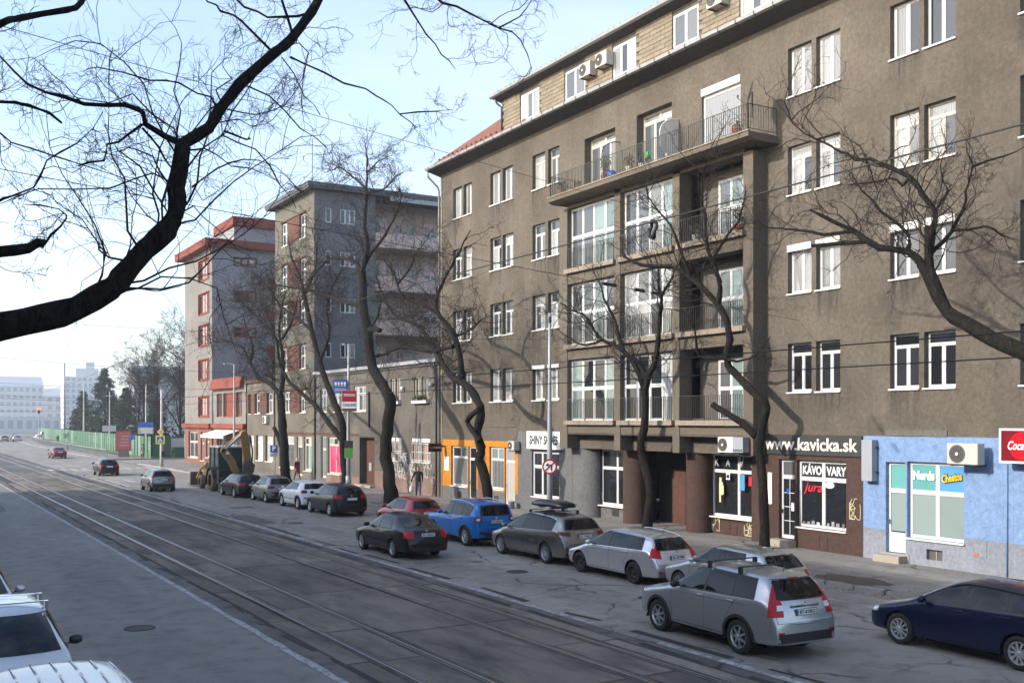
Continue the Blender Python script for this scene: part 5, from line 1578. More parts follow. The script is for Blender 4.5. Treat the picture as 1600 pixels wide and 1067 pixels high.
    for sg in (1, -1):
        fr = spatch('window_trim', S.get('ringmat', 'trim_black'), A0, D0, A1, D1, sg, grow=.028, off=.004, na=24)
        spatch('side_window', glass, A0, bp - .035, A1, bp + .005, sg)
        if S.get('quarter'):
            spatch('side_window', pr_g, bp + .035, cp - .03, bp + .065, cp - .05, sg)
            spatch('side_window', pr_g, cp + .03, D0, cp + .0, D1, sg)
        else: spatch('side_window', pr_g, bp + .035, D0, bp + .065, D1, sg)
    def epatch(nm, mat, zb, zt, wb_, wt_, fn, sx, grow=0.0, off=.007):
        grid = []
        for k in range(8):
            t = k / 7; z = zb - grow + (zt - zb + 2 * grow) * t; hw_ = wb_ + (wt_ - wb_) * t + grow
            grid.append([None if (h := fn(-hw_ + 2 * hw_ * i / 16, z)) is None else h + Vector((sx * off, 0, off * .3)) for i in range(17)])
        return gpatch(nm, mat, grid, None, .6)
    rz0, rz1 = S['rwb'][1] + .035, S['rwtz'] - S.get('rwd', .085)
    wr_ = S.get('wr', .70)
    epatch('rear_window_rim', 'trim_black', rz0, rz1, W * S.get('rwbw', .345), W * (wr_ / 2 - .075), rear, -1, .02, .004)
    epatch('rear_window', pr_g, rz0, rz1, W * S.get('rwbw', .345), W * (wr_ / 2 - .075), rear, -1)
    epatch('windscreen', glass, S['hood'][1] + .045, S.get('H2', H - .02) - .075, W * .40, W * (wr_ / 2 - .045), front, 1)
    # wheels and wells
    tm, rm = wheel_meshes(r, S.get('rim', ('spoke', 5, 'rim_alloy')))
    wells = MB()
    for (wx, wz) in wheels:
        for sg in (1, -1):
            o = link('wheel', tm, root, (wx, sg * (W / 2 - .125), wz)); 
            if sg < 0: o.rotation_euler = (0, 0, math.pi)
            link('rim', rm, o)
            n = 14
            for k in range(n):
                a0, a1 = math.pi * k / n, math.pi * (k + 1) / n
                p = [(wx + RA * math.cos(a), wz + RA * math.sin(a)) for a in (a0, a1)]
                yo, yi = sg * (W / 2 - .035), sg * (W / 2 - .42)
                wells.face([(p[0][0], yo, p[0][1]), (p[1][0], yo, p[1][1]), (p[1][0], yi, p[1][1]), (p[0][0], yi, p[0][1])])
            wells.face([(wx - RA, sg * (W / 2 - .42), .15), (wx + RA, sg * (W / 2 - .42), .15), (wx + RA, sg * (W / 2 - .42), wz + RA), (wx - RA, sg * (W / 2 - .42), wz + RA)])
    wells.box(X(fa + .5), X(ra - .5), -W * .36, W * .36, .16, .30)
    wells.box(X(.35), X(L - .35), -W * .25, W * .25, .22, .34)
    wells.build('underbody', 'under_black', root, fix=False)
    if S.get('lips'):
        for (wx, wz) in wheels:
            for sg in (1, -1):
                m = MB(); pts = []
                for k in range(19):
                    a = R(-12 + 204 * k / 18); q = []
                    for rad, off in ((RA - .004, .012), (RA + .055, .012), (RA + .062, -.01)):
                        px_, pz_ = wx + rad * math.cos(a), max(.22, wz + rad * math.sin(a))
                        h = side(px_, pz_, sg)
                        q.append((px_, (h.y if h is not None else sg * W * .48) + sg * off, pz_))
                    pts.append(q)
                for a_, b_ in zip(pts, pts[1:]):
                    for i in range(2): m.face([a_[i], a_[i + 1], b_[i + 1], b_[i]])
                m.build('arch_trim', S['lips'], root, smooth=True)
    # seams
    sm = MB()
    def seam(pts, sg, w=.009, mb=None, off=.0025):
        mb = mb or sm
        hp = []
        for s, z in pts:
            h = side(X(s), z, sg)
            if h is not None: hp.append(Vector((h.x, h.y + sg * off, h.z)))
        for a, b in zip(hp, hp[1:]):
            d = (b - a)
            if d.length < 1e-4 or d.length > .5: continue
            nrm = Vector((0, sg, 0)); t = d.cross(nrm).normalized() * w / 2
            mb.face([a + t, b + t, b - t, a - t])
    def vline(s0, s1, z0, z1, n=9): return [(s0 + (s1 - s0) * k / n, z0 + (z1 - z0) * k / n) for k in range(n + 1)]
    zs = S.get('zb', .2) + .10
    fd = S['cowl'] + .12 if fa + RA + .08 < S['cowl'] + .12 else fa + RA + .10
    for sg in (1, -1):
        seam(vline(fd, fd - .02, zs, blt(fd) - .03), sg); seam(vline(S['bp'] + .02, S['bp'] + .03, zs, blt(S['bp']) - .02), sg)
        cs_ = min(S['cp'] + .04, ra - RA + .14)
        seam(vline(ra - RA - .06, ra - RA - .06, zs, .52, 4) + vline(ra - RA - .06, S['cp'] + .10, .52, blt(S['cp']) - .03, 8), sg)
        seam(vline(fd, ra - RA - .06, zs, zs, 14), sg)
        if S.get('strip'): seam(vline(fd - .05, ra - RA - .1, S['strip'], S['strip'], 14), sg, .03, off=.006)
        # character line: shade under the shoulder drawn as a thin dark strip
        seam([(fd - .3 + (ra + .2 - fd + .3) * k / 16, blt(fd) - .115 + (blt(ra) - blt(fd)) * k / 16) for k in range(17)], sg, .005)
    # tailgate outline on the rear
    def rseam(pts, w=.009):
        hp = [h for h in (rear(y, z) for y, z in pts) if h is not None]
        for a, b in zip(hp, hp[1:]):
            d = b - a
            if d.length > .4 or d.length < 1e-4: continue
            t = d.cross(Vector((-1, 0, 0))).normalized() * w / 2; o = Vector((-.003, 0, 0))
            sm.face([a + t + o, b + t + o, b - t + o, a - t + o])
    hz = S.get('hatch_z', .60); hw = W * .40
    rseam([(-hw + 2 * hw * k / 14, hz) for k in range(15)])
    for sg in (1, -1): rseam([(sg * hw, hz + (S['rwb'][1] - hz - .02) * k / 7) for k in range(8)])
    sm.build('panel_gap_and_shade', 'under_black', body, fix=False)
    # handles
    for sg in (1, -1):
        for s in (S['bp'] - .12, S['cp'] + S.get('hoff', .0) - .05):
            h = side(X(s), blt(s) - .085, sg)
            if h is None: continue
            hm = MB().box(-.10, .10, -.008, .022, -.013, .013).mesh('door_handle', S.get('handle', paintm))
            bevel_mesh(hm, .006, 1)
            link('door_handle', hm, root, (h.x, h.y + sg * .002, h.z), 0 if sg > 0 else math.pi)
    # mirrors
    mm = MB()
    mm.lathe([(.01, -.10), (.055, -.09), (.075, -.03), (.075, .04), (.05, .095), (.01, .105)], axis='Y', n=12)
    mmesh = mm.mesh('mirror', S.get('mirror', paintm), smooth=True)
    for q in mmesh.vertices: q.co.x *= .75
    for sg in (1, -1):
        s = S['cowl'] + S.get('mir', .42); h = side(X(s), blt(s) + .0, sg)
        y = (h.y if h is not None else sg * W * .46)
        o = link('mirror', mmesh, root, (X(s) + .02, y + sg * .13, blt(s) + .07))
        st = MB().box(-.02, .03, -sg * .12, -sg * .02, -.06, -.03); link('mirror_foot', st.mesh('mirror_foot', 'trim_black'), o)
    # lamps: patches wrapped round the body corners
    def wrap(nm, mat, sg, ax, ay, f0, f1, zlo, zhi, back=True, n=9, nz=6, off=.007, parent=None):
        grid = []
        for i in range(n + 1):
            t = i / n; ph = R(f0 + (f1 - f0) * t); row = []
            za = zlo[0] + (zlo[1] - zlo[0]) * t; zb_ = zhi[0] + (zhi[1] - zhi[0]) * t
            dx, dy = (-1 if back else 1) * math.cos(ph), sg * math.sin(ph)
            for k in range(nz + 1):
                z = za + (zb_ - za) * k / nz
                o = Vector((ax + dx * 3, sg * ay + dy * 3, z)); h = bvh.ray_cast(o, Vector((-dx, -dy, 0)))
                row.append(None if h[0] is None else h[0] + Vector((dx, dy, 0)) * off)
            grid.append(row)
        m = MB()
        for i in range(n):
            for k in range(nz):
                q = [grid[i][k], grid[i + 1][k], grid[i + 1][k + 1], grid[i][k + 1]]
                if all(p is not None for p in q) and max((q[0] - q[2]).length, (q[1] - q[3]).length) < .5: m.face(q)
        if m.f:
            me_ = m.mesh(nm, mat, smooth=True, fix=False)
            b_ = bmesh.new(); b_.from_mesh(me_); bmesh.ops.remove_doubles(b_, verts=b_.verts, dist=1e-4); b_.to_mesh(me_); b_.free()
            me_.polygons.foreach_set('use_smooth', [True] * len(me_.polygons))
            return link(nm, me_, parent or root)
    for sg in (1, -1):
        for T in S.get('tails', ()):
            # (name, material, phi0, phi1, (zlo0, zlo1), (zhi0, zhi1))
            wrap(T[0], T[1], sg, -(L / 2 - .45), W / 2 - .45, T[2], T[3], T[4], T[5])
        hl = S.get('heads', ((10, 68), (S['hood'][0] - .20, S['hood'][0] - .12), (S['hood'][0] - .09, S['hood'][0] + .0)))
        wrap('headlight', 'head_lamp', sg, L / 2 - .55, W / 2 - .50, hl[0][0], hl[0][1], hl[1], hl[2], back=False)
    # grille and lower intake
    hn = S['hood'][0]
    for z0, z1, hw_ in ((hn - .18, hn - .08, W * .24), (.27, .42, W * .30)):
        m = MB()
        n = 10
        for k in range(n):
            ya, yb = -hw_ + 2 * hw_ * k / n, -hw_ + 2 * hw_ * (k + 1) / n
            q = [front(ya, z0), front(yb, z0), front(yb, z1), front(ya, z1)]
            if all(p is not None for p in q): m.face([p + Vector((.006, 0, 0)) for p in q])
        if m.f: m.build('grille', 'trim_black', root, fix=False)
    # rear bumper insert and reflectors
    bz0, bz1 = S.get('bump', (.27, .40))
    m = MB(); n = 16; hw_ = W * .40
    for k in range(n):
        ya, yb = -hw_ + 2 * hw_ * k / n, -hw_ + 2 * hw_ * (k + 1) / n
        q = [rear(ya, bz0), rear(yb, bz0), rear(yb, bz1), rear(ya, bz1)]
        if all(p is not None for p in q): m.face([p + Vector((-.007, 0, 0)) for p in q])
    if m.f and S.get('bumpmat', 'trim_black'): m.build('bumper_insert', S.get('bumpmat', 'trim_black'), root, fix=False, smooth=True)
    for sg in (1, -1):
        h = rear(sg * W * .36, bz1 + .02)
        if h is not None: link('reflector', bevel_mesh(MB().box(-.012, .02, -.07, .07, -.018, .018).mesh('reflector', 'tail_red'), .005, 1), root, (h.x, h.y, h.z))
    # number plate
    pz = S.get('plate_z', .80)
    if S.get('plate') is not None:
        h = rear(0, pz); h2 = rear(0, pz + .06)
        if h is not None:
            pl = link('number_plate', bevel_mesh(MB().box(-.014, .004, -.26, .26, -.056, .056).mesh('number_plate', 'plate_white'), .004, 1), root, (h.x - .008, 0, pz))
            link('country_band', MB().box(-.0165, -.012, .222, .257, -.052, .052).mesh('country_band', 'plate_blue'), pl)
            if S['plate']: text_obj('lettering', S['plate'], .095, 'ink', pl, (-.0165, -.02, 0), (0, -1, 0), (0, 0, 1), .001, width=.42, bold=.002)
            fr = MB().box(-.0105, .003, -.272, .272, -.066, .066); link('plate_holder', fr.mesh('plate_holder', 'trim_black'), pl)
    if S.get('badge'):
        h = rear(0, S['badge'])
        if h is not None: link('badge', MB().lathe([(.045, 0), (.05, .012), (.03, .016)], axis='X', n=14).mesh('badge', 'chrome'), root, (h.x - .012, 0, h.z))
    if S.get('gbar'):       # bright bar over the plate
        h = rear(0, S['gbar'])
        if h is not None: link('tailgate_bar', bevel_mesh(MB().box(-.02, .01, -.36, .36, -.028, .028).mesh('tailgate_bar', S.get('gbarmat', 'chrome')), .01, 2), root, (h.x - .006, 0, h.z))
    # wiper
    if not S.get('tail'):
        rz = S['rwb'][1]
        pts = [rear(y, rz + .07 + (.03 if y > -.1 else 0)) for y in (.12, .0, -.12, -.28)]
        pts = [p + Vector((-.015, 0, 0)) for p in pts if p is not None]
        if len(pts) > 1: MB().tube(pts, .008, 5).build('wiper', 'trim_black', root)
    # roof furniture
    if S.get('rails'):
        mt, s0, s1, yw, lift = S['rails']
        for sg in (1, -1):
            pts = []
            for k in range(13):
                t = k / 12; s = s0 + (s1 - s0) * t; h = top(X(s), sg * W * yw)
                if h is not None: pts.append(h + Vector((0, 0, lift * min(1, 5 * t, 5 * (1 - t)) + .008)))
            if len(pts) > 2: MB().tube(pts, .018, 6).build('roof_rail', mt, root, smooth=True)
    if S.get('bars'):
        for s in S['bars']:
            a, b = top(X(s), W * .34), top(X(s), -W * .34)
            if a is None or b is None: continue
            z = max(a.z, b.z, top(X(s), 0).z) + .03
            m = MB(); m.bar((X(s), W * .36, z), (X(s), -W * .36, z), .045, .022)
            for q in (a, b): m.box(X(s) - .045, X(s) + .045, q.y - .03, q.y + .03, q.z - .01, z + .008)
            m.build('roof_bar', S.get('barmat', 'trim_black'), root)
    if S.get('aerial', 1):
        h = top(X(S['rwt'] - .18), 0)
        if h is not None: MB().tube([h, h + Vector((-.10, 0, .17))], [.009, .004], 5).build('aerial', 'trim_black', root)
    if S.get('third', 1) and not S.get('tail'):
        h = rear(0, S['rwtz'] - .06)
        if h is not None: link('brake_light', MB().box(-.01, .02, -.13, .13, -.012, .012).mesh('brake_light', 'tail_red'), root, (h.x, 0, h.z))
    return root, bvh, X, top

def wagon(**k):
    S = dict(L=4.5, W=1.79, H=1.46, wb=2.65, fo=.88, r=.315, belt=(.93, 1.0), hood=(.70, .94), cowl=1.12, wst=1.98, rwt=3.98, rwtz=1.38, rwb=(4.32, .98), bp=2.36, cp=3.22, quarter=True, paint='paint_silver', plate='', plate_z=.80)
    S.update(k); return S
TAIL_V = lambda z0, z1, m='tail_red', f0=2, f1=62: (('tail_light', m, f0, f1, (z0, z0), (z1, z1)),)
CRV = wagon(L=4.52, W=1.82, H=1.665, H2=1.63, wb=2.62, fo=.89, r=.345, belt=(1.07, 1.15), hood=(.90, 1.06), cowl=1.22, wst=2.02, rwt=4.02, rwtz=1.60, rwb=(4.36, 1.14), bp=2.44, cp=3.32, zb=.25, zm=.60,
    paint='paint_silver_blue', clad=2, cladmat='cladding', lips='cladding', wr=.71, plate='BT-818EZ', plate_z=.93, badge=1.075, gbar=1.05, hatch_z=.74, bump=(.36, .54), hlo=.76, privacy=1,
    tails=(('tail_light', 'tail_red', 14, 58, (.86, .86), (1.12, 1.50)), ('reverse_light', 'reverse_lamp', 12, 34, (.98, .98), (1.08, 1.08))),
    bars=(2.35, 3.3), rim=('spoke', 7, 'rim_alloy'), mirror='trim_black', aerial=1, qin=.055, dsb=3.98)
KIA = wagon(paint='paint_silver_kia', plate='SL-337BM', badge=.95, rails=('paint_silver_kia', 1.95, 3.95, .345, .06), rim=('steel', 0, 'rim_steel'), hatch_z=.62, bumpmat=None,
    tails=(('tail_light', 'tail_red', 16, 64, (.78, .82), (1.0, 1.08)), ('tail_light', 'tail_red', 33, 50, (1.0, 1.0), (1.30, 1.34))), gap=.07)
SMAX = wagon(L=4.79, W=1.91, H=1.62, H2=1.56, wb=2.85, fo=.95, r=.335, belt=(.98, 1.10), hood=(.78, 1.02), cowl=.98, wst=2.05, rwt=4.32, rwtz=1.53, rwb=(4.62, 1.12), bp=2.42, cp=3.42, paint='paint_grey', plate='BL-748SU', plate_z=.92,
    rails=('chrome', 2.1, 4.2, .35, .045), bars=(2.5, 3.4), barmat='trim_black', rim=('spoke', 10, 'rim_alloy'), privacy=1, gbar=1.06, gbarmat='chrome', hlo=.74, bumpmat=None,
    tails=(('tail_light', 'tail_dark', 4, 74, (.93, 1.0), (1.06, 1.10)),), dsb=4.18)
JEEP = wagon(L=4.24, W=1.80, H=1.66, H2=1.62, wb=2.57, fo=.82, r=.345, belt=(1.09, 1.13), hood=(1.0, 1.10), cowl=1.22, wst=1.72, rwt=4.02, rwtz=1.60, rwb=(4.14, 1.13), bp=2.28, cp=3.12, zb=.27, zm=.60, wr=.76, clad=2, cladmat='cladding', lips='cladding',
    paint='paint_blue', privacy=1, box=.75, rcr=.8, plate='BL-306KV', plate_z=.93, badge=1.06, rails=('chrome', 1.85, 3.8, .38, .07), hlo=.74, bump=(.36, .56), bumpmat='cladding', rim=('spoke', 8, 'rim_alloy'), heads=((8, 50), (.78, .80), (.96, .96)),
    tails=(('tail_light', 'tail_dark', 18, 58, (.92, .92), (1.12, 1.12)), ('reverse_light', 'reverse_lamp', 28, 44, (.98, .98), (1.06, 1.06))), quarter=True, dsb=3.72, qin=.08)
PASSAT = wagon(L=4.70, W=1.75, H=1.455, wb=2.70, fo=.93, r=.31, belt=(.92, .97), hood=(.72, .93), cowl=1.28, wst=2.08, rwt=3.38, rwtz=1.39, rwb=(4.00, 1.04), tail=1.01, bp=2.46, cp=3.22, quarter=False, dsb=3.72, paint='paint_black', plate='BL-286KF', plate_z=.83, badge=.94, strip=.55,
    handle='trim_black', rim=('spoke', 6, 'rim_alloy'), hatch_z=.70, bump=(.28, .42), tails=(('tail_light', 'tail_red', 12, 66, (.72, .74), (.97, .95)),))
ASTRA = wagon(L=4.70, W=1.81, H=1.50, H2=1.46, wb=2.66, fo=.92, r=.325, belt=(.96, 1.06), hood=(.74, .96), cowl=1.15, wst=2.05, rwt=4.15, rwtz=1.40, rwb=(4.50, 1.05), bp=2.46, cp=3.36, paint='paint_navy', plate='', rails=('trim_black', 2.0, 4.1, .345, .03), rim=('spoke', 10, 'hub_cap'), bumpmat=None,
    tails=TAIL_V(.85, 1.05), dsb=4.1)
GOLF = wagon(L=4.15, W=1.735, H=1.43, wb=2.51, fo=.84, r=.30, belt=(.93, .97), hood=(.72, .93), cowl=1.10, wst=1.88, rwt=3.62, rwtz=1.37, rwb=(3.94, .99), bp=2.28, cp=3.0, quarter=False, dsb=3.52, paint='paint_silver', plate='', bump=(.38, .46), tails=TAIL_V(.70, .95, f0=22), hlo=.66)
REDH = wagon(L=3.95, W=1.68, H=1.43, wb=2.44, fo=.80, r=.29, belt=(.90, .97), hood=(.70, .91), cowl=1.05, wst=1.85, rwt=3.45, rwtz=1.36, rwb=(3.78, .97), bp=2.2, cp=2.9, quarter=False, dsb=3.36, paint='paint_red', plate='', badge=.86, tails=TAIL_V(.72, .95, f0=25))
BMW2 = wagon(L=4.34, W=1.80, H=1.55, wb=2.67, fo=.82, r=.325, belt=(.98, 1.06), hood=(.78, 1.0), cowl=1.05, wst=1.98, rwt=3.88, rwtz=1.46, rwb=(4.14, 1.08), bp=2.3, cp=3.16, paint='paint_black', plate='', plate_z=.86, badge=1.0, tails=(('tail_light', 'tail_red', 8, 62, (.88, .90), (1.03, 1.05)),), dsb=3.78)
C3W = wagon(L=4.0, W=1.75, H=1.47, wb=2.54, fo=.83, r=.32, belt=(.98, 1.04), hood=(.82, .98), cowl=1.05, wst=1.82, rwt=3.50, rwtz=1.40, rwb=(3.80, 1.05), bp=2.2, cp=2.95, quarter=False, dsb=3.4, paint='paint_white', plate='', strip=.52, lips='cladding', clad=2, cladmat='cladding', tails=(('tail_light', 'tail_dark', 12, 60, (.86, .86), (1.02, 1.02)),), bump=(.30, .62))
YARIS = wagon(L=3.64, W=1.66, H=1.50, wb=2.37, fo=.72, r=.29, belt=(.95, 1.0), hood=(.76, .96), cowl=.88, wst=1.65, rwt=3.14, rwtz=1.42, rwb=(3.45, 1.02), bp=1.98, cp=2.66, quarter=False, dsb=3.06, paint='paint_greygreen', plate='', bump=(.32, .62), tails=TAIL_V(.80, .96, 'tail_dark'), rim=('steel', 0, 'hub_cap'))
DARKW = wagon(L=4.60, paint='paint_black', plate='', rwt=4.05, rwb=(4.40, .98), tails=TAIL_V(.78, .94))
PUNTO = wagon(L=3.80, W=1.66, H=1.48, wb=2.46, fo=.72, r=.29, belt=(.93, 1.0), hood=(.74, .93), cowl=.92, wst=1.72, rwt=3.40, rwtz=1.40, rwb=(3.64, .98), bp=2.05, cp=2.8, quarter=False, dsb=3.25, paint='paint_grey', plate='', bump=(.32, .54), tails=(('tail_light', 'tail_red', 30, 60, (.92, .92), (1.36, 1.36)),))
FABIA = wagon(L=4.0, W=1.68, H=1.45, wb=2.46, fo=.82, r=.30, belt=(.93, .99), hood=(.73, .93), cowl=1.05, wst=1.82, rwt=3.52, rwtz=1.38, rwb=(3.80, .99), bp=2.2, cp=2.92, quarter=False, dsb=3.38, paint='paint_black', plate='', tails=TAIL_V(.78, .98, f0=20))
SEDR = wagon(L=4.40, W=1.70, H=1.42, wb=2.55, fo=.88, r=.29, rwt=3.20, rwtz=1.36, rwb=(3.78, .98), tail=.96, bp=2.36, cp=3.05, quarter=False, dsb=3.5, paint='paint_darkred', plate='', tails=TAIL_V(.68, .88))
UP = math.pi / 2
def put(S, x, y, label, dh=0.0, group=None, lod=2, name='car', cat='car', down=False):
    return make_car(S, (x, y), (-UP if down else UP) + R(dh), label, cat, group, name, lod)
PK = 'cars parked along the building side'; DR = 'cars driving away up the street'
put(CRV, 15.26, 16.45, 'silver-blue SUV with black roof bars driving in the lane beside the tram rails', -2.0, DR, name='suv')
put(KIA, 18.78, 24.6, 'light silver estate with roof rails and black steel wheels at the kerb lane', 0.5, PK)
smax, sb_, sX, stop = put(SMAX, 18.93, 29.5, 'dark grey people carrier carrying a black roof box, parked', 0.3, PK)
put(JEEP, 18.85, 34.85, 'bright blue boxy SUV parked in front of the grey people carrier', 0.5, PK, name='suv')
put(PASSAT, 15.16, 33.2, 'black saloon driving past the blue SUV', 0.0, DR)
put(ASTRA, 18.72, 12.75, 'navy blue estate at the right edge of the picture', 0.0, PK)
put(GOLF, 18.80, 20.1, 'silver hatchback parked behind the silver-blue SUV', 0.0, PK)
put(REDH, 18.85, 40.3, 'red hatchback parked just beyond the bright blue SUV', 0.0, PK)
put(BMW2, 18.72, 48.6, 'black compact people carrier, nearest of the four cars parked by the low house', 0.6, PK)
put(C3W, 18.70, 53.3, 'white hatchback parked between a black car and a grey-green car', 0.6, PK)
put(YARIS, 18.52, 58.3, 'small grey-green hatchback parked by the tree with the stub', 0.6, PK)
put(DARKW, 18.15, 63.1, 'black estate parked directly behind the digger', 0.6, PK)
put(PUNTO, 14.75, 71.0, 'small grey hatchback driving away, level with the digger', 0.0, DR, lod=1)
put(FABIA, 15.05, 93.0, 'small black hatchback driving over towards the zebra crossing', 0.0, DR, lod=1)
put(SEDR, 16.7, 138.2, 'dark red saloon driving away beyond the zebra crossing', 2.0, DR, lod=1)
# roof box on the people carrier
h1, h2 = stop(sX(2.5), 0), stop(sX(3.6), 0)
bz = max(h1.z, h2.z) + .13
secs = []
for x, hw_, hh in ((-.92, .26, .07), (-.86, .33, .15), (-.5, .39, .20), (.1, .40, .215), (.6, .37, .19), (.95, .30, .13), (1.08, .20, .07)):
    secs.append([(x, -hw_, 0), (x, -hw_, hh * .55), (x, -hw_ * .72, hh), (x, hw_ * .72, hh), (x, hw_, hh * .55), (x, hw_, 0)])
bm_ = MB()
for a, b in zip(secs, secs[1:]):
    for i in range(6): bm_.face([a[i], a[(i + 1) % 6], b[(i + 1) % 6], b[i]])
bm_.face(secs[0]); bm_.face(secs[-1][::-1])
rb = empty('roof_box', (18.93 + .12, 29.5 - .35, bz), 'glossy black roof box strapped on the grey people carrier', 'roof box', rotz=UP)
bxm = bm_.mesh('shell', 'paint_black'); 
bb = bmesh.new(); bb.from_mesh(bxm); bmesh.ops.remove_doubles(bb, verts=bb.verts, dist=1e-4); bmesh.ops.recalc_face_normals(bb, faces=bb.faces); bb.to_mesh(bxm); bb.free()
bevel_mesh(bxm, .025, 2); bxm.polygons.foreach_set('use_smooth', [True] * len(bxm.polygons))
link('shell', bxm, rb)
MB().box(-.88, 1.0, -.405, -.39, .085, .10).build('seam', 'under_black', rb)
for xx in (-.35, .45): MB().box(xx - .05, xx + .05, -.30, .30, -.06, 0.0).build('clamp', 'trim_black', rb)

# vehicles on the near side, facing the viewer
VAN = wagon(L=4.90, W=1.88, H=1.93, H2=1.90, wb=3.0, fo=.92, r=.33, belt=(1.12, 1.16), hood=(.98, 1.16), cowl=.85, wst=1.72, rwt=4.80, rwtz=1.89, rwb=(4.86, 1.20), bp=2.1, cp=3.2, wr=.80, paint='paint_white', plate='', tails=TAIL_V(.9, 1.4, f0=30), quarter=False, dsb=4.6, aerial=0, hlo=.7)
SILB = wagon(L=4.50, H=1.58, H2=1.55, rwtz=1.52, belt=(.98, 1.04), paint='paint_silver', plate='', bars=(2.25, 3.15), barmat='chrome', mirror='trim_black')
SILC = wagon(L=4.40, H=1.50, H2=1.46, paint='paint_silver', plate='', rwt=3.8, rwb=(4.2, 1.0))
van, vb_, vX, vtop = put(VAN, 1.46, 10.6, 'white van with ribbed roof parked at the bottom left corner', 0.0, None, name='van', cat='van', down=True)
rbm = []
for s0, s1 in ((1.95, 2.65), (2.95, 3.75), (4.0, 4.55)):        # pressed roof ribs
    for k in range(7):
        yy = -.62 + k * 1.24 / 6
        pts = []
        for t in range(5):
            h = vtop(vX(s0 + (s1 - s0) * t / 4), yy)
            if h is not None: pts.append(h + Vector((0, 0, .002)))
        if len(pts) > 2: MB().tube(pts, .017, 6).build('roof_rib', 'paint_white', van, smooth=True)
put(SILB, 1.5, 18.9, 'silver car with chrome roof bars parked behind the white van', 0.0, None, down=True)
put(SILC, 1.25, 25.2, 'second silver car along the near side, cut by the left picture edge', 0.0, None, down=True)
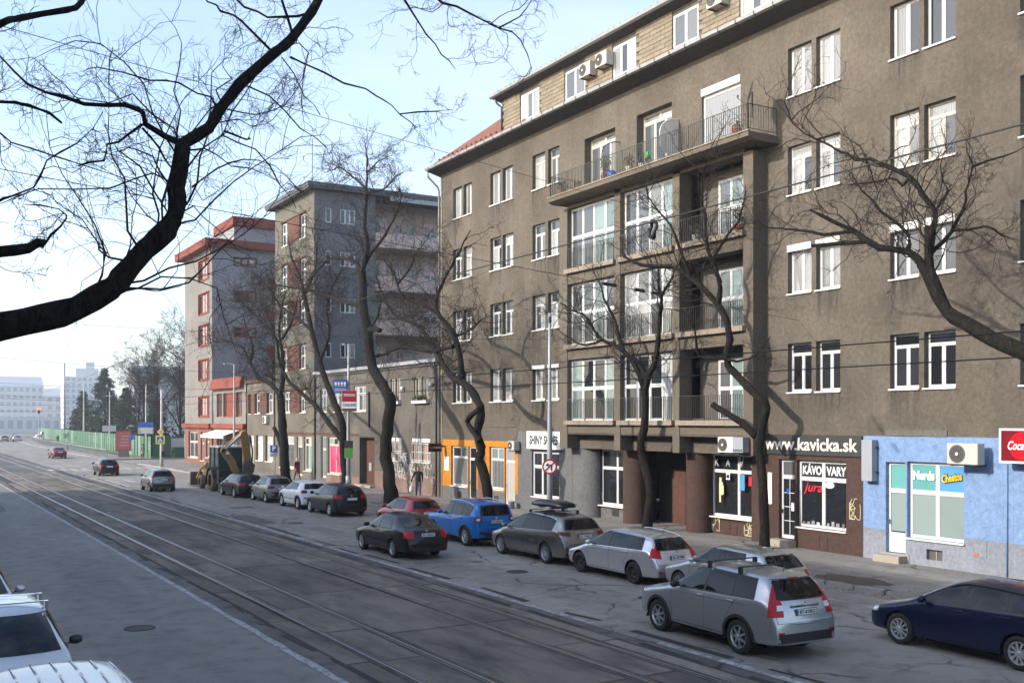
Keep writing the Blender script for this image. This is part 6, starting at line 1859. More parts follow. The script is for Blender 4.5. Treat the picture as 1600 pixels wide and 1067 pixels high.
# ------------------------------------------------------------------ tree skeletons: limbs as (x, y, z, radius) in metres
TREES = {
 'A': [
  [(26.2, 26.48, 0.22, 0.226), (26.15, 26.46, 1.42, 0.22), (26.11, 26.51, 2.78, 0.214), (26.06, 26.59, 3.68, 0.208), (26.02, 26.38, 4.58, 0.201), (25.97, 26.15, 5.12, 0.193), (25.92, 26.41, 5.41, 0.188), (25.88, 27.62, 6.34, 0.188), (25.83, 27.97, 6.68, 0.183), (25.78, 27.92, 7.21, 0.176), (25.74, 27.73, 7.56, 0.169), (25.69, 27.78, 7.98, 0.163), (25.65, 27.9, 8.43, 0.157), (25.6, 28.22, 8.88, 0.152)],
  [(25.6, 28.22, 8.88, 0.14), (25.43, 28.66, 9.4, 0.127), (25.27, 29.31, 9.96, 0.115), (25.1, 29.88, 10.33, 0.102), (24.93, 30.36, 10.48, 0.089), (24.77, 31.67, 10.71, 0.077), (24.6, 32.56, 11.14, 0.063)],
  [(25.6, 28.22, 8.88, 0.128), (25.53, 28.04, 9.46, 0.114), (25.45, 28.19, 10.14, 0.1), (25.38, 28.42, 10.66, 0.087), (25.3, 28.54, 11.18, 0.073), (25.23, 28.46, 12.05, 0.059), (25.15, 28.65, 12.97, 0.045), (25.07, 28.39, 13.77, 0.031), (25, 27.69, 14.23, 0.016)],
  [(25.3, 28.2, 10.51, 0.081), (25.53, 27.61, 11.37, 0.058), (25.77, 27.11, 12.22, 0.036), (26, 27.22, 13.07, 0.014)],
  [(25.2, 29.31, 9.98, 0.095), (25, 29.73, 11.22, 0.075), (24.8, 29.97, 11.98, 0.055), (24.6, 30.98, 13.23, 0.036), (24.4, 30.81, 14.05, 0.015)],
  [(26.1, 26.85, 4.13, 0.182), (25.93, 27.35, 4.58, 0.169), (25.77, 28.03, 4.95, 0.155), (25.6, 28.53, 5.24, 0.141)],
  [(25.7, 27.83, 6.9, 0.116), (25.52, 28.2, 6.93, 0.097), (25.34, 28.76, 6.98, 0.078), (25.16, 28.91, 7.22, 0.058), (24.98, 28.81, 7.86, 0.038), (24.8, 28.77, 8.32, 0.019)],
  [(25.7, 27.83, 6.85, 0.069), (25.87, 26.92, 6.79, 0.05), (26.03, 26.43, 7.2, 0.031), (26.2, 26.2, 7.59, 0.013)],
 ],
 'B': [
  [(26.2, 33.16, -0.04, 0.249), (26.17, 33.04, 0.79, 0.244), (26.13, 32.83, 1.51, 0.238), (26.1, 32.83, 2.1, 0.234), (26.07, 33.04, 2.69, 0.23), (26.03, 33.25, 3.26, 0.227), (26, 33.25, 3.79, 0.222), (25.97, 33.04, 4.31, 0.217), (25.93, 32.91, 4.96, 0.212), (25.9, 32.87, 5.82, 0.207)],
  [(25.9, 32.87, 5.82, 0.169), (25.76, 32.89, 6.15, 0.152), (25.61, 33, 6.7, 0.136), (25.47, 33.45, 7.31, 0.12), (25.32, 34.17, 7.77, 0.105), (25.18, 34.82, 8.02, 0.089), (25.03, 35.22, 8.47, 0.073), (24.89, 35.48, 8.97, 0.056), (24.74, 36.42, 9.4, 0.039), (24.6, 37.5, 9.89, 0.022)],
  [(25.4, 33.62, 7.48, 0.118), (25.48, 34.07, 8.11, 0.099), (25.56, 34.4, 8.7, 0.079), (25.64, 35.09, 9.55, 0.059), (25.72, 35.85, 10.61, 0.039), (25.8, 36.44, 11.38, 0.018)],
  [(25.9, 32.87, 5.82, 0.182), (25.82, 32.48, 6.53, 0.162), (25.74, 31.98, 7.04, 0.143), (25.67, 31.76, 7.83, 0.125), (25.59, 31.55, 8.47, 0.107), (25.51, 31.37, 9.1, 0.089), (25.43, 31.2, 9.55, 0.071), (25.36, 30.76, 9.87, 0.054), (25.28, 30.28, 10.32, 0.036), (25.2, 29.75, 10.83, 0.019)],
  [(25.6, 31.44, 9.34, 0.088), (25.37, 31.35, 9.89, 0.063), (25.13, 30.98, 10.35, 0.037), (24.9, 31.05, 11.1, 0.013)],
  [(25.8, 32.58, 6.38, 0.129), (25.65, 33.01, 7.04, 0.117), (25.5, 33.32, 7.28, 0.104)],
  [(25, 34.58, 8, 0.08), (24.8, 35.49, 7.81, 0.058), (24.6, 36.4, 8.13, 0.036), (24.4, 37.09, 8.67, 0.013)],
 ],
 'C': [
  [(23.3, 41.05, 0.08, 0.324), (23.3, 41.23, 1.13, 0.317), (23.3, 41.35, 1.74, 0.31), (23.3, 41.65, 2.29, 0.304), (23.3, 41.96, 2.85, 0.297), (23.3, 41.84, 3.39, 0.288), (23.3, 42.27, 4.08, 0.282), (23.3, 41.96, 4.71, 0.273), (23.3, 41.84, 5.16, 0.264), (23.3, 42.21, 5.52, 0.257), (23.3, 42.84, 6.11, 0.252), (23.3, 43.81, 6.54, 0.248)],
  [(23.1, 41.66, 3.67, 0.179), (23.1, 42.35, 4.2, 0.181), (23.1, 42.85, 4.62, 0.182), (23.1, 42.41, 4.92, 0.181), (23.1, 41.72, 5.16, 0.179)],
  [(23.3, 43.81, 6.54, 0.217), (23.21, 43.64, 7.12, 0.197), (23.12, 43.67, 7.8, 0.178), (23.03, 44.1, 8.84, 0.16), (22.94, 45.22, 9.68, 0.143), (22.85, 45.53, 9.98, 0.124), (22.76, 47.02, 10.57, 0.107), (22.67, 48.98, 11.06, 0.089), (22.58, 49.67, 11.87, 0.069), (22.49, 49.88, 12.46, 0.048), (22.4, 51.01, 13.36, 0.028)],
  [(23.3, 43.81, 6.54, 0.217), (23.43, 44.92, 6.77, 0.197), (23.55, 46.07, 7.36, 0.176), (23.68, 47.32, 8.34, 0.154), (23.8, 48.47, 8.99, 0.131), (23.93, 50.05, 9.79, 0.108), (24.05, 53.07, 10.55, 0.085), (24.18, 54.87, 11.64, 0.059), (24.3, 56.28, 12.89, 0.03)],
  [(22.9, 45.63, 10, 0.143), (22.84, 45.51, 10.74, 0.118), (22.78, 44.56, 11.58, 0.092), (22.72, 43.63, 12.11, 0.067), (22.66, 42.67, 12.85, 0.043), (22.6, 41.61, 13.43, 0.019)],
  [(23.4, 44.8, 8.31, 0.142), (23.52, 47.69, 8.26, 0.137), (23.65, 51.51, 8.7, 0.132), (23.77, 54.14, 8.46, 0.124), (23.9, 56.49, 8.33, 0.114)],
  [(23.3, 44.41, 8.78, 0.094), (23.07, 42.47, 8.94, 0.065), (22.83, 40.82, 9.3, 0.039), (22.6, 39.53, 9.26, 0.014)],
  [(22.5, 49.49, 11.84, 0.084), (22.33, 47.63, 12.4, 0.06), (22.17, 46.52, 13.05, 0.037), (22, 44.6, 13.48, 0.015)],
 ],
 'D': [
  [(23.3, 51.84, -0.04, 0.494), (23.3, 52.01, 0.48, 0.478), (23.3, 52.36, 1.48, 0.462), (23.3, 52.88, 2.97, 0.448), (23.3, 52.53, 4.44, 0.428), (23.3, 52.19, 5.68, 0.408), (23.3, 53.24, 6.67, 0.396), (23.3, 54.6, 7.63, 0.386), (23.3, 55.26, 8.99, 0.371), (23.3, 55.55, 10.09, 0.354), (23.3, 56.03, 11.18, 0.338), (23.3, 56.12, 12.58, 0.319), (23.3, 56.32, 13.43, 0.301)],
  [(23.25, 51.22, -0.07, 0.314), (23.27, 51.87, 0.45, 0.318), (23.3, 52.36, 1.06, 0.32)],
  [(23.3, 56.32, 13.43, 0.17), (23.12, 57.28, 14.19, 0.135), (22.95, 60.41, 14.71, 0.102), (22.78, 62.44, 14.16, 0.065), (22.6, 63.74, 13.64, 0.027)],
  [(23.3, 56.32, 13.43, 0.17), (23.48, 55.4, 14.37, 0.138), (23.66, 54.24, 14.96, 0.107), (23.84, 53.4, 15.72, 0.078), (24.02, 52.83, 16.4, 0.049), (24.2, 52.62, 17.5, 0.02)],
  [(23.3, 56.22, 13.42, 0.207), (23.33, 55.43, 14.77, 0.174), (23.37, 55.99, 15.99, 0.144), (23.4, 55.88, 17.39, 0.113), (23.43, 55.86, 18.37, 0.082), (23.47, 55.85, 19.23, 0.051), (23.5, 56.12, 20.61, 0.02)],
  [(23.4, 55.88, 18.03, 0.112), (23.35, 56.15, 18.42, 0.088), (23.3, 58.02, 19.43, 0.066), (23.25, 59.67, 20.24, 0.041), (23.2, 62.2, 20.44, 0.016)],
  [(23.4, 55.78, 17.94, 0.105), (23.52, 54.67, 17.85, 0.081), (23.65, 53.5, 17.86, 0.058), (23.77, 52.55, 18.3, 0.036), (23.9, 51.8, 18.37, 0.014)],
  [(23.5, 56.02, 19.2, 0.075), (23.7, 54.79, 19.56, 0.044), (23.9, 53.35, 19.67, 0.013)],
  [(23.3, 56.03, 11.29, 0.188), (23.12, 59.34, 12.03, 0.163), (22.94, 61.96, 12.65, 0.135), (22.76, 64.44, 13.23, 0.104), (22.58, 68.32, 13.83, 0.072), (22.4, 71.17, 14.49, 0.036)],
  [(23.2, 54.84, 9.85, 0.221), (23.1, 53.95, 9.85, 0.2), (23, 52.91, 9.69, 0.179)],
  [(23.3, 55.55, 9.76, 0.112), (23.53, 54.5, 10.61, 0.08), (23.77, 54.49, 11.54, 0.051), (24, 53.75, 12.03, 0.02)],
 ],
 'E': [
  [(23.3, 58.53, -0.13, 0.369), (23.29, 58.71, 1.1, 0.351), (23.28, 59, 2.38, 0.333), (23.27, 59.19, 3.36, 0.314), (23.26, 59.27, 4.49, 0.294), (23.25, 60.54, 5.69, 0.28), (23.24, 61.62, 6.76, 0.263), (23.23, 62.63, 7.81, 0.246), (23.22, 63.3, 8.71, 0.228), (23.21, 64.6, 10.54, 0.211), (23.2, 66.06, 13.1, 0.193)],
  [(23.3, 59.26, 3.35, 0.255), (23.22, 59.81, 3.74, 0.232), (23.14, 61.26, 4.49, 0.211), (23.07, 62.89, 5.39, 0.189), (22.99, 65.97, 6.49, 0.17), (22.91, 68.5, 7.43, 0.147), (22.83, 69.93, 8.64, 0.121), (22.76, 70.4, 9.97, 0.093), (22.68, 71.31, 11.34, 0.065), (22.6, 72.55, 12.59, 0.037)],
  [(23.2, 66.06, 13.1, 0.15), (23.27, 67.15, 14.52, 0.109), (23.33, 69.08, 16.1, 0.067), (23.4, 69.96, 17.58, 0.023)],
  [(23.2, 64.57, 10.54, 0.168), (23.05, 66.02, 11.24, 0.134), (22.9, 69.99, 12.69, 0.101), (22.75, 72.28, 14.19, 0.064), (22.6, 74.88, 15.41, 0.025)],
  [(23.2, 63.01, 8.44, 0.144), (23.4, 61.82, 10.22, 0.112), (23.6, 62.92, 11.97, 0.082), (23.8, 62.31, 13.15, 0.051), (24, 61.15, 14.25, 0.019)],
  [(23.2, 66.06, 13.1, 0.129), (23.4, 64.76, 14.24, 0.091), (23.6, 64.7, 15.73, 0.055), (23.8, 66.12, 17.45, 0.019)],
 ],
 'F': [
  [(23.3, 69.94, 0.15, 0.45), (23.3, 70.22, 0.81, 0.433), (23.3, 70.5, 2.79, 0.417), (23.3, 70.93, 4.51, 0.401), (23.3, 71.07, 5.43, 0.383), (23.3, 71.36, 6.43, 0.366)],
  [(23.3, 71.36, 6.43, 0.275), (23.2, 71.92, 6.81, 0.241), (23.1, 73.39, 7.46, 0.21), (23, 75.4, 7.85, 0.179), (22.9, 77.35, 9.05, 0.146), (22.8, 79.39, 10.39, 0.111), (22.7, 83.23, 11.04, 0.077), (22.6, 87.63, 11.27, 0.039)],
  [(23.3, 71.36, 6.43, 0.252), (23.35, 70.94, 7.52, 0.214), (23.4, 71.09, 9.08, 0.178), (23.45, 71.53, 9.79, 0.143), (23.5, 72.26, 11.13, 0.107), (23.55, 71.83, 12.81, 0.07), (23.6, 70.98, 13.87, 0.033)],
  [(23.2, 70.62, 2.7, 0.227), (23.13, 70.99, 3.24, 0.212), (23.07, 71.5, 3.78, 0.198), (23, 71.88, 4.14, 0.184)],
  [(23.4, 71.37, 9.78, 0.16), (23.3, 73.27, 11.06, 0.128), (23.2, 76.05, 12.22, 0.096), (23.1, 79.04, 13.47, 0.062), (23, 81.34, 14.96, 0.024)],
  [(22.8, 77.01, 9.03, 0.146), (22.87, 76.57, 10.31, 0.104), (22.93, 78.47, 11.67, 0.064), (23, 79.56, 13.01, 0.022)],
  [(23.5, 71.54, 10.48, 0.138), (23.67, 70.07, 11.52, 0.097), (23.83, 69.6, 12.61, 0.058), (24, 69, 13.91, 0.02)],
 ],
 'G': [
  [(23.3, 13.35, -0.51, 0.351), (23.27, 13.38, 1.09, 0.332), (23.24, 13.46, 3.14, 0.314), (23.21, 13.67, 4.61, 0.297), (23.18, 14.03, 5.65, 0.281), (23.15, 14.81, 6.28, 0.269), (23.12, 15.61, 6.67, 0.256), (23.09, 16.38, 7.13, 0.241), (23.06, 16.84, 7.48, 0.223), (23.03, 17.29, 8.21, 0.205), (23, 17.56, 8.76, 0.185)],
  [(23, 17.56, 8.76, 0.143), (22.88, 17.93, 9.14, 0.125), (22.76, 18.76, 9.35, 0.109), (22.64, 19.48, 9.89, 0.092), (22.52, 20.03, 10.2, 0.074), (22.4, 20.81, 10.67, 0.055)],
  [(22.8, 19.2, 9.56, 0.088), (22.7, 20.19, 9.65, 0.077), (22.6, 20.93, 9.69, 0.065)],
  [(22.8, 19.62, 9.93, 0.071), (22.65, 20.59, 9.96, 0.058), (22.5, 21.55, 10.24, 0.044), (22.35, 22.45, 10.43, 0.028), (22.2, 22.97, 10.71, 0.012)],
  [(23, 18.02, 9.17, 0.085), (23.1, 18.04, 9.6, 0.067), (23.2, 18.99, 10.43, 0.05), (23.3, 19.69, 11.09, 0.032), (23.4, 20.23, 11.75, 0.013)],
  [(23.1, 16.91, 7.52, 0.148), (23.04, 17.16, 8.25, 0.137), (22.97, 17.31, 8.9, 0.125), (22.91, 17.15, 9.61, 0.111), (22.85, 17.04, 10, 0.098), (22.78, 17.36, 10.51, 0.086), (22.72, 17.7, 11.01, 0.074), (22.65, 18.63, 11.57, 0.063), (22.59, 19.35, 11.87, 0.051), (22.53, 20.31, 12.39, 0.039), (22.46, 21.14, 12.97, 0.026), (22.4, 21.7, 13.57, 0.012)],
  [(23, 17.56, 8.73, 0.092), (23.1, 17.25, 9.1, 0.078), (23.2, 16.81, 9.5, 0.064), (23.3, 16.59, 10.08, 0.05), (23.4, 16.57, 10.5, 0.037), (23.5, 16.45, 11.13, 0.024), (23.6, 16.69, 11.88, 0.011)],
  [(23.1, 16.68, 9.51, 0.057), (23.27, 15.93, 9.55, 0.04), (23.43, 15.56, 9.25, 0.024), (23.6, 15.23, 9.07, 0.009)],
  [(23.5, 16.45, 11.13, 0.049), (23.75, 15.74, 11.31, 0.028), (24, 15.35, 11.45, 0.008)],
  [(22.8, 17.76, 11.03, 0.067), (22.73, 17.99, 10.91, 0.054), (22.65, 18.27, 11.07, 0.041), (22.57, 19.03, 11.1, 0.028), (22.5, 19.56, 11.15, 0.014)],
  [(23, 17.16, 10.04, 0.05), (23.17, 16.92, 10.54, 0.036), (23.33, 17.23, 11.29, 0.022), (23.5, 17.16, 11.8, 0.008)],
 ],
 'H': [
  [(-0.13, 11.14, 0.24, 0.202), (-0.08, 11.3, 3.18, 0.196), (0.03, 11.43, 4.39, 0.19), (0.35, 11.43, 5.26, 0.184), (0.84, 11.32, 5.57, 0.178), (1.22, 11.29, 5.67, 0.171), (1.54, 11.29, 5.81, 0.164), (1.86, 11.29, 6.01, 0.156), (2, 11.4, 6.16, 0.149), (2.24, 11.45, 6.48, 0.141), (2.49, 11.49, 6.73, 0.132), (2.62, 11.61, 6.97, 0.124), (2.65, 11.78, 7.26, 0.115), (2.74, 11.91, 7.61, 0.105), (2.78, 12.08, 7.84, 0.096)],
  [(2.78, 12.08, 7.84, 0.089), (3.1, 12.09, 8.07, 0.086), (3.23, 12.22, 8.31, 0.084), (3.51, 12.26, 8.7, 0.081), (3.93, 12.21, 9.15, 0.078), (4.14, 12.29, 9.36, 0.075), (4.43, 12.32, 9.77, 0.072), (4.61, 12.42, 10.12, 0.069), (4.85, 12.48, 10.57, 0.066)],
  [(2.77, 12.09, 7.84, 0.044), (2.39, 12.22, 8.06, 0.038), (2.32, 12.16, 8.19, 0.033), (1.99, 12.26, 8.19, 0.027), (1.59, 12.4, 8.26, 0.022), (1.21, 12.52, 8.37, 0.016), (0.94, 12.58, 8.65, 0.011), (0.75, 12.59, 8.83, 0.006)],
  [(2.37, 12.21, 8.03, 0.02), (2.21, 12.22, 7.88, 0.018), (2.01, 12.25, 7.75, 0.016), (1.96, 12.19, 7.57, 0.013), (1.71, 12.25, 7.49, 0.011)],
  [(2.37, 12.21, 7.99, 0.014), (2.52, 12.18, 7.78, 0.013), (2.7, 12.13, 7.53, 0.011)],
  [(3.17, 12.08, 8.3, 0.016), (3.1, 12.01, 8.4, 0.013), (2.76, 12.09, 8.53, 0.011), (2.44, 12.17, 8.56, 0.008), (1.94, 12.35, 8.63, 0.005), (1.77, 12.34, 8.57, 0.002)],
  [(3.92, 12.33, 9.19, 0.02), (3.56, 12.44, 9.52, 0.015), (3.36, 12.43, 9.62, 0.012), (3.17, 12.43, 9.7, 0.008), (2.98, 12.43, 9.85, 0.004)],
  [(4.18, 12.41, 9.19, 0.016), (4.59, 12.33, 9.03, 0.013), (5.08, 12.2, 8.87, 0.011), (5.34, 12.21, 8.81, 0.008), (5.59, 12.22, 8.65, 0.005), (5.83, 12.24, 8.51, 0.003)],
  [(5.57, 12.17, 8.63, 0.008), (6.08, 12.15, 8.73, 0.005), (6.38, 12.27, 8.83, 0.002)],
  [(4.85, 12.48, 10.57, 0.026), (5.41, 12.33, 10.47, 0.021), (5.7, 12.34, 10.2, 0.017), (6.03, 12.33, 9.81, 0.012), (6.28, 12.37, 9.61, 0.007), (6.51, 12.42, 9.45, 0.003)],
  [(5.07, 12.35, 10.65, 0.026), (5.72, 12.21, 10.41, 0.022), (6.19, 12.18, 10.25, 0.018), (6.63, 12.17, 10.12, 0.015), (7.07, 12.16, 10.04, 0.011), (7.41, 12.21, 9.96, 0.007), (7.67, 12.31, 9.64, 0.003)],
  [(7.13, 12.28, 10.09, 0.01), (7.47, 12.31, 10.31, 0.006), (7.73, 12.39, 10.65, 0.002)],
  [(0.46, 10.21, 8.01, 0.039), (0.77, 10.26, 8.2, 0.038), (0.94, 10.39, 8.35, 0.036), (1.31, 10.4, 8.48, 0.035), (1.47, 10.53, 8.67, 0.033), (1.64, 10.67, 9.01, 0.031)],
  [(0.65, 10.09, 7.5, 0.016), (0.76, 10.17, 7.49, 0.015), (1, 10.17, 7.48, 0.013), (1.17, 10.22, 7.46, 0.012), (1.28, 10.3, 7.41, 0.011)],
  [(0.46, 10.21, 6.04, 0.068), (0.76, 10.15, 6.15, 0.064), (0.96, 10.14, 6.2, 0.059), (1.12, 10.16, 6.25, 0.055)],
  [(1.12, 10.16, 6.25, 0.013), (1.24, 10.06, 6.43, 0.01), (1.29, 10, 6.49, 0.007), (1.21, 10.02, 6.56, 0.005), (0.96, 10.14, 6.59, 0.002)],
  [(2.7, 12.01, 7.3, 0.012), (2.44, 11.96, 7.44, 0.009), (1.98, 12.04, 7.25, 0.007), (1.29, 12.24, 7.16, 0.005), (0.92, 12.26, 6.98, 0.002)],
  [(2.88, 12.02, 7.34, 0.011), (3.17, 12, 7.57, 0.009), (3.46, 11.97, 7.72, 0.007), (3.82, 11.9, 7.66, 0.004), (4.13, 11.86, 7.39, 0.002)],
  [(3.22, 12.05, 8, 0.011), (3.61, 11.97, 7.85, 0.008), (3.92, 11.95, 7.46, 0.005), (4.11, 11.99, 7.22, 0.002)],
  [(3.25, 12.03, 8.04, 0.014), (3.49, 11.95, 7.96, 0.012), (3.53, 11.99, 7.99, 0.01)],
  [(4.06, 12.37, 9.15, 0.01), (4.34, 12.37, 8.72, 0.006), (4.57, 12.41, 8.53, 0.002)],
  [(0.57, 10.38, 6.47, 0.012), (0.78, 10.39, 6.67, 0.011), (1.04, 10.37, 6.8, 0.009), (1.18, 10.43, 7.08, 0.006), (1.43, 10.42, 7.26, 0.004), (1.66, 10.42, 7.6, 0.002)],
  [(0.57, 10.38, 7.34, 0.009), (0.78, 10.45, 7.27, 0.007), (1.05, 10.49, 7.17, 0.006), (1.54, 10.41, 7.06, 0.004), (1.99, 10.34, 6.92, 0.002)],
  [(3.53, 12.34, 8.73, 0.011), (3.88, 12.32, 8.63, 0.008), (4.27, 12.28, 8.29, 0.005), (4.6, 12.28, 8.09, 0.002)],
  [(4.48, 12.47, 9.83, 0.02), (4.11, 12.53, 9.69, 0.017), (3.79, 12.57, 9.72, 0.015), (3.55, 12.55, 9.82, 0.012)],
  [(4.21, 12.51, 9.45, 0.02), (4.19, 12.52, 9.71, 0.017), (4.12, 12.56, 9.95, 0.015)],
 ],
}
def fast_mesh(name, verts, quads, mats, smooth=True):
    me = bpy.data.meshes.new(name)
    nq = len(quads)
    me.vertices.add(len(verts)); me.vertices.foreach_set('co', np.asarray(verts, dtype=np.float32).ravel())
    me.loops.add(nq * 4); me.loops.foreach_set('vertex_index', np.asarray(quads, dtype=np.int32).ravel())
    me.polygons.add(nq); me.polygons.foreach_set('loop_start', np.arange(nq, dtype=np.int32) * 4)
    try: me.polygons.foreach_set('loop_total', np.full(nq, 4, dtype=np.int32))
    except Exception: pass
    if smooth: me.polygons.foreach_set('use_smooth', np.ones(nq, dtype=bool))
    for m in (mats if isinstance(mats, (list, tuple)) else [mats]): me.materials.append(MAT[m])
    me.update(calc_edges=True); me.validate()
    return me
def tubes_np(P, rad, ns):
    """P (N,k,3), rad (N,k) -> verts, quads"""
    N, k, _ = P.shape
    T = np.empty_like(P); T[:, 1:-1] = P[:, 2:] - P[:, :-2]; T[:, 0] = P[:, 1] - P[:, 0]; T[:, -1] = P[:, -1] - P[:, -2]
    T /= np.linalg.norm(T, axis=2, keepdims=True) + 1e-9
    ref = np.array([0.31, 0.17, 0.93])
    a = np.cross(T, ref); a /= np.linalg.norm(a, axis=2, keepdims=True) + 1e-9
    b = np.cross(T, a)
    an = np.arange(ns) * 2 * np.pi / ns
    V = P[:, :, None, :] + rad[:, :, None, None] * (a[:, :, None, :] * np.cos(an)[None, None, :, None] + b[:, :, None, :] * np.sin(an)[None, None, :, None])
    idx = np.arange(N * k * ns).reshape(N, k, ns)
    q = np.stack([idx[:, :-1, :], np.roll(idx, -1, 2)[:, :-1, :], np.roll(idx, -1, 2)[:, 1:, :], idx[:, 1:, :]], axis=-1).reshape(-1, 4)
    return V.reshape(-1, 3), q
def children(P, L, rng, m, lo, hi, kf, k, ang, up, wig, tmin=0.15, floor=0.0):
    """grow m children on each parent polyline. returns points, lengths"""
    N, kp, _ = P.shape
    t = rng.uniform(tmin, 1.0, (N, m)) * (kp - 1) * .999
    i = t.astype(int); f = (t - i)[..., None]
    n_ = np.arange(N)[:, None]
    base = P[n_, i] * (1 - f) + P[n_, i + 1] * f
    tan = P[n_, i + 1] - P[n_, i]; tan /= np.linalg.norm(tan, axis=2, keepdims=True) + 1e-9
    rnd = rng.normal(size=(N, m, 3)); perp = rnd - (rnd * tan).sum(2, keepdims=True) * tan
    perp /= np.linalg.norm(perp, axis=2, keepdims=True) + 1e-9
    a = rng.uniform(ang[0], ang[1], (N, m, 1))
    d = tan * np.cos(a) + perp * np.sin(a); d[..., 2] += up
    d /= np.linalg.norm(d, axis=2, keepdims=True)
    ln = np.clip(L[:, None] * rng.uniform(lo, hi, (N, m)), floor, None) * (1.15 - .45 * (t / (kp - 1)))
    base, d, ln = base.reshape(-1, 3), d.reshape(-1, 3), ln.reshape(-1)
    M = len(base); Q = np.empty((M, k, 3)); Q[:, 0] = base; cur = d
    for s in range(1, k):
        cur = cur + rng.normal(scale=wig, size=(M, 3)); cur[:, 2] += up * .25
        cur /= np.linalg.norm(cur, axis=1, keepdims=True)
        Q[:, s] = Q[:, s - 1] + cur * (ln / (k - 1))[:, None]
    return Q, ln
def resample(pts, rough, rng, kink=0.0):
    """smooth a limb polyline and add small kinks"""
    P = np.array([p[:3] for p in pts], float); rr = np.array([p[3] for p in pts])
    out, ro = [], []
    n = len(P)
    for i in range(n - 1):
        p0, p1, p2, p3 = P[max(i - 1, 0)], P[i], P[i + 1], P[min(i + 2, n - 1)]
        steps = max(2, int(np.linalg.norm(p2 - p1) / .35))
        steps = min(steps, 8)
        for s in range(steps):
            t = s / steps
            q = .5 * ((2 * p1) + (-p0 + p2) * t + (2 * p0 - 5 * p1 + 4 * p2 - p3) * t * t + (-p0 + 3 * p1 - 3 * p2 + p3) * t ** 3)
            r_ = rr[i] * (1 - t) + rr[i + 1] * t
            out.append(q + rng.normal(scale=r_ * rough + (kink if (r_ < .06 and (i or s)) else 0), size=3)); ro.append(r_ * (1 + rng.normal(scale=.035)))
    out.append(P[-1]); ro.append(rr[-1])
    return np.array(out), np.array(ro)
def tree(key, label, seed, group, skip=(0,), m1=9, m2=6, m3=4, L1=(.35, .6), floor1=.9, tw='twig', up=.13, rmin=.0045, name='street_tree', stubs=(), ns=10, slim=.76, fine=1.0, kink=.028, wig=.30):
    rng = np.random.default_rng(seed)
    limbs = TREES[key]; b = limbs[0][0]
    root = empty(name, (b[0], b[1], .12), label, 'tree', group, static=True)
    V, Q, off = [], [], 0
    P1s, L1s = [], []
    for li, l in enumerate(limbs):
        P, r_ = resample(l, .045, rng, kink); r_ = r_ * slim
        if li == 0:     # root flare and burls
            z = P[:, 2] - .12; r_ = r_ * (1 + .40 * np.exp(-np.clip(z, 0, None) / .30))
        v, q = tubes_np(P[None], r_[None], ns)
        # lumpy bark outline
        v = v + rng.normal(scale=.010 if r_[0] > .08 else .003, size=v.shape)
        V.append(v); Q.append(q + off); off += len(v)
        # end cap as a small cone
        tip = P[-1] + (P[-1] - P[-2]) * .15
        v2, q2 = tubes_np(np.stack([P[-1], tip])[None], np.array([[r_[-1], r_[-1] * .25]]), ns)
        V.append(v2); Q.append(q2 + off); off += len(v2)
        if li in stubs:
            kk = rng.integers(2, 4)
        if li not in skip:
            seg = np.linalg.norm(np.diff(P, axis=0), axis=1).sum()
            P1s.append((P, seg, li))
    me = fast_mesh('trunk', np.concatenate(V), np.concatenate(Q), 'bark')
    link('trunk', me, root)
    cv, cq, co = [], [], 0
    def add(Pp, r0, r1, n_):
        nonlocal co
        k = Pp.shape[1]
        rad = np.linspace(0, 1, k)[None, :] * (r1 - r0)[:, None] + r0[:, None]
        v, q = tubes_np(Pp, np.maximum(rad, rmin * .6), n_); cv.append(v); cq.append(q + co); co += len(v)
    for P, seg, li in P1s:
        idx = np.linspace(0, len(P) - 1, 12).astype(int); Pp = P[idx][None]
        m = max(3, int(m1 * seg / 2.2))
        if li in stubs: m = max(4, m // 2)
        C1, l1 = children(Pp, np.array([seg]), rng, m, L1[0], L1[1], 1, 9, (.5, 1.2), up, wig, .12 if li else .55, floor1)
        l1 = np.minimum(l1, 2.4)
        C1 = C1[:, :1] + (C1 - C1[:, :1]) * (l1 / (np.linalg.norm(np.diff(C1, axis=1), axis=2).sum(1) + 1e-6))[:, None, None]
        r0 = np.clip((.0085 * l1 + .003) * fine, rmin, .022)
        add(C1, r0, np.full(len(r0), rmin), 4)
        C2, l2 = children(C1, l1, rng, m2, .28, .55, 1, 6, (.5, 1.2), up * .6, wig * .95, .15, .25)
        add(C2, np.clip((.006 * l2 + .003) * fine, rmin, .011), np.full(len(l2), rmin * .8), 3)
        C3, l3 = children(C2, l2, rng, m3, .3, .6, 1, 4, (.5, 1.2), up * .3, wig, .2, .12)
        add(C3, np.full(len(l3), rmin), np.full(len(l3), rmin * .6), 3)
    link('crown', fast_mesh('crown', np.concatenate(cv), np.concatenate(cq), tw), root)
    return root
ST = 'bare street trees along the house fronts'
tree('A', 'bare tree with a cut stub standing before the cafe shopfront', 1, ST, skip=(0, 5), m1=8, m2=6, m3=4)
tree('B', 'bare forked tree standing before the house entrance under the bay', 2, ST, skip=(0, 5), m1=8, m2=6, m3=3)
tree('C', 'bare tree with swollen knobbly trunk before the orange shopfront', 3, ST, skip=(0, 1), m1=7, m2=6, m3=4, rmin=.006)
tree('D', 'tallest bare street tree, with flared roots beside the walking man', 4, ST, skip=(0, 1, 9), m1=8, m2=6, m3=4, rmin=.007)
tree('E', 'bare leaning tree with a long forked limb by the tall lamp post with signs', 5, ST, skip=(0,), m1=8, m2=6, m3=4, rmin=.007)
tree('F', 'bare tree with a short cut stub next to the blue parking sign', 6, ST, skip=(0, 3), m1=8, m2=6, m3=4, rmin=.007)
tree('G', 'bare tree whose thick limb reaches in from the right picture edge', 7, ST, skip=(0,), m1=8, m2=6, m3=4, rmin=.0042)
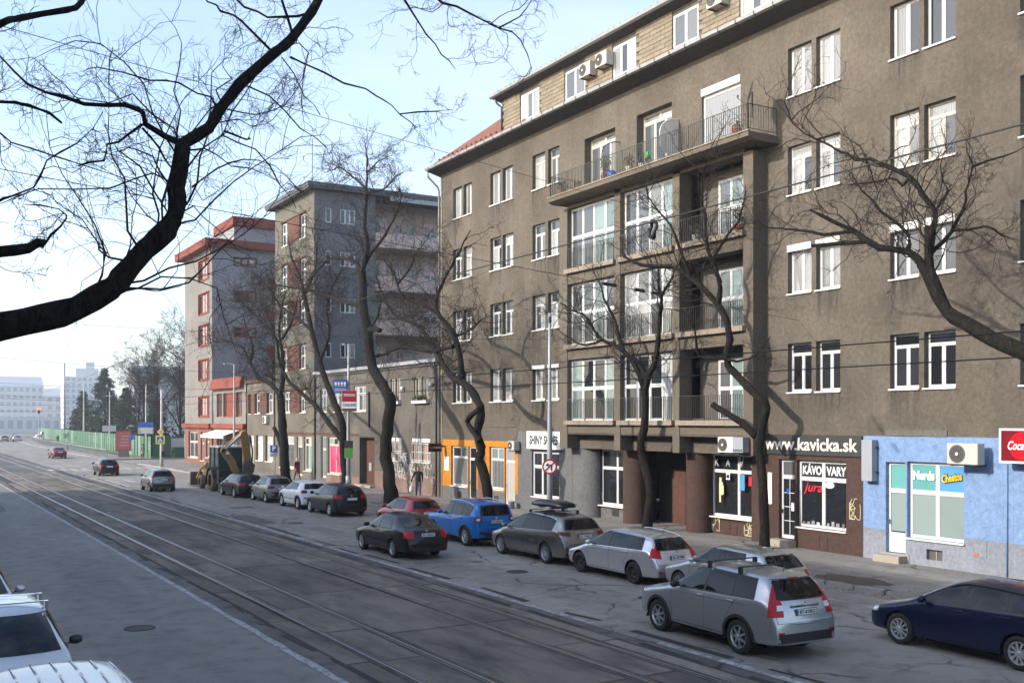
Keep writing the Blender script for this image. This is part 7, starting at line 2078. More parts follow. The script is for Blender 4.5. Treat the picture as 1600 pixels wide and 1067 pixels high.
tree('H', 'near bare tree with a thick dark limb sweeping across the upper left sky', 8, None, skip=(), m1=5, m2=7, m3=4, rmin=.0022, floor1=.55, L1=(.3, .5), name='near_tree', ns=14, slim=.80, fine=.60, up=.04, kink=.012, wig=.34)
# twigs sprouting from the big near limb itself
# ------------------------------------------------------------------ signs on the house front
UF, VF = (0, -1, 0), (0, 0, 1)             # lettering on fronts that face the street
def sign_box(name, label, X, y0, y1, z0, z1, mat, depth=.06, cat='sign', rim=None):
    t = empty(name, (X, (y0 + y1) / 2, z0), label, cat, static=True)
    MB().box(X, X + depth, y0, y1, z0, z1).build('board', mat, t)
    if rim:
        m = MB(); w = .05
        m.box(X - .02, X + depth - .01, y0 - .01, y0 + w, z0 - .01, z1 + .01); m.box(X - .02, X + depth - .01, y1 - w, y1 + .01, z0 - .01, z1 + .01)
        m.box(X - .02, X + depth - .01, y0 + w, y1 - w, z0 - .01, z0 + w); m.box(X - .02, X + depth - .01, y0 + w, y1 - w, z1 - w, z1 + .01)
        m.build('rim', rim, t)
    return t
t = sign_box('shop_sign', 'long charcoal sign board reading www.kavicka.sk over the cafe', FX - .07, 23.2, 27.66, 3.44, 4.12, 'sign_char')
text_obj('lettering', 'www.kavicka.sk', .62, 'letter_cream', t, (FX - .075, 25.5, 3.80), UF, VF, .004, width=4.25, bold=.010)
# lettering on the cafe glass
for txt, yc in (('KÁVO', 25.54), ('VARY', 24.46)):
    MB().box(FX + .155, FX + .166, yc - .5, yc + .5, 2.66, 3.18).build('window_film', 'ink', A)
    text_obj('window_lettering', txt, .42, 'sign_white', A, (FX + .15, yc, 2.89), UF, VF, .003, width=.86, bold=.012)
text_obj('window_lettering', 'jura', .46, 'letter_red', A, (FX + .155, 25.5, 2.30), UF, VF, .003, shear=.35, width=.85, bold=.004)
el = MB().lathe([(.11, 0), (.11, .006)], (0, 0, 0), axis='X', n=16)
for q in range(len(el.v)): el.v[q] = (el.v[q][0] + FX + .15, el.v[q][1] * 1.9 + 24.75, el.v[q][2] + 2.42)
el.build('window_sticker', 'sign_white', A)
for txt, yc in (('K', 31.0), ('A', 30.35), ('V', 29.6), ('A', 28.95)):
    text_obj('window_lettering', txt, .42, 'sign_grey', A, (GX - .075, yc, 2.98), UF, VF, .003, width=.25, bold=.01)
for yc, zc, w_, h_, mt in ((30.35, 2.45, .2, .26, 'sign_white'), (30.35, 2.45, .14, .14, 'letter_red'), (29.55, 2.25, .26, .62, 'pane_sky'), (29.05, 2.32, .3, .36, 'letter_red'), (26.45, 1.55, .14, .3, 'sign_white'), (26.7, 2.1, .12, .2, 'sign_blue')):
    xx = GX - .072 if yc > 28 else FX + .155
    MB().box(xx - .002, xx + .004, yc - w_ / 2, yc + w_ / 2, zc - h_ / 2, zc + h_ / 2).build('window_sticker', mt, A)
yl = MB()
for k, (dy, dz, w_, h_) in enumerate(((0, 0, .22, .5), (.03, .34, .13, .2), (-.1, -.05, .12, .35), (.05, -.4, .1, .3))):
    yl.box(GX - .075 - k * .001, GX - .07, 30.75 + dy - w_ / 2, 30.75 + dy + w_ / 2, 1.95 + dz - h_ / 2, 1.95 + dz + h_ / 2)
yl.build('window_poster', 'graffiti_yellow', A)
# goods on the shelves behind the cafe panes: small machines standing at the glass
random.seed(3)
for k in range(9):
    yy = 24.1 + k * .22; zz = .98
    MB().box(FX + .147, FX + .16, yy, yy + random.uniform(.08, .15), zz, zz + random.uniform(.1, .2)).build('window_goods', random.choice(['hub_cap', 'sign_white', 'cut_wood', 'sign_grey']), A)
MB().box(FX - .04, FX - .005, 27.3, 27.5, 1.6, 2.75).build('price_board', 'letter_cream', A)
# blue shop prints
text_obj('window_lettering', 'Nerds', .36, 'sign_white', A, (FX + .135, 20.95, 2.92), UF, VF, .003, width=.78, bold=.02)
for b_, mt in ((.028, 'ink'), (.008, 'letter_yellow')):
    text_obj('window_lettering', 'Cheetos', .34, mt, A, (FX + (.137 if mt == 'ink' else .132), 19.95, 2.90), (0, -1, .18), (0, .1, 1), .002, width=.70, bold=b_)
text_obj('window_lettering', 'Po', .45, 'ink', A, (FX + .13, 17.1, 2.9), UF, VF, .003, width=.55, bold=.004)
MB().box(FX + .10, FX + .135, 17.05, 17.3, 1.7, 2.1).build('window_sticker', 'pane_teal', A)
t = sign_box('drinks_sign', 'red soft-drink light box beside the blue shop air conditioner', FX - .50, 16.05, 17.94, 3.46, 4.42, 'coke_dark', .18, rim='sign_white')
MB().lathe([(.40, 0), (.40, .012)], (FX - .514, 17.25, 3.94), axis='X', n=32).build('disc', 'coke_red', t)
text_obj('lettering', 'Coca-Cola', .34, 'sign_white', t, (FX - .518, 17.2, 3.94), UF, VF, .003, shear=.3, width=1.0, bold=.006)
for yy in (16.4, 17.6): MB().box(FX - .33, FX, yy - .02, yy + .02, 3.9, 3.94).build('bracket', 'iron', t)
t = empty('projecting_sign', (FX, 23.05, 2.66), 'narrow grey light box projecting between the cafe and the blue shop', 'sign', static=True)
MB().box(FX - .28, FX - .01, 22.60, 23.02, 2.68, 4.02).build('box', 'sign_grey', t)
MB().box(FX - .09, FX - .002, 23.03, 23.17, 2.70, 3.98).build('back_board', 'panel_brown', t)
for zz in (2.95, 3.75): MB().box(FX - .12, FX, 22.55, 22.6, zz, zz + .05).build('bracket', 'iron', t)
t = sign_box('shop_sign', 'white box sign with black scrawled lettering over the shoe shop', FX - .22, 41.0, 44.1, 3.24, 4.12, 'sign_white', .2)
text_obj('lettering', 'SHINY SHOES', .60, 'ink', t, (FX - .224, 42.55, 3.66), UF, VF, .003, width=2.6, shear=.12, bold=.02)
t = empty('projecting_sign', (26.6, 53.6, 2.85), 'small black projecting sign at the corner of the orange salon', 'sign', static=True)
MB().box(26.35, 27.15, 53.52, 53.66, 2.84, 3.32).build('box', 'paint_black', t)
MB().box(26.42, 26.62, 53.512, 53.519, 3.0, 3.14).build('red_print', 'sign_red', t)
MB().box(26.66, 27.08, 53.512, 53.519, 3.02, 3.12).build('white_print', 'sign_grey', t)
MB().box(27.15, FX, 53.56, 53.62, 3.1, 3.2).build('bracket', 'iron', t)

# ------------------------------------------------------------------ air conditioners, dish, balcony things
def ac_unit(x, y, z, label, w=1.0, h=.6, d=.34, mat='ac_white', sides=True, rot=0.0):
    t = empty('air_conditioner', (x, y, z), label, 'air conditioner', 'air conditioners on the fronts', rot)
    cs = bevel_mesh(MB().box(0, d, -w / 2, w / 2, 0, h).mesh('casing', mat), .015, 1); link('casing', cs, t)
    cy = w * .16
    link('fan_grille', MB().lathe([(h * .43, 0), (h * .43, .012)], (-.012, cy, h / 2), axis='X', n=24).mesh('fan_grille', 'ac_grille'), t)
    fr = MB()
    for rr in (.12, .22, .32): fr.tube([(-.018, cy + h * rr * math.cos(R(a)), h / 2 + h * rr * math.sin(R(a))) for a in range(0, 361, 24)], .006, 4)
    for a in range(0, 180, 45): fr.tube([(-.018, cy + h * .42 * math.cos(R(a)), h / 2 + h * .42 * math.sin(R(a))), (-.018, cy - h * .42 * math.cos(R(a)), h / 2 - h * .42 * math.sin(R(a)))], .005, 4)
    link('guard', fr.mesh('guard', 'iron'), t)
    link('hub', MB().lathe([(.05, 0), (.04, .02)], (-.03, cy, h / 2), axis='X', n=12).mesh('hub', 'sign_white'), t)
    for s in (-1, 1): link('bracket', MB().box(0, d + .25, s * w * .36 - .02, s * w * .36 + .02, -.05, -.004).mesh('bracket', 'iron'), t)
    return t
ac_unit(26.80, 19.08, 3.36, 'white air conditioner on the blue shopfront beside the red drinks sign', 1.02, .62)
t = ac_unit(26.42, 28.75, 3.46, 'white air conditioner under the bay with a printed side panel', .80, .58, mat='ac_cream')
pl = MB().box(-.01, .3, -.95, -.42, .02, .58); link('side_panel', pl.mesh('side_panel', 'sign_grey'), t)
text_obj('lettering', 'kavicka.sk', .11, 'ink', t, (-.014, -.69, .10), UF, VF, .002, width=.48, bold=.004)
ac_unit(27.0, 45.35, 3.12, 'cream air conditioner at the right end of the orange salon', .62, .48)
ac_unit(26.62, 38.2, 20.25, 'left of two air conditioners side by side under the upper gutter', .85, .62, .4)
ac_unit(26.62, 36.95, 20.35, 'right of two air conditioners side by side under the upper gutter', .85, .62, .4)
ac_unit(26.62, 29.6, 20.45, 'single air conditioner at the top edge between dormer windows', .85, .62, .4)
ac_unit(26.75, 86.3, 4.4, 'air conditioner on the low connecting house', 1.0, .65, .3)
t = empty('satellite_dish', (26.2, 27.15, 15.6), 'grey satellite dish on the right end of the top balcony', 'satellite dish')
ds = MB(); n = 24
rings = []
for k in range(6):
    rr = .46 * k / 5; rings.append([(rr * math.cos(2 * math.pi * i / n), rr * math.sin(2 * math.pi * i / n), .22 * rr * rr) for i in range(n)])
for a, b in zip(rings[1:], rings[2:]):
    for i in range(n): ds.face([a[i], a[(i + 1) % n], b[(i + 1) % n], b[i]])
ds.face(rings[1])
dm_ = ds.mesh('reflector', 'zinc', fix=False)
mr = Vector((-.70, .66, .28)).to_track_quat('Z', 'Y').to_matrix()
for q in dm_.vertices: q.co = mr @ q.co + Vector((0, 0, .80))
link('reflector', dm_, t)
arm = MB().tube([mr @ Vector((0, -.45, .03)) + Vector((0, 0, .8)), mr @ Vector((0, -.28, .42)) + Vector((0, 0, .8))], .012, 5); link('feed_arm', arm.mesh('feed_arm', 'iron'), t)
link('feed_horn', MB().lathe([(.03, 0), (.04, .08)], tuple(mr @ Vector((0, -.25, .42)) + Vector((0, 0, .78))), n=8).mesh('feed_horn', 'iron'), t)
link('mast', MB().tube([(.05, 0, -.1), (.05, 0, .85)], .022, 6).mesh('mast', 'iron'), t)
def leaf_cloud(rng, c, r, n, s):
    m = MB()
    for k in range(n):
        d = Vector((rng.gauss(0, 1), rng.gauss(0, 1), rng.gauss(0, 1))).normalized() * (rng.random() ** .5)
        p = Vector(c) + Vector((d.x * r[0], d.y * r[1], d.z * r[2]))
        a = Vector((rng.gauss(0, 1), rng.gauss(0, 1), rng.gauss(0, 1))).normalized() * s; b = a.cross(Vector((rng.gauss(0, 1), rng.gauss(0, 1), rng.gauss(0, 1)))).normalized() * s * .45
        m.face([p - a, p + b, p + a, p - b])
    return m
def potted(x, y, z, label, h=.5, mat='leaf_dry', pot='pot_orange', w=.18, n=60, cat='potted plant'):
    t = empty('potted_plant', (x, y, z), label, cat, 'plants on the balconies and sills')
    link('pot', MB().lathe([(w * .7, 0), (w, w * 1.4), (w * 1.05, w * 1.45), (w * .85, w * 1.46)], n=14).mesh('pot', pot, smooth=True), t)
    rng = random.Random(int(y * 100))
    m = leaf_cloud(rng, (0, 0, w * 1.5 + h * .5), (w * 1.4, w * 1.6, h * .55), n, .06)
    for k in range(6): m.tube([(0, 0, w), (rng.uniform(-.1, .1), rng.uniform(-.12, .12), w * 1.4 + h)], .005, 3)
    link('foliage', m.mesh('foliage', mat, fix=False), t)
    return t
potted(26.25, 36.1, 15.0, 'tall dry plant on the top balcony left of the screen', .95, 'leaf_dry', 'pot_orange', .2, 130)
potted(26.2, 39.4, 15.0, 'small plant at the far left end of the top balcony', .4, 'leaf_green')
potted(26.2, 38.1, 15.0, 'orange pot beside the first balcony door', .25, 'leaf_dry', 'pot_orange', .14, 20)
potted(26.2, 34.3, 15.0, 'white pot with bushy plant in the middle of the top balcony', .5, 'leaf_dry', 'sill_white', .18, 80)
potted(26.25, 33.5, 15.0, 'leafy plant beside the green watering can on the top balcony', .45, 'leaf_green', 'sill_white', .16, 60)
potted(26.2, 27.9, 15.0, 'orange pot under the satellite dish', .3, 'leaf_dry', 'pot_orange', .2, 50)
potted(27.0, 31.0, 11.7, 'white pot in the open loggia of the third floor', .45, 'leaf_dry', 'sill_white', .18, 50)
potted(27.0, 28.6, 11.7, 'bushy dry plant in the open loggia of the third floor', .6, 'leaf_dry', 'pot_orange', .2, 90)
t = empty('bag', (26.2, 35.55, 15.0), 'crumpled blue bag on the top balcony floor', 'bag')
bg_ = MB().lathe([(.12, 0), (.19, .05), (.2, .22), (.12, .36), (.05, .40)], n=12); bm2 = bg_.mesh('sack', 'plastic_blue', smooth=True)
for q in bm2.vertices: q.co += Vector((random.uniform(-.02, .02), random.uniform(-.02, .02), random.uniform(-.015, .015)))
link('sack', bm2, t)
t = empty('watering_can', (26.2, 33.05, 15.35), 'bright green watering can on the top balcony', 'watering can')
link('can', MB().lathe([(.11, 0), (.12, .22), (.08, .26)], n=14).mesh('can', 'plastic_green', smooth=True), t)
link('spout', MB().tube([(0, .1, .05), (0, .2, .18), (0, .28, .3)], [.025, .018, .02], 6).mesh('spout', 'plastic_green'), t)
link('handle', MB().tube([(0, -.1, .24), (0, -.2, .2), (0, -.19, .08), (0, -.11, .04)], .012, 5).mesh('handle', 'plastic_green'), t)
for i, (ya, yb) in enumerate(((55.45, 57.5), (59.5, 61.0))):
    t = empty('flower_box', (LX - .14, (ya + yb) / 2, 5.72), ('long flower box under the right-hand windows of the low house', 'short flower box under the window behind the tall tree')[i], 'flower box', 'flower boxes of the low house')
    L_ = yb - ya
    link('trough', MB().box(-.1, .1, -L_ / 2, L_ / 2, -.02, .16).mesh('trough', 'sill_white'), t)
    rng = random.Random(i)
    link('foliage', leaf_cloud(rng, (0, 0, .30), (.16, L_ / 2, .2), 260, .07).mesh('foliage', 'leaf_green', fix=False), t)
t = empty('bucket', (27.0, 45.3, .13), 'grey bucket on the pavement by the orange salon', 'bucket')
link('tub', MB().lathe([(.15, 0), (.19, .36), (.2, .37), (.17, .37)], n=16).mesh('tub', 'sign_grey', smooth=True), t)
link('handle', MB().tube([(0, -.19, .36), (0, -.12, .43), (0, .12, .43), (0, .19, .36)], .008, 4).mesh('handle', 'iron'), t)

# ------------------------------------------------------------------ posts and traffic signs
def post(x, y, h, label, r0=.085, r1=.05, mat='pole_grey', name='lamp_post', cat='lamp post', group=None, base=.13, sleeve=True):
    t = empty(name, (x, y, base), label, cat, group)
    link('pole', MB().lathe([(r0, 0), (r0 * .96, h * .3), (r1 + .01, h * .7), (r1, h)], n=12).mesh('pole', mat, smooth=True), t)
    if sleeve: link('base_sleeve', MB().lathe([(r0 * 1.35, 0), (r0 * 1.35, 1.15), (r0 * 1.02, 1.2)], n=12).mesh('base_sleeve', mat, smooth=True), t)
    return t
def lamp_head(t, z, arm=(0, .5), big=1.0):
    a, b = arm
    link('arm', MB().tube([(0, 0, z - .1), (a * .5, b * .5, z + .02), (a, b, z)], .022, 6).mesh('arm', 'pole_grey'), t)
    m = MB().box(-.09, .09, -.28 * big, .28 * big, -.035, .04); hm = m.mesh('lamp_head', 'zinc_dark'); bevel_mesh(hm, .02, 1)
    o = link('lamp_head', hm, t, (a, b, z))
    link('lens', MB().box(-.07, .07, -.2 * big, .2 * big, -.05, -.036).mesh('lens', 'sill_white'), o)
LG = 'lamp posts along the kerb'
t = post(23.0, 35.5, 8.95, 'grey lamp post before the shoe shop, rising past the third floor', .12, .055, group=LG)
lamp_head(t, 9.0, (-.1, .35)); MB().box(-.06, .06, -.06, .06, 8.55, 8.8).build('control_box', 'zinc_dark', t)
for zz in (2.2, 3.9): link('band', MB().lathe([(.10, 0), (.10, .06)], (0, 0, zz), n=12).mesh('band', 'zinc'), t)
t = empty('traffic_sign', (22.92, 35.38, 2.45), 'round no-left-turn sign fixed to the lamp post', 'traffic sign', rotz=R(57))
link('red_ring', MB().lathe([(.31, 0), (.31, .015)], (-.02, 0, .31), axis='X', n=32).mesh('red_ring', 'sign_red'), t)
link('white_face', MB().lathe([(.245, 0), (.245, .006)], (-.026, 0, .31), axis='X', n=32).mesh('white_face', 'sign_white'), t)
ar = MB(); xx = -.028
ar.box(xx - .002, xx + .001, -.11, -.05, .14, .40); ar.box(xx - .002, xx + .001, -.05, .06, .35, .40)
ar.prism([(.05, .30), (.05, .46), (.17, .375)], xx - .002, xx + .001, 'YZ')
link('arrow', ar.mesh('arrow', 'ink'), t)
sl = MB().obox((xx - .005, 0, .31), .002, .26, .028, Matrix.Rotation(R(-42), 3, 'X')); link('slash', sl.mesh('slash', 'sign_red'), t)
link('clamp', MB().box(0, .1, -.04, .04, .29, .33).mesh('clamp', 'zinc'), t)
t = post(23.15, 58.0, 9.1, 'tall lamp post carrying the stop signs by the low house', .13, .06, group=LG); lamp_head(t, 9.15, (-.1, .4))
t = empty('stop_sign', (23.05, 57.9, 6.3), 'blue and white tram stop panel high on the lamp post', 'sign', rotz=R(64))
link('panel', MB().box(-.03, .03, .0, .85, 0, .8).mesh('panel', 'sign_blue'), t)
for k in range(4): link('pictogram', MB().box(-.036, -.028, .1 + k * .18, .22 + k * .18, .42, .66).mesh('pictogram', 'sign_white'), t)
link('strip', MB().box(-.036, -.028, .08, .77, .1, .3).mesh('strip', 'sign_grey'), t)
t = empty('advert_sign', (22.98, 57.6, 5.2), 'red and white ONLINE advertising panel on the lamp post', 'sign', rotz=R(64))
link('panel', MB().box(-.06, .04, -.5, .38, 0, 1.25).mesh('panel', 'sign_white'), t)
link('red_field', MB().box(-.068, -.055, -.49, .37, .58, 1.24).mesh('red_field', 'sign_red'), t)
link('brown_field', MB().box(-.068, -.055, -.49, .37, .01, .18).mesh('brown_field', 'panel_brown'), t)
text_obj('lettering', 'ONLINE', .26, 'ink', t, (-.07, -.06, .38), UF, VF, .003, width=.78)
link('print_line', MB().box(-.074, -.066, -.4, .28, .92, 1.04).mesh('print_line', 'sill_white'), t)
t = empty('notice_board', (22.98, 57.7, 2.4), 'black and green timetable board on the lamp post', 'sign', rotz=R(64))
link('board', MB().box(-.05, .02, -.32, .2, 0, 1.05).mesh('board', 'sign_green'), t)
link('dark_field', MB().box(-.056, -.045, -.32, .2, .62, 1.05).mesh('dark_field', 'sign_char'), t)
t = post(22.75, 81.2, 9.0, 'slim lamp post near the orange annex', .10, .05, group=LG); lamp_head(t, 9.05, (-.6, .5))
t = post(22.1, 104.5, 7.6, 'pale concrete post by the zebra crossing', .17, .11, 'pole_concrete', 'traction_post', 'post', sleeve=False)
link('signal_box', MB().box(-.05, .22, -.32, -.1, .95, 1.5).mesh('signal_box', 'trim_black'), t)
t = empty('traffic_sign', (21.95, 104.2, 3.2), 'yellow diamond priority sign on the concrete post', 'traffic sign', rotz=R(74))
q4 = [(0, -.34), (.34, 0), (0, .34), (-.34, 0)]
link('plate', MB().prism(q4, -.02, 0, 'YZ').mesh('plate', 'sign_white'), t, (0, 0, .34))
link('face', MB().prism([(a * .75, b * .75) for a, b in q4], -.026, -.019, 'YZ').mesh('face', 'sign_amber'), t, (0, 0, .34))
t = empty('traffic_sign', (21.9, 104.2, 2.35), 'square crossing sign with yellow border on the concrete post', 'traffic sign', rotz=R(74))
link('border', MB().box(-.02, 0, -.42, .42, 0, .84).mesh('border', 'sign_yellow'), t)
link('face', MB().box(-.027, -.018, -.30, .30, .12, .72).mesh('face', 'sign_blue'), t)
link('triangle', MB().prism([(-.22, .2), (.22, .2), (0, .62)], -.033, -.026, 'YZ').mesh('triangle', 'sign_white'), t)
fg = MB().box(-.037, -.032, -.03, .03, .28, .46); fg.box(-.037, -.032, -.09, .09, .22, .28); link('figure', fg.mesh('figure', 'ink'), t)
t = post(23.15, 72.2, 2.75, 'thin post carrying the blue parking sign', .03, .03, name='sign_post', cat='post', sleeve=False)
t = empty('traffic_sign', (23.1, 72.2, 2.2), 'blue parking sign with white letter P', 'traffic sign', rotz=R(68))
link('face', MB().box(-.02, 0, -.27, .27, .14, .68).mesh('face', 'sign_blue'), t)
link('supplement', MB().box(-.02, 0, -.27, .27, -.15, .11).mesh('supplement', 'sign_grey'), t)
text_obj('lettering', 'P', .5, 'sign_white', t, (-.024, 0, .42), UF, VF, .002, bold=.012)
FPG = 'traction posts by the green hoarding'
for x, y, h, r0, lb in ((29.4, 205.6, 11.8, .17, 'far pale concrete post among the conifers'), (27.7, 167.7, 9.0, .13, 'slim grey post behind the grey direction sign'), (27.2, 137.8, 9.2, .13, 'grey post behind the blue direction sign'), (33.0, 260, 18.0, .22, 'tall dark mast rising above the conifers')):
    post(x, y, h, lb, r0, r0 * .55, 'pole_concrete' if r0 < .2 else 'zinc_dark', 'traction_post', 'post', FPG, sleeve=False)
t = empty('direction_sign', (26.9, 136.5, 3.3), 'blue and grey direction sign beside the green hoarding', 'sign', rotz=R(70))
link('blue_panel', MB().box(-.04, 0, -.95, .95, .55, 1.15).mesh('blue_panel', 'sign_blue'), t)
link('grey_panel', MB().box(-.04, 0, -.95, .95, -.35, .5).mesh('grey_panel', 'sign_grey'), t)
for k in range(3): link('print_line', MB().box(-.047, -.041, -.8, .5 + .1 * k, -.2 + k * .24, -.12 + k * .24).mesh('print_line', 'sign_white'), t)
t = empty('direction_sign', (27.5, 166.8, 3.3), 'grey direction sign, farther of the two by the hoarding', 'sign', rotz=R(70))
link('panel', MB().box(-.04, 0, -1.0, 1.0, -.3, .6).mesh('panel', 'sign_grey'), t)
t = empty('poster_stand', (23.9, 134.6, .12), 'red poster stand on the far pavement', 'poster stand', rotz=R(70))
link('case', bevel_mesh(MB().box(-.12, .12, -.95, .95, .75, 3.25).mesh('case', 'sign_maroon'), .05, 2), t)
link('poster', MB().box(-.13, -.121, -.85, .85, .9, 3.1).mesh('poster', 'panel_red'), t)
for k in range(4): link('print_line', MB().box(-.136, -.131, -.6, .5 - .1 * k, 1.4 + k * .38, 1.48 + k * .38).mesh('print_line', 'sign_grey'), t)
link('foot', MB().box(-.15, .15, -.6, .6, 0, .75).mesh('foot', 'zinc_dark'), t)
t = empty('traffic_sign', (23.5, 127.4, .05), 'round blue sign on a thin post by the red poster stand', 'traffic sign', rotz=R(70))
link('pole', MB().lathe([(.035, 0), (.035, 2.9)], n=8).mesh('pole', 'pole_grey'), t)
link('face', MB().lathe([(.33, 0), (.33, .02)], (-.06, 0, 2.6), axis='X', n=24).mesh('face', 'sign_blue'), t)
t = empty('name_board', (29.2, 128.9, .1), 'white framed board before the dark green hoarding', 'sign', rotz=R(75))
link('board', MB().box(-.03, .03, -.8, .8, 1.3, 2.4).mesh('board', 'sign_grey'), t)
for s in (-.8, .8): link('leg', MB().box(-.04, .04, s - .04, s + .04, 0, 2.9).mesh('leg', 'sign_white'), t)
# traffic light far off
t = empty('traffic_light', (24.1, 228, .1), 'distant traffic light showing red', 'traffic light')
link('pole', MB().lathe([(.08, 0), (.07, 6.4)], n=8).mesh('pole', 'pole_grey'), t)
link('case', MB().box(-.2, .2, -.2, .2, 6.0, 7.3).mesh('case', 'trim_black'), t)
mm_, nn_, ll_, bb_ = nt('red_signal'); bb_.inputs['Base Color'].default_value = (.8, .03, .02, 1); bb_.inputs['Emission Color'].default_value = (1, .06, .03, 1); bb_.inputs['Emission Strength'].default_value = 3
link('red_lamp', MB().lathe([(.3, 0), (.26, .06)], (0, -.26, 7.0), axis='Y', n=16).mesh('red_lamp', 'red_signal'), t)
# hoarding of separate panels
t = empty('site_hoarding', (26, 128.6, .1), 'green printed site hoarding along the far pavement', 'hoarding', static=True)
hp = [(60, 131.5), (26.0, 128.9), (29.4, 232), (31.5, 300)]
random.seed(9)
for (xa, ya), (xb, yb) in zip(hp, hp[1:]):
    L_ = math.hypot(xb - xa, yb - ya); n = int(L_ / 2.45)
    for k in range(n):
        p, q = k / n, (k + 1) / n - .015 / 2.45
        a = (xa + (xb - xa) * p, ya + (yb - ya) * p); b = (xa + (xb - xa) * q, ya + (yb - ya) * q)
        m = MB(); m.bar((a[0], a[1], 1.42), (b[0], b[1], 1.42), .05, 2.6)
        o = m.build('panel', 'hoarding_dark' if ya > 130 and yb < 130 else ('hoarding_green' if random.random() < .7 else 'hoarding_pale'), t)
        if ya < 130 and random.random() < .45 and k < 26:
            cx_, cy_ = (a[0] + b[0]) / 2, (a[1] + b[1]) / 2
            for z in (1.1, 1.5, 1.9): link('print_line', MB().box(cx_ - .05, cx_ - .03, cy_ - .7, cy_ + .7, z, z + .18).mesh('print_line', 'hoarding_pale'), o)
text_obj('lettering', 'IM', .8, 'hoarding_pale', t, (30.9, 129.12, 1.7), (1, .076, 0), VF, .01)
# pedestrian railing beyond the side street
rl_ = empty('pedestrian_railing', (21.2, 131, .1), 'long low metal pedestrian railing beside the far carriageway', 'railing', static=True)
railing(rl_, [(21.25, 131), (21.35, 165), (22.3, 205), (24.6, 246)], .12, 1.15, gap=.6, r=.02, rail=.05, mat='zinc', name='bars')

# ------------------------------------------------------------------ overhead wires
def wire(label, a, b, r=.009, sag=0.0, mat='cable', n=14, group='overhead wires'):
    a, b = Vector(a), Vector(b); pts = []
    for k in range(n + 1):
        t = k / n; p = a.lerp(b, t); p.z -= sag * 4 * t * (1 - t); pts.append(p)
    t_ = empty('overhead_wire', tuple(a), label, 'wire', group, static=True)
    MB().tube(pts, r, 5).build('strand', mat, t_)
    return t_, pts
def bead(t, p, d, L=.3, r=.035, mat='cable'):
    p, d = Vector(p), Vector(d).normalized()
    MB().tube([p - d * L / 2, p - d * L * .35, p, p + d * L * .35, p + d * L / 2], [r * .4, r, r * .8, r, r * .4], 8).build('insulator', mat, t, smooth=True)
t, pts = wire('steady overhead cable with a hanging black coil, highest along the street', (12.0, -8, 8.34), (12.0, 70, 8.34), .014)
co_ = MB().tube([(12.0 + .03 * math.sin(a * 3), 15.0 + .085 * math.cos(a), 8.20 + .16 * math.sin(a)) for a in [k * math.pi / 10 for k in range(21)]], .035, 8); co_.build('cable_coil', 'cable', t, smooth=True)
for yy in (62, 40): bead(t, (12, yy, 8.34), (0, 1, 0))
wire('far part of the street cable, sagging between posts', (12.0, 70, 8.34), (11.0, 160, 8.0), .016, .9, 'cable_pale')
t, pts = wire('upper tram contact cable along the far track', (11.6, -6, 5.72), (11.0, 90, 5.72), .010)
t, pts = wire('lower tram contact cable along the far track', (11.62, -6, 5.41), (11.02, 90, 5.41), .009)
t, pts = wire('cross wire from the near side to the top of the bay', (-5.0, 14.9, 10.53), (26.75, 32.0, 12.8), .007)
t, pts = wire('cross wire anchored in the front right of the bay, with a thick splice', (-1.6, 19.3, 9.16), (27.4, 26.0, 8.2), .008)
d_ = (Vector((27.4, 26, 8.2)) - Vector((-1.6, 19.3, 9.16)))
for tt, L_, r_ in ((.655, .62, .055), (.70, .5, .06), (.725, .4, .05)): bead(t, Vector((-1.6, 19.3, 9.16)) + d_ * tt, d_, L_, r_)
wire('span wire from the shoe shop lamp post across the street', (23.0, 35.5, 8.0), (-1.6, 47, 9.0), .007, .3)
wire('span wire from the stop lamp post across the street', (23.15, 58, 7.4), (-1.6, 62, 8.6), .008, .4)
wire('span wire from the slim lamp post across the street', (22.75, 81.2, 7.2), (-1.6, 86, 8.2), .010, .5)
wire('span wire from the concrete crossing post across the street', (22.1, 104.5, 7.0), (0, 112, 8.0), .014, .6)
wire('distant span wire near the hoarding', (27.2, 137.8, 7.6), (2, 140, 8.2), .018, .7)
wire('farthest span wire before the traffic light', (29.4, 205.6, 8.0), (4, 206, 8.4), .025, .8)
wire('farthest low span wire before the traffic light', (29.4, 205.6, 6.6), (4, 206, 6.9), .025, .4)

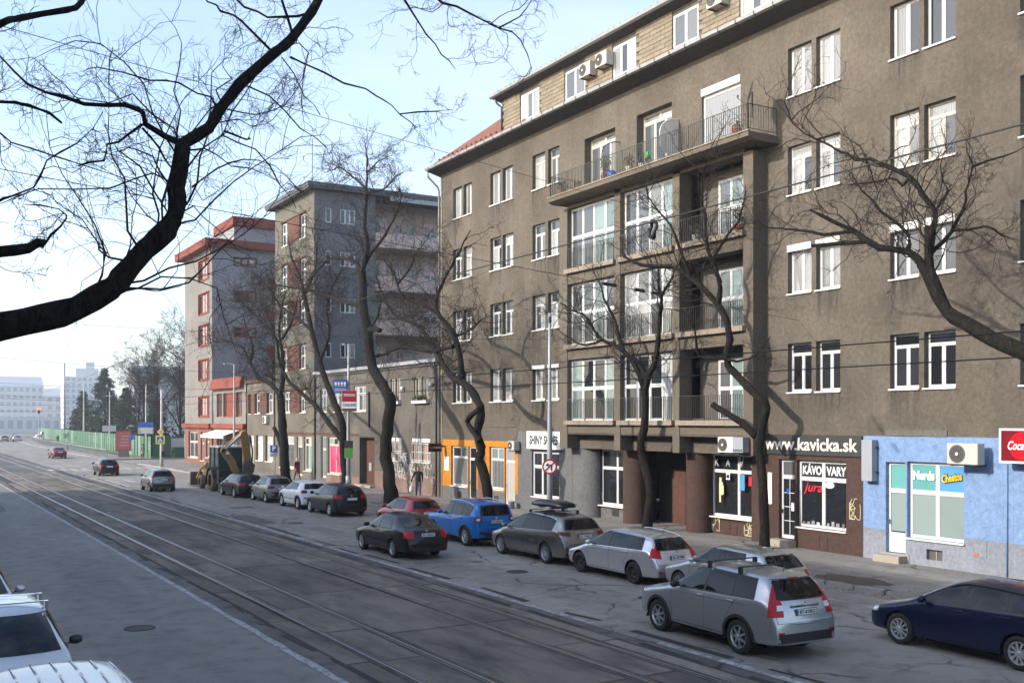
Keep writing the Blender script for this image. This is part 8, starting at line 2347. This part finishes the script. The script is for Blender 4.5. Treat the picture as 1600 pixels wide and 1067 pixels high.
# ------------------------------------------------------------------ people
def person(x, y, z, heading, h, label, coat, legs, hair='hair_dark', long=False, pose='walk', skirt=None, arm=None):
    t = empty('person', (x, y, z), label, 'person', rotz=heading)
    k = h / 1.78
    V, E, Rr = [], [], []
    def v(p, r, par=None):
        V.append(Vector(p) * k); Rr.append(r * k); i = len(V) - 1
        if par is not None: E.append((par, i))
        return i
    pel = v((0, 0, .95), .145); ab = v((.01, 0, 1.13), .15, pel); ch = v((.02, 0, 1.33), .17, ab); sh = v((.01, 0, 1.46), .11, ch); nk = v((.02, 0, 1.54), .058, sh)
    hd0 = v((.03, 0, 1.61), .085, nk); hd1 = v((.045, 0, 1.69), .10, hd0); hd2 = v((.03, 0, 1.755), .07, hd1)
    st = .27 if pose == 'walk' else .04
    for s, f in ((1, 1), (-1, -1)):
        hp = v((0, s * .09, .90), .115, pel); kn = v((f * st * .55 + .04, s * .095, .50), .075, hp); an = v((f * st - (.06 if f < 0 else 0), s * .095, .10), .048, kn)
        he = v((f * st - .03 - (.06 if f < 0 else 0), s * .095, .045), .045, an); v((f * st + .15 - (.06 if f < 0 else 0), s * .10, .035), .036, he)
        a_ = arm[0] if (arm and s > 0) else (arm[1] if arm else 0)
        sw = -f * .16 if pose == 'walk' else .02
        sd = v((.01, s * .20, 1.42), .075, sh); el = v((sw * .4 - .02, s * (.25 + a_ * .5), 1.14), .055, sd); wr = v((sw + .05, s * (.26 + a_), .90), .036, el)
        pm = v((sw + .07, s * (.27 + a_ * 1.1), .83), .036, wr)
        for q, (dx, dz) in enumerate(((.035, -.075), (.012, -.085), (-.012, -.08), (-.034, -.068))):
            f1 = v((sw + .07 + dx, s * (.275 + a_ * 1.1), .83 + dz * .55), .011, pm); v((sw + .075 + dx * 1.1, s * (.268 + a_ * 1.1), .83 + dz), .008, f1)
        th = v((sw + .11, s * (.26 + a_ * 1.1), .84), .011, pm); v((sw + .125, s * (.255 + a_ * 1.1), .805), .009, th)
    me = bpy.data.meshes.new('body'); me.from_pydata(V, E, [])
    o = bpy.data.objects.new('tmp', me); COL.objects.link(o)
    o.modifiers.new('k', 'SKIN'); sb = o.modifiers.new('s', 'SUBSURF'); sb.levels = sb.render_levels = 1
    for i, q in enumerate(me.skin_vertices[0].data): q.radius = (Rr[i], Rr[i]); q.use_root = (i == 0)
    dg = bpy.context.evaluated_depsgraph_get(); bme = bpy.data.meshes.new_from_object(o.evaluated_get(dg)); bpy.data.objects.remove(o)
    bme.name = 'body'; bme.materials.clear()
    for mt in (coat, legs, 'skin', 'cloth_dark'): bme.materials.append(MAT[mt])
    lo = (.55 if long else .90) * k
    for p in bme.polygons:
        c = p.center; z_ = c.z / k; r_ = abs(c.y) / k
        p.use_smooth = True
        if z_ > 1.52: p.material_index = 2
        elif z_ < .09: p.material_index = 3
        elif r_ > .19 and z_ < .885 and z_ > .6: p.material_index = 2
        elif z_ < lo / k and r_ < .21: p.material_index = 1
        else: p.material_index = 0
    link('body', bme, t)
    hm = MB().lathe([(.02, 1.80), (.085, 1.775), (.115, 1.70), (.108, 1.63), (.07, 1.60)], n=12, caps=True).mesh('hair', hair, smooth=True)
    for q in hm.vertices: q.co = Vector((q.co.x - .022, q.co.y * .92, q.co.z)) * k
    link('hair', hm, t)
    fm = MB()     # eyes, nose, mouth
    for s in (-1, 1): fm.box(.128, .137, s * .035 - .012, s * .035 + .012, 1.682, 1.694)
    fm.box(.13, .155, -.012, .012, 1.645, 1.675); fm.box(.118, .131, -.025, .025, 1.612, 1.622)
    f_ = fm.mesh('face', 'hair_dark')
    for q in f_.vertices: q.co *= k
    link('face', f_, t)
    if skirt or long:
        cm = MB(); n = 16; pr2 = [(.17, 1.12), (.20, .9), (.24, .6)]
        rings = [[(r_ * math.cos(2 * math.pi * i / n) * .9 * k, r_ * math.sin(2 * math.pi * i / n) * k, z_ * k) for i in range(n)] for r_, z_ in pr2]
        for a, b in zip(rings, rings[1:]):
            for i in range(n): cm.face([a[i], a[(i + 1) % n], b[(i + 1) % n], b[i]])
        link('coat_skirt', cm.mesh('coat_skirt', coat, smooth=True, fix=False), t)
    return t
man = person(26.35, 55.0, .13, R(-112), 1.80, 'man in black jacket and jeans walking with a white carrier bag', 'cloth_black', 'cloth_jeans', arm=(.02, .16))
t = empty('carrier_bag', (26.02, 55.2, .38), 'white plastic carrier bag held by the walking man', 'bag', rotz=R(-100))
bgm = MB().lathe([(.03, 0), (.14, .03), (.16, .18), (.11, .34), (.04, .44)], n=12).mesh('sack', 'bag_white', smooth=True)
for q in bgm.vertices: q.co = Vector((q.co.x * .55 + random.uniform(-.012, .012), q.co.y + random.uniform(-.012, .012), q.co.z))
link('sack', bgm, t); link('handle', MB().tube([(0, -.03, .42), (0, 0, .56), (0, .03, .42)], .008, 4).mesh('handle', 'bag_white'), t)
person(26.0, 75.6, .13, R(-80), 1.66, 'person in a long maroon coat on the pavement by the low house', 'cloth_maroon', 'cloth_dark', 'hair_grey', long=True)
person(25.0, 128.6, .12, R(100), 1.72, 'person in beige coat before the pale green hoarding', 'cloth_beige', 'cloth_dark', long=True, pose='stand')
person(26.4, 218, .12, R(90), 1.75, 'distant person in dark clothes by the far end of the railing', 'cloth_dark', 'cloth_dark')

# ------------------------------------------------------------------ backhoe loader
D = empty('digger', (18.7, 68.6, 0), 'muddy yellow backhoe loader parked beyond the row of cars', 'digger', static=True)
m = MB()
m.box(18.0, 19.4, 67.4, 72.0, .75, 1.35); m.prism([(69.9, 1.3), (72.3, 1.3), (72.3, 1.75), (71.9, 1.95), (69.9, 2.05)], 18.15, 19.25, 'YZ')
m.build('chassis', 'digger_yellow', D)
m = MB().prism([(67.6, 1.35), (69.95, 1.35), (69.75, 2.85), (67.7, 2.85)], 17.95, 19.45, 'YZ'); m.build('cab', 'cab_glass', D)
pil = MB()
for x_ in (17.95, 19.45):
    for ya, yb in ((67.6, 67.7), (69.95, 69.75), (68.8, 68.75)): pil.bar((x_, ya, 1.35), (x_, yb, 2.85), .09)
pil.build('cab_pillar', 'digger_dark', D)
bevel_mesh(MB().box(17.9, 19.5, 67.5, 69.9, 2.86, 2.98).build('cab_roof', 'sill_white', D).data, .03, 2)
MB().lathe([(.05, 0), (.05, .1)], (18.4, 68.2, 2.98), n=10).build('beacon', 'shop_orange', D)
def dwheel(x_, y_, r_, w_):
    o = MB().lathe([(r_ * .55, -w_ / 2), (r_ * .95, -w_ / 2 + .02), (r_, -w_ / 2 + .08), (r_, w_ / 2 - .08), (r_ * .95, w_ / 2 - .02), (r_ * .55, w_ / 2)], (x_, y_, r_), axis='X', n=24, caps=False).build('wheel', 'mud', D, smooth=True)
    MB().lathe([(r_ * .56, -.06), (r_ * .3, -.02), (r_ * .3, .02), (r_ * .56, .06)], (x_, y_, r_), axis='X', n=20).build('rim', 'digger_yellow', o)
for x_ in (17.75, 19.65): dwheel(x_, 68.3, .72, .46); dwheel(x_ + (.05 if x_ < 18 else -.05), 71.5, .48, .34)
for x_ in (17.7, 19.7):
    fm = MB(); pts = [(68.3 + .86 * math.cos(R(a)), .72 + .86 * math.sin(R(a))) for a in range(10, 171, 20)]
    for (ya, za), (yb, zb) in zip(pts, pts[1:]): fm.bar((x_, ya, za), (x_, yb, zb), .44, .05)
    fm.build('mudguard', 'digger_dark', D)
m = MB().prism([(73.5, .1), (74.3, .05), (74.35, .25), (73.75, .3), (73.65, 1.05), (73.45, 1.05)], 17.5, 19.9, 'YZ'); m.build('loader_bucket', 'digger_steel', D)
for x_ in (17.95, 19.45): MB().tube([(x_, 70.6, 1.7), (x_, 72.3, 1.35), (x_, 73.5, .6)], .09, 6).build('loader_arm', 'digger_yellow', D)
MB().box(17.7, 19.7, 66.75, 67.3, .55, 1.45).build('rear_frame', 'digger_dark', D)
def plate_arm(pts, w, nm, mat='digger_yellow', y=66.45, th=.28):
    m = MB()
    for (xa, za), (xb, zb) in zip(pts, pts[1:]): m.bar((xa, y, za), (xb, y, zb), th, w)
    for (xa, za) in pts: m.lathe([(w * .5, -th * .55), (w * .5, th * .55)], (xa, y, za), axis='Y', n=12)
    return m.build(nm, mat, D)
plate_arm([(18.72, 1.35), (18.45, 2.0), (17.95, 2.7)], .42, 'boom')
plate_arm([(17.9, 2.72), (18.45, 3.25), (19.1, 3.78)], .22, 'boom', 'digger_yellow')
plate_arm([(19.2, 3.75), (19.35, 2.9), (19.45, 2.05)], .46, 'dipper', y=66.3)
MB().tube([(18.0, 66.25, 2.85), (19.0, 66.25, 3.75)], .045, 8).build('ram', 'sill_white', D)
MB().tube([(19.62, 66.2, 3.6), (19.75, 66.2, 2.6), (19.7, 66.2, 1.6)], .05, 6).build('hose', 'cable', D)
MB().prism([(19.15, 1.2), (19.75, 1.25), (19.85, 1.75), (19.6, 2.05), (19.25, 2.0)], 65.95, 66.6, 'XZ').build('bucket', 'digger_steel', D)
MB().prism([(18.02, 2.45), (18.3, 2.5), (18.12, 2.72)], 66.28, 66.30, 'XZ').build('warning_triangle', 'sign_white', D)
for x_ in (17.8, 19.6): MB().bar((x_, 66.9, 1.2), (x_, 66.8, .1), .14).build('stabiliser', 'digger_yellow', D)

# ------------------------------------------------------------------ distance: trees, cars, buildings
def conifer(x, y, h, label, seed):
    rng = np.random.default_rng(seed)
    t = empty('conifer', (x, y, .1), label, 'tree', 'conifers behind the hoarding')
    link('trunk', MB().lathe([(.22, 0), (.16, h * .4), (.03, h)], n=8).mesh('trunk', 'bark'), t)
    nb = int(h * 16); V = []; Q = []
    for k in range(nb):
        z = h * (.10 + .9 * (k / nb)); L = (h * .30) * (1 - (z / h) ** 1.6) * rng.uniform(.6, 1.15) + .3; a = rng.uniform(0, 6.283)
        d = np.array([math.cos(a), math.sin(a), rng.uniform(-.1, .25)])
        n_ = int(20 + L * 14)
        tt = rng.uniform(.15, 1, n_) ** .7
        base = np.array([0, 0, z]) + d * (tt * L)[:, None]; base[:, 2] -= (tt ** 2) * L * .12
        base += rng.normal(scale=.16 + .04 * L, size=(n_, 3)) * np.array([1, 1, .6])
        u = rng.normal(size=(n_, 3)); u /= np.linalg.norm(u, axis=1, keepdims=True); w = np.cross(u, rng.normal(size=(n_, 3))); w /= np.linalg.norm(w, axis=1, keepdims=True)
        s = rng.uniform(.12, .28, (n_, 1))
        b0 = len(V) * 1
        V.append(np.stack([base - u * s, base + w * s * .5, base + u * s, base - w * s * .5], 1).reshape(-1, 3))
    V = np.concatenate(V); Q = np.arange(len(V)).reshape(-1, 4)
    link('crown', fast_mesh('crown', V, Q, 'pine_needle', smooth=False), t)
conifer(31.9, 224, 10.5, 'dark conifer, leftmost behind the hoarding', 1); conifer(33.8, 210, 14.5, 'tallest dark conifer behind the hoarding', 2); conifer(35.2, 196, 10.5, 'broad dark conifer in front of the bare trees', 3); conifer(34.0, 165, 7.5, 'small dark conifer close to the crossing', 4)
def bare_skeleton(x, y, h, seed):
    rng = random.Random(seed); L = []
    lean = (rng.uniform(-.6, .6), rng.uniform(-.6, .6)); n = 7
    tr = [(x + lean[0] * k / n, y + lean[1] * k / n, .1 + h * .62 * k / n, .24 - .14 * k / n) for k in range(n + 1)]
    L.append(tr)
    for k in range(9):
        i = rng.randrange(2, n + 1); b = tr[i]; a = rng.uniform(0, 6.28); ln = h * rng.uniform(.30, .48); up = rng.uniform(.5, 1.4)
        pts = []
        for s in range(5):
            f = s / 4; pts.append((b[0] + math.cos(a) * ln * .6 * f + rng.uniform(-.2, .2) * f, b[1] + math.sin(a) * ln * .6 * f + rng.uniform(-.2, .2) * f, b[2] + ln * .7 * up * f * (1 if f < .8 else .95), (b[3] * .75) * (1 - f * .8)))
        L.append(pts)
    return L
for i, (x, y, h, lb) in enumerate(((31.5, 137.5, 19.0, 'bare tree rising beside the orange-trimmed house'), (35.5, 147, 22.0, 'tallest bare tree in the far park'), (32.6, 158, 18.0, 'bare tree behind the grey direction sign'), (40, 156, 22.0, 'bare tree at the back of the far park'), (38.5, 139, 20.0, 'bare tree half hidden by the orange-trimmed house'), (34.5, 176, 18.0, 'bare tree nearest the conifers'), (31.8, 168, 15.5, 'low bare tree leaning over the hoarding'), (44, 146, 23, 'big bare tree farthest right in the far park'))):
    TREES['P%d' % i] = bare_skeleton(x, y, h, 40 + i)
    tree('P%d' % i, lb, 60 + i, 'bare trees in the far park', skip=(), m1=6, m2=6, m3=4, rmin=.014, name='park_tree', floor1=1.2, ns=6, tw='twig')
# hedge-like undergrowth behind the hoarding
rng = random.Random(2); und = MB()
for k in range(2600):
    yy = rng.uniform(131, 232); xx = rng.uniform(1.0, 12) + 26.1 + (yy - 129) * .033; zz = rng.uniform(.2, 3.6) * rng.random()
    a = Vector((rng.gauss(0, 1), rng.gauss(0, 1), rng.gauss(0, 1))).normalized() * rng.uniform(.2, .5); b = a.cross(Vector((rng.gauss(0, 1), rng.gauss(0, 1), rng.gauss(0, 1)))).normalized() * .2
    p = Vector((xx, yy, zz + .2)); und.face([p - a, p + b, p + a, p - b])
tag(und.build('undergrowth', 'twig', fix=False), 'tangled undergrowth behind the hoarding', 'shrubs', kind='stuff')
FC = 'distant cars at the junction'
def recol(S, p): d = dict(S); d['paint'] = p; return d
put(recol(GOLF, 'paint_grey'), 19.6, 252, 'distant grey car at the left picture edge', 0, FC, lod=1)
put(recol(KIA, 'paint_silver'), 22.3, 254, 'distant silver car waiting at the junction', 0, FC, lod=1)
put(recol(FABIA, 'paint_white'), 27.6, 262, 'distant white car with red lights under the traffic light', 0, FC, lod=1)
put(recol(VAN, 'paint_silver_blue'), 31.2, 285, 'distant pale blue van beyond the white car', 0, FC, lod=1, name='van', cat='van')
put(recol(FABIA, 'paint_darkred'), 23.6, 275, 'distant dark red car ahead of the silver one', 0, FC, lod=1)
def block(name, label, x0, x1, y0, y1, h, mat, storeys, bays, roof=0.0, top=()):
    t = empty(name, ((x0 + x1) / 2, y0, 0), label, 'building', static=True)
    MB().box(x0, x1, y0, y1, 0, h).build('wall', mat, t)
    if roof: MB().prism([(y0 - .3, h + .01), (y1 + .3, h + .01), ((y0 + y1) / 2, h + roof)], x0 - .3, x1 + .3, 'YZ').build('roof', 'far_blue', t)
    wm = MB().box(0, (x1 - x0) / bays * .55, -.06, .1, 0, h / storeys * .5).mesh('window', 'far_window')
    for r_ in range(storeys):
        for k in range(bays):
            link('window', wm, t, (x0 + (x1 - x0) * (k + .22) / bays, y0, h * (r_ + .28) / storeys))
    wm2 = MB().box(-.06, .1, 0, (y1 - y0) / max(1, int((y1 - y0) / 4)) * .5, 0, h / storeys * .5).mesh('window', 'far_window')
    nb = max(1, int((y1 - y0) / 4))
    for r_ in range(storeys):
        for k in range(min(nb, 20)): link('window', wm2, t, (x0, y0 + (y1 - y0) * (k + .25) / nb, h * (r_ + .28) / storeys))
    for (a, b, c, d, e) in top: MB().box(a, b, c, d, h, h + e).build('roof_house', mat, t)
    return t
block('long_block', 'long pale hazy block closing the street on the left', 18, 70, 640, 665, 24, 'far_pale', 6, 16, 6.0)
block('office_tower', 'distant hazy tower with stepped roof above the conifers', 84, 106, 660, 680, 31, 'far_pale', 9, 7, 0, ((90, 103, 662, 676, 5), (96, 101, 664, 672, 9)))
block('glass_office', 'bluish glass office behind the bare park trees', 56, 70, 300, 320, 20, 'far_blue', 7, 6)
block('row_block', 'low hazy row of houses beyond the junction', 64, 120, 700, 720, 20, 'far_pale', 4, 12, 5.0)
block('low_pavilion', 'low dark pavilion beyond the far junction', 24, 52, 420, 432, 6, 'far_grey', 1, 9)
# ------------------------------------------------------------------ air: one closed box of thin even haze round everything
m, n, l, b = nt('haze_air')
n.remove(b)
pv_ = n.new('ShaderNodeVolumePrincipled')
pv_.inputs['Color'].default_value = (0.93, 0.96, 1.0, 1)
pv_.inputs['Density'].default_value = 0.00045
pv_.inputs['Anisotropy'].default_value = 0.35
l.new(pv_.outputs[0], [q for q in n if q.type == 'OUTPUT_MATERIAL'][0].inputs['Volume'])
hz = MB().box(-500, 700, -150, 1500, -1.1, 75)
tag(hz.build('haze', 'haze_air'), kind='stuff')
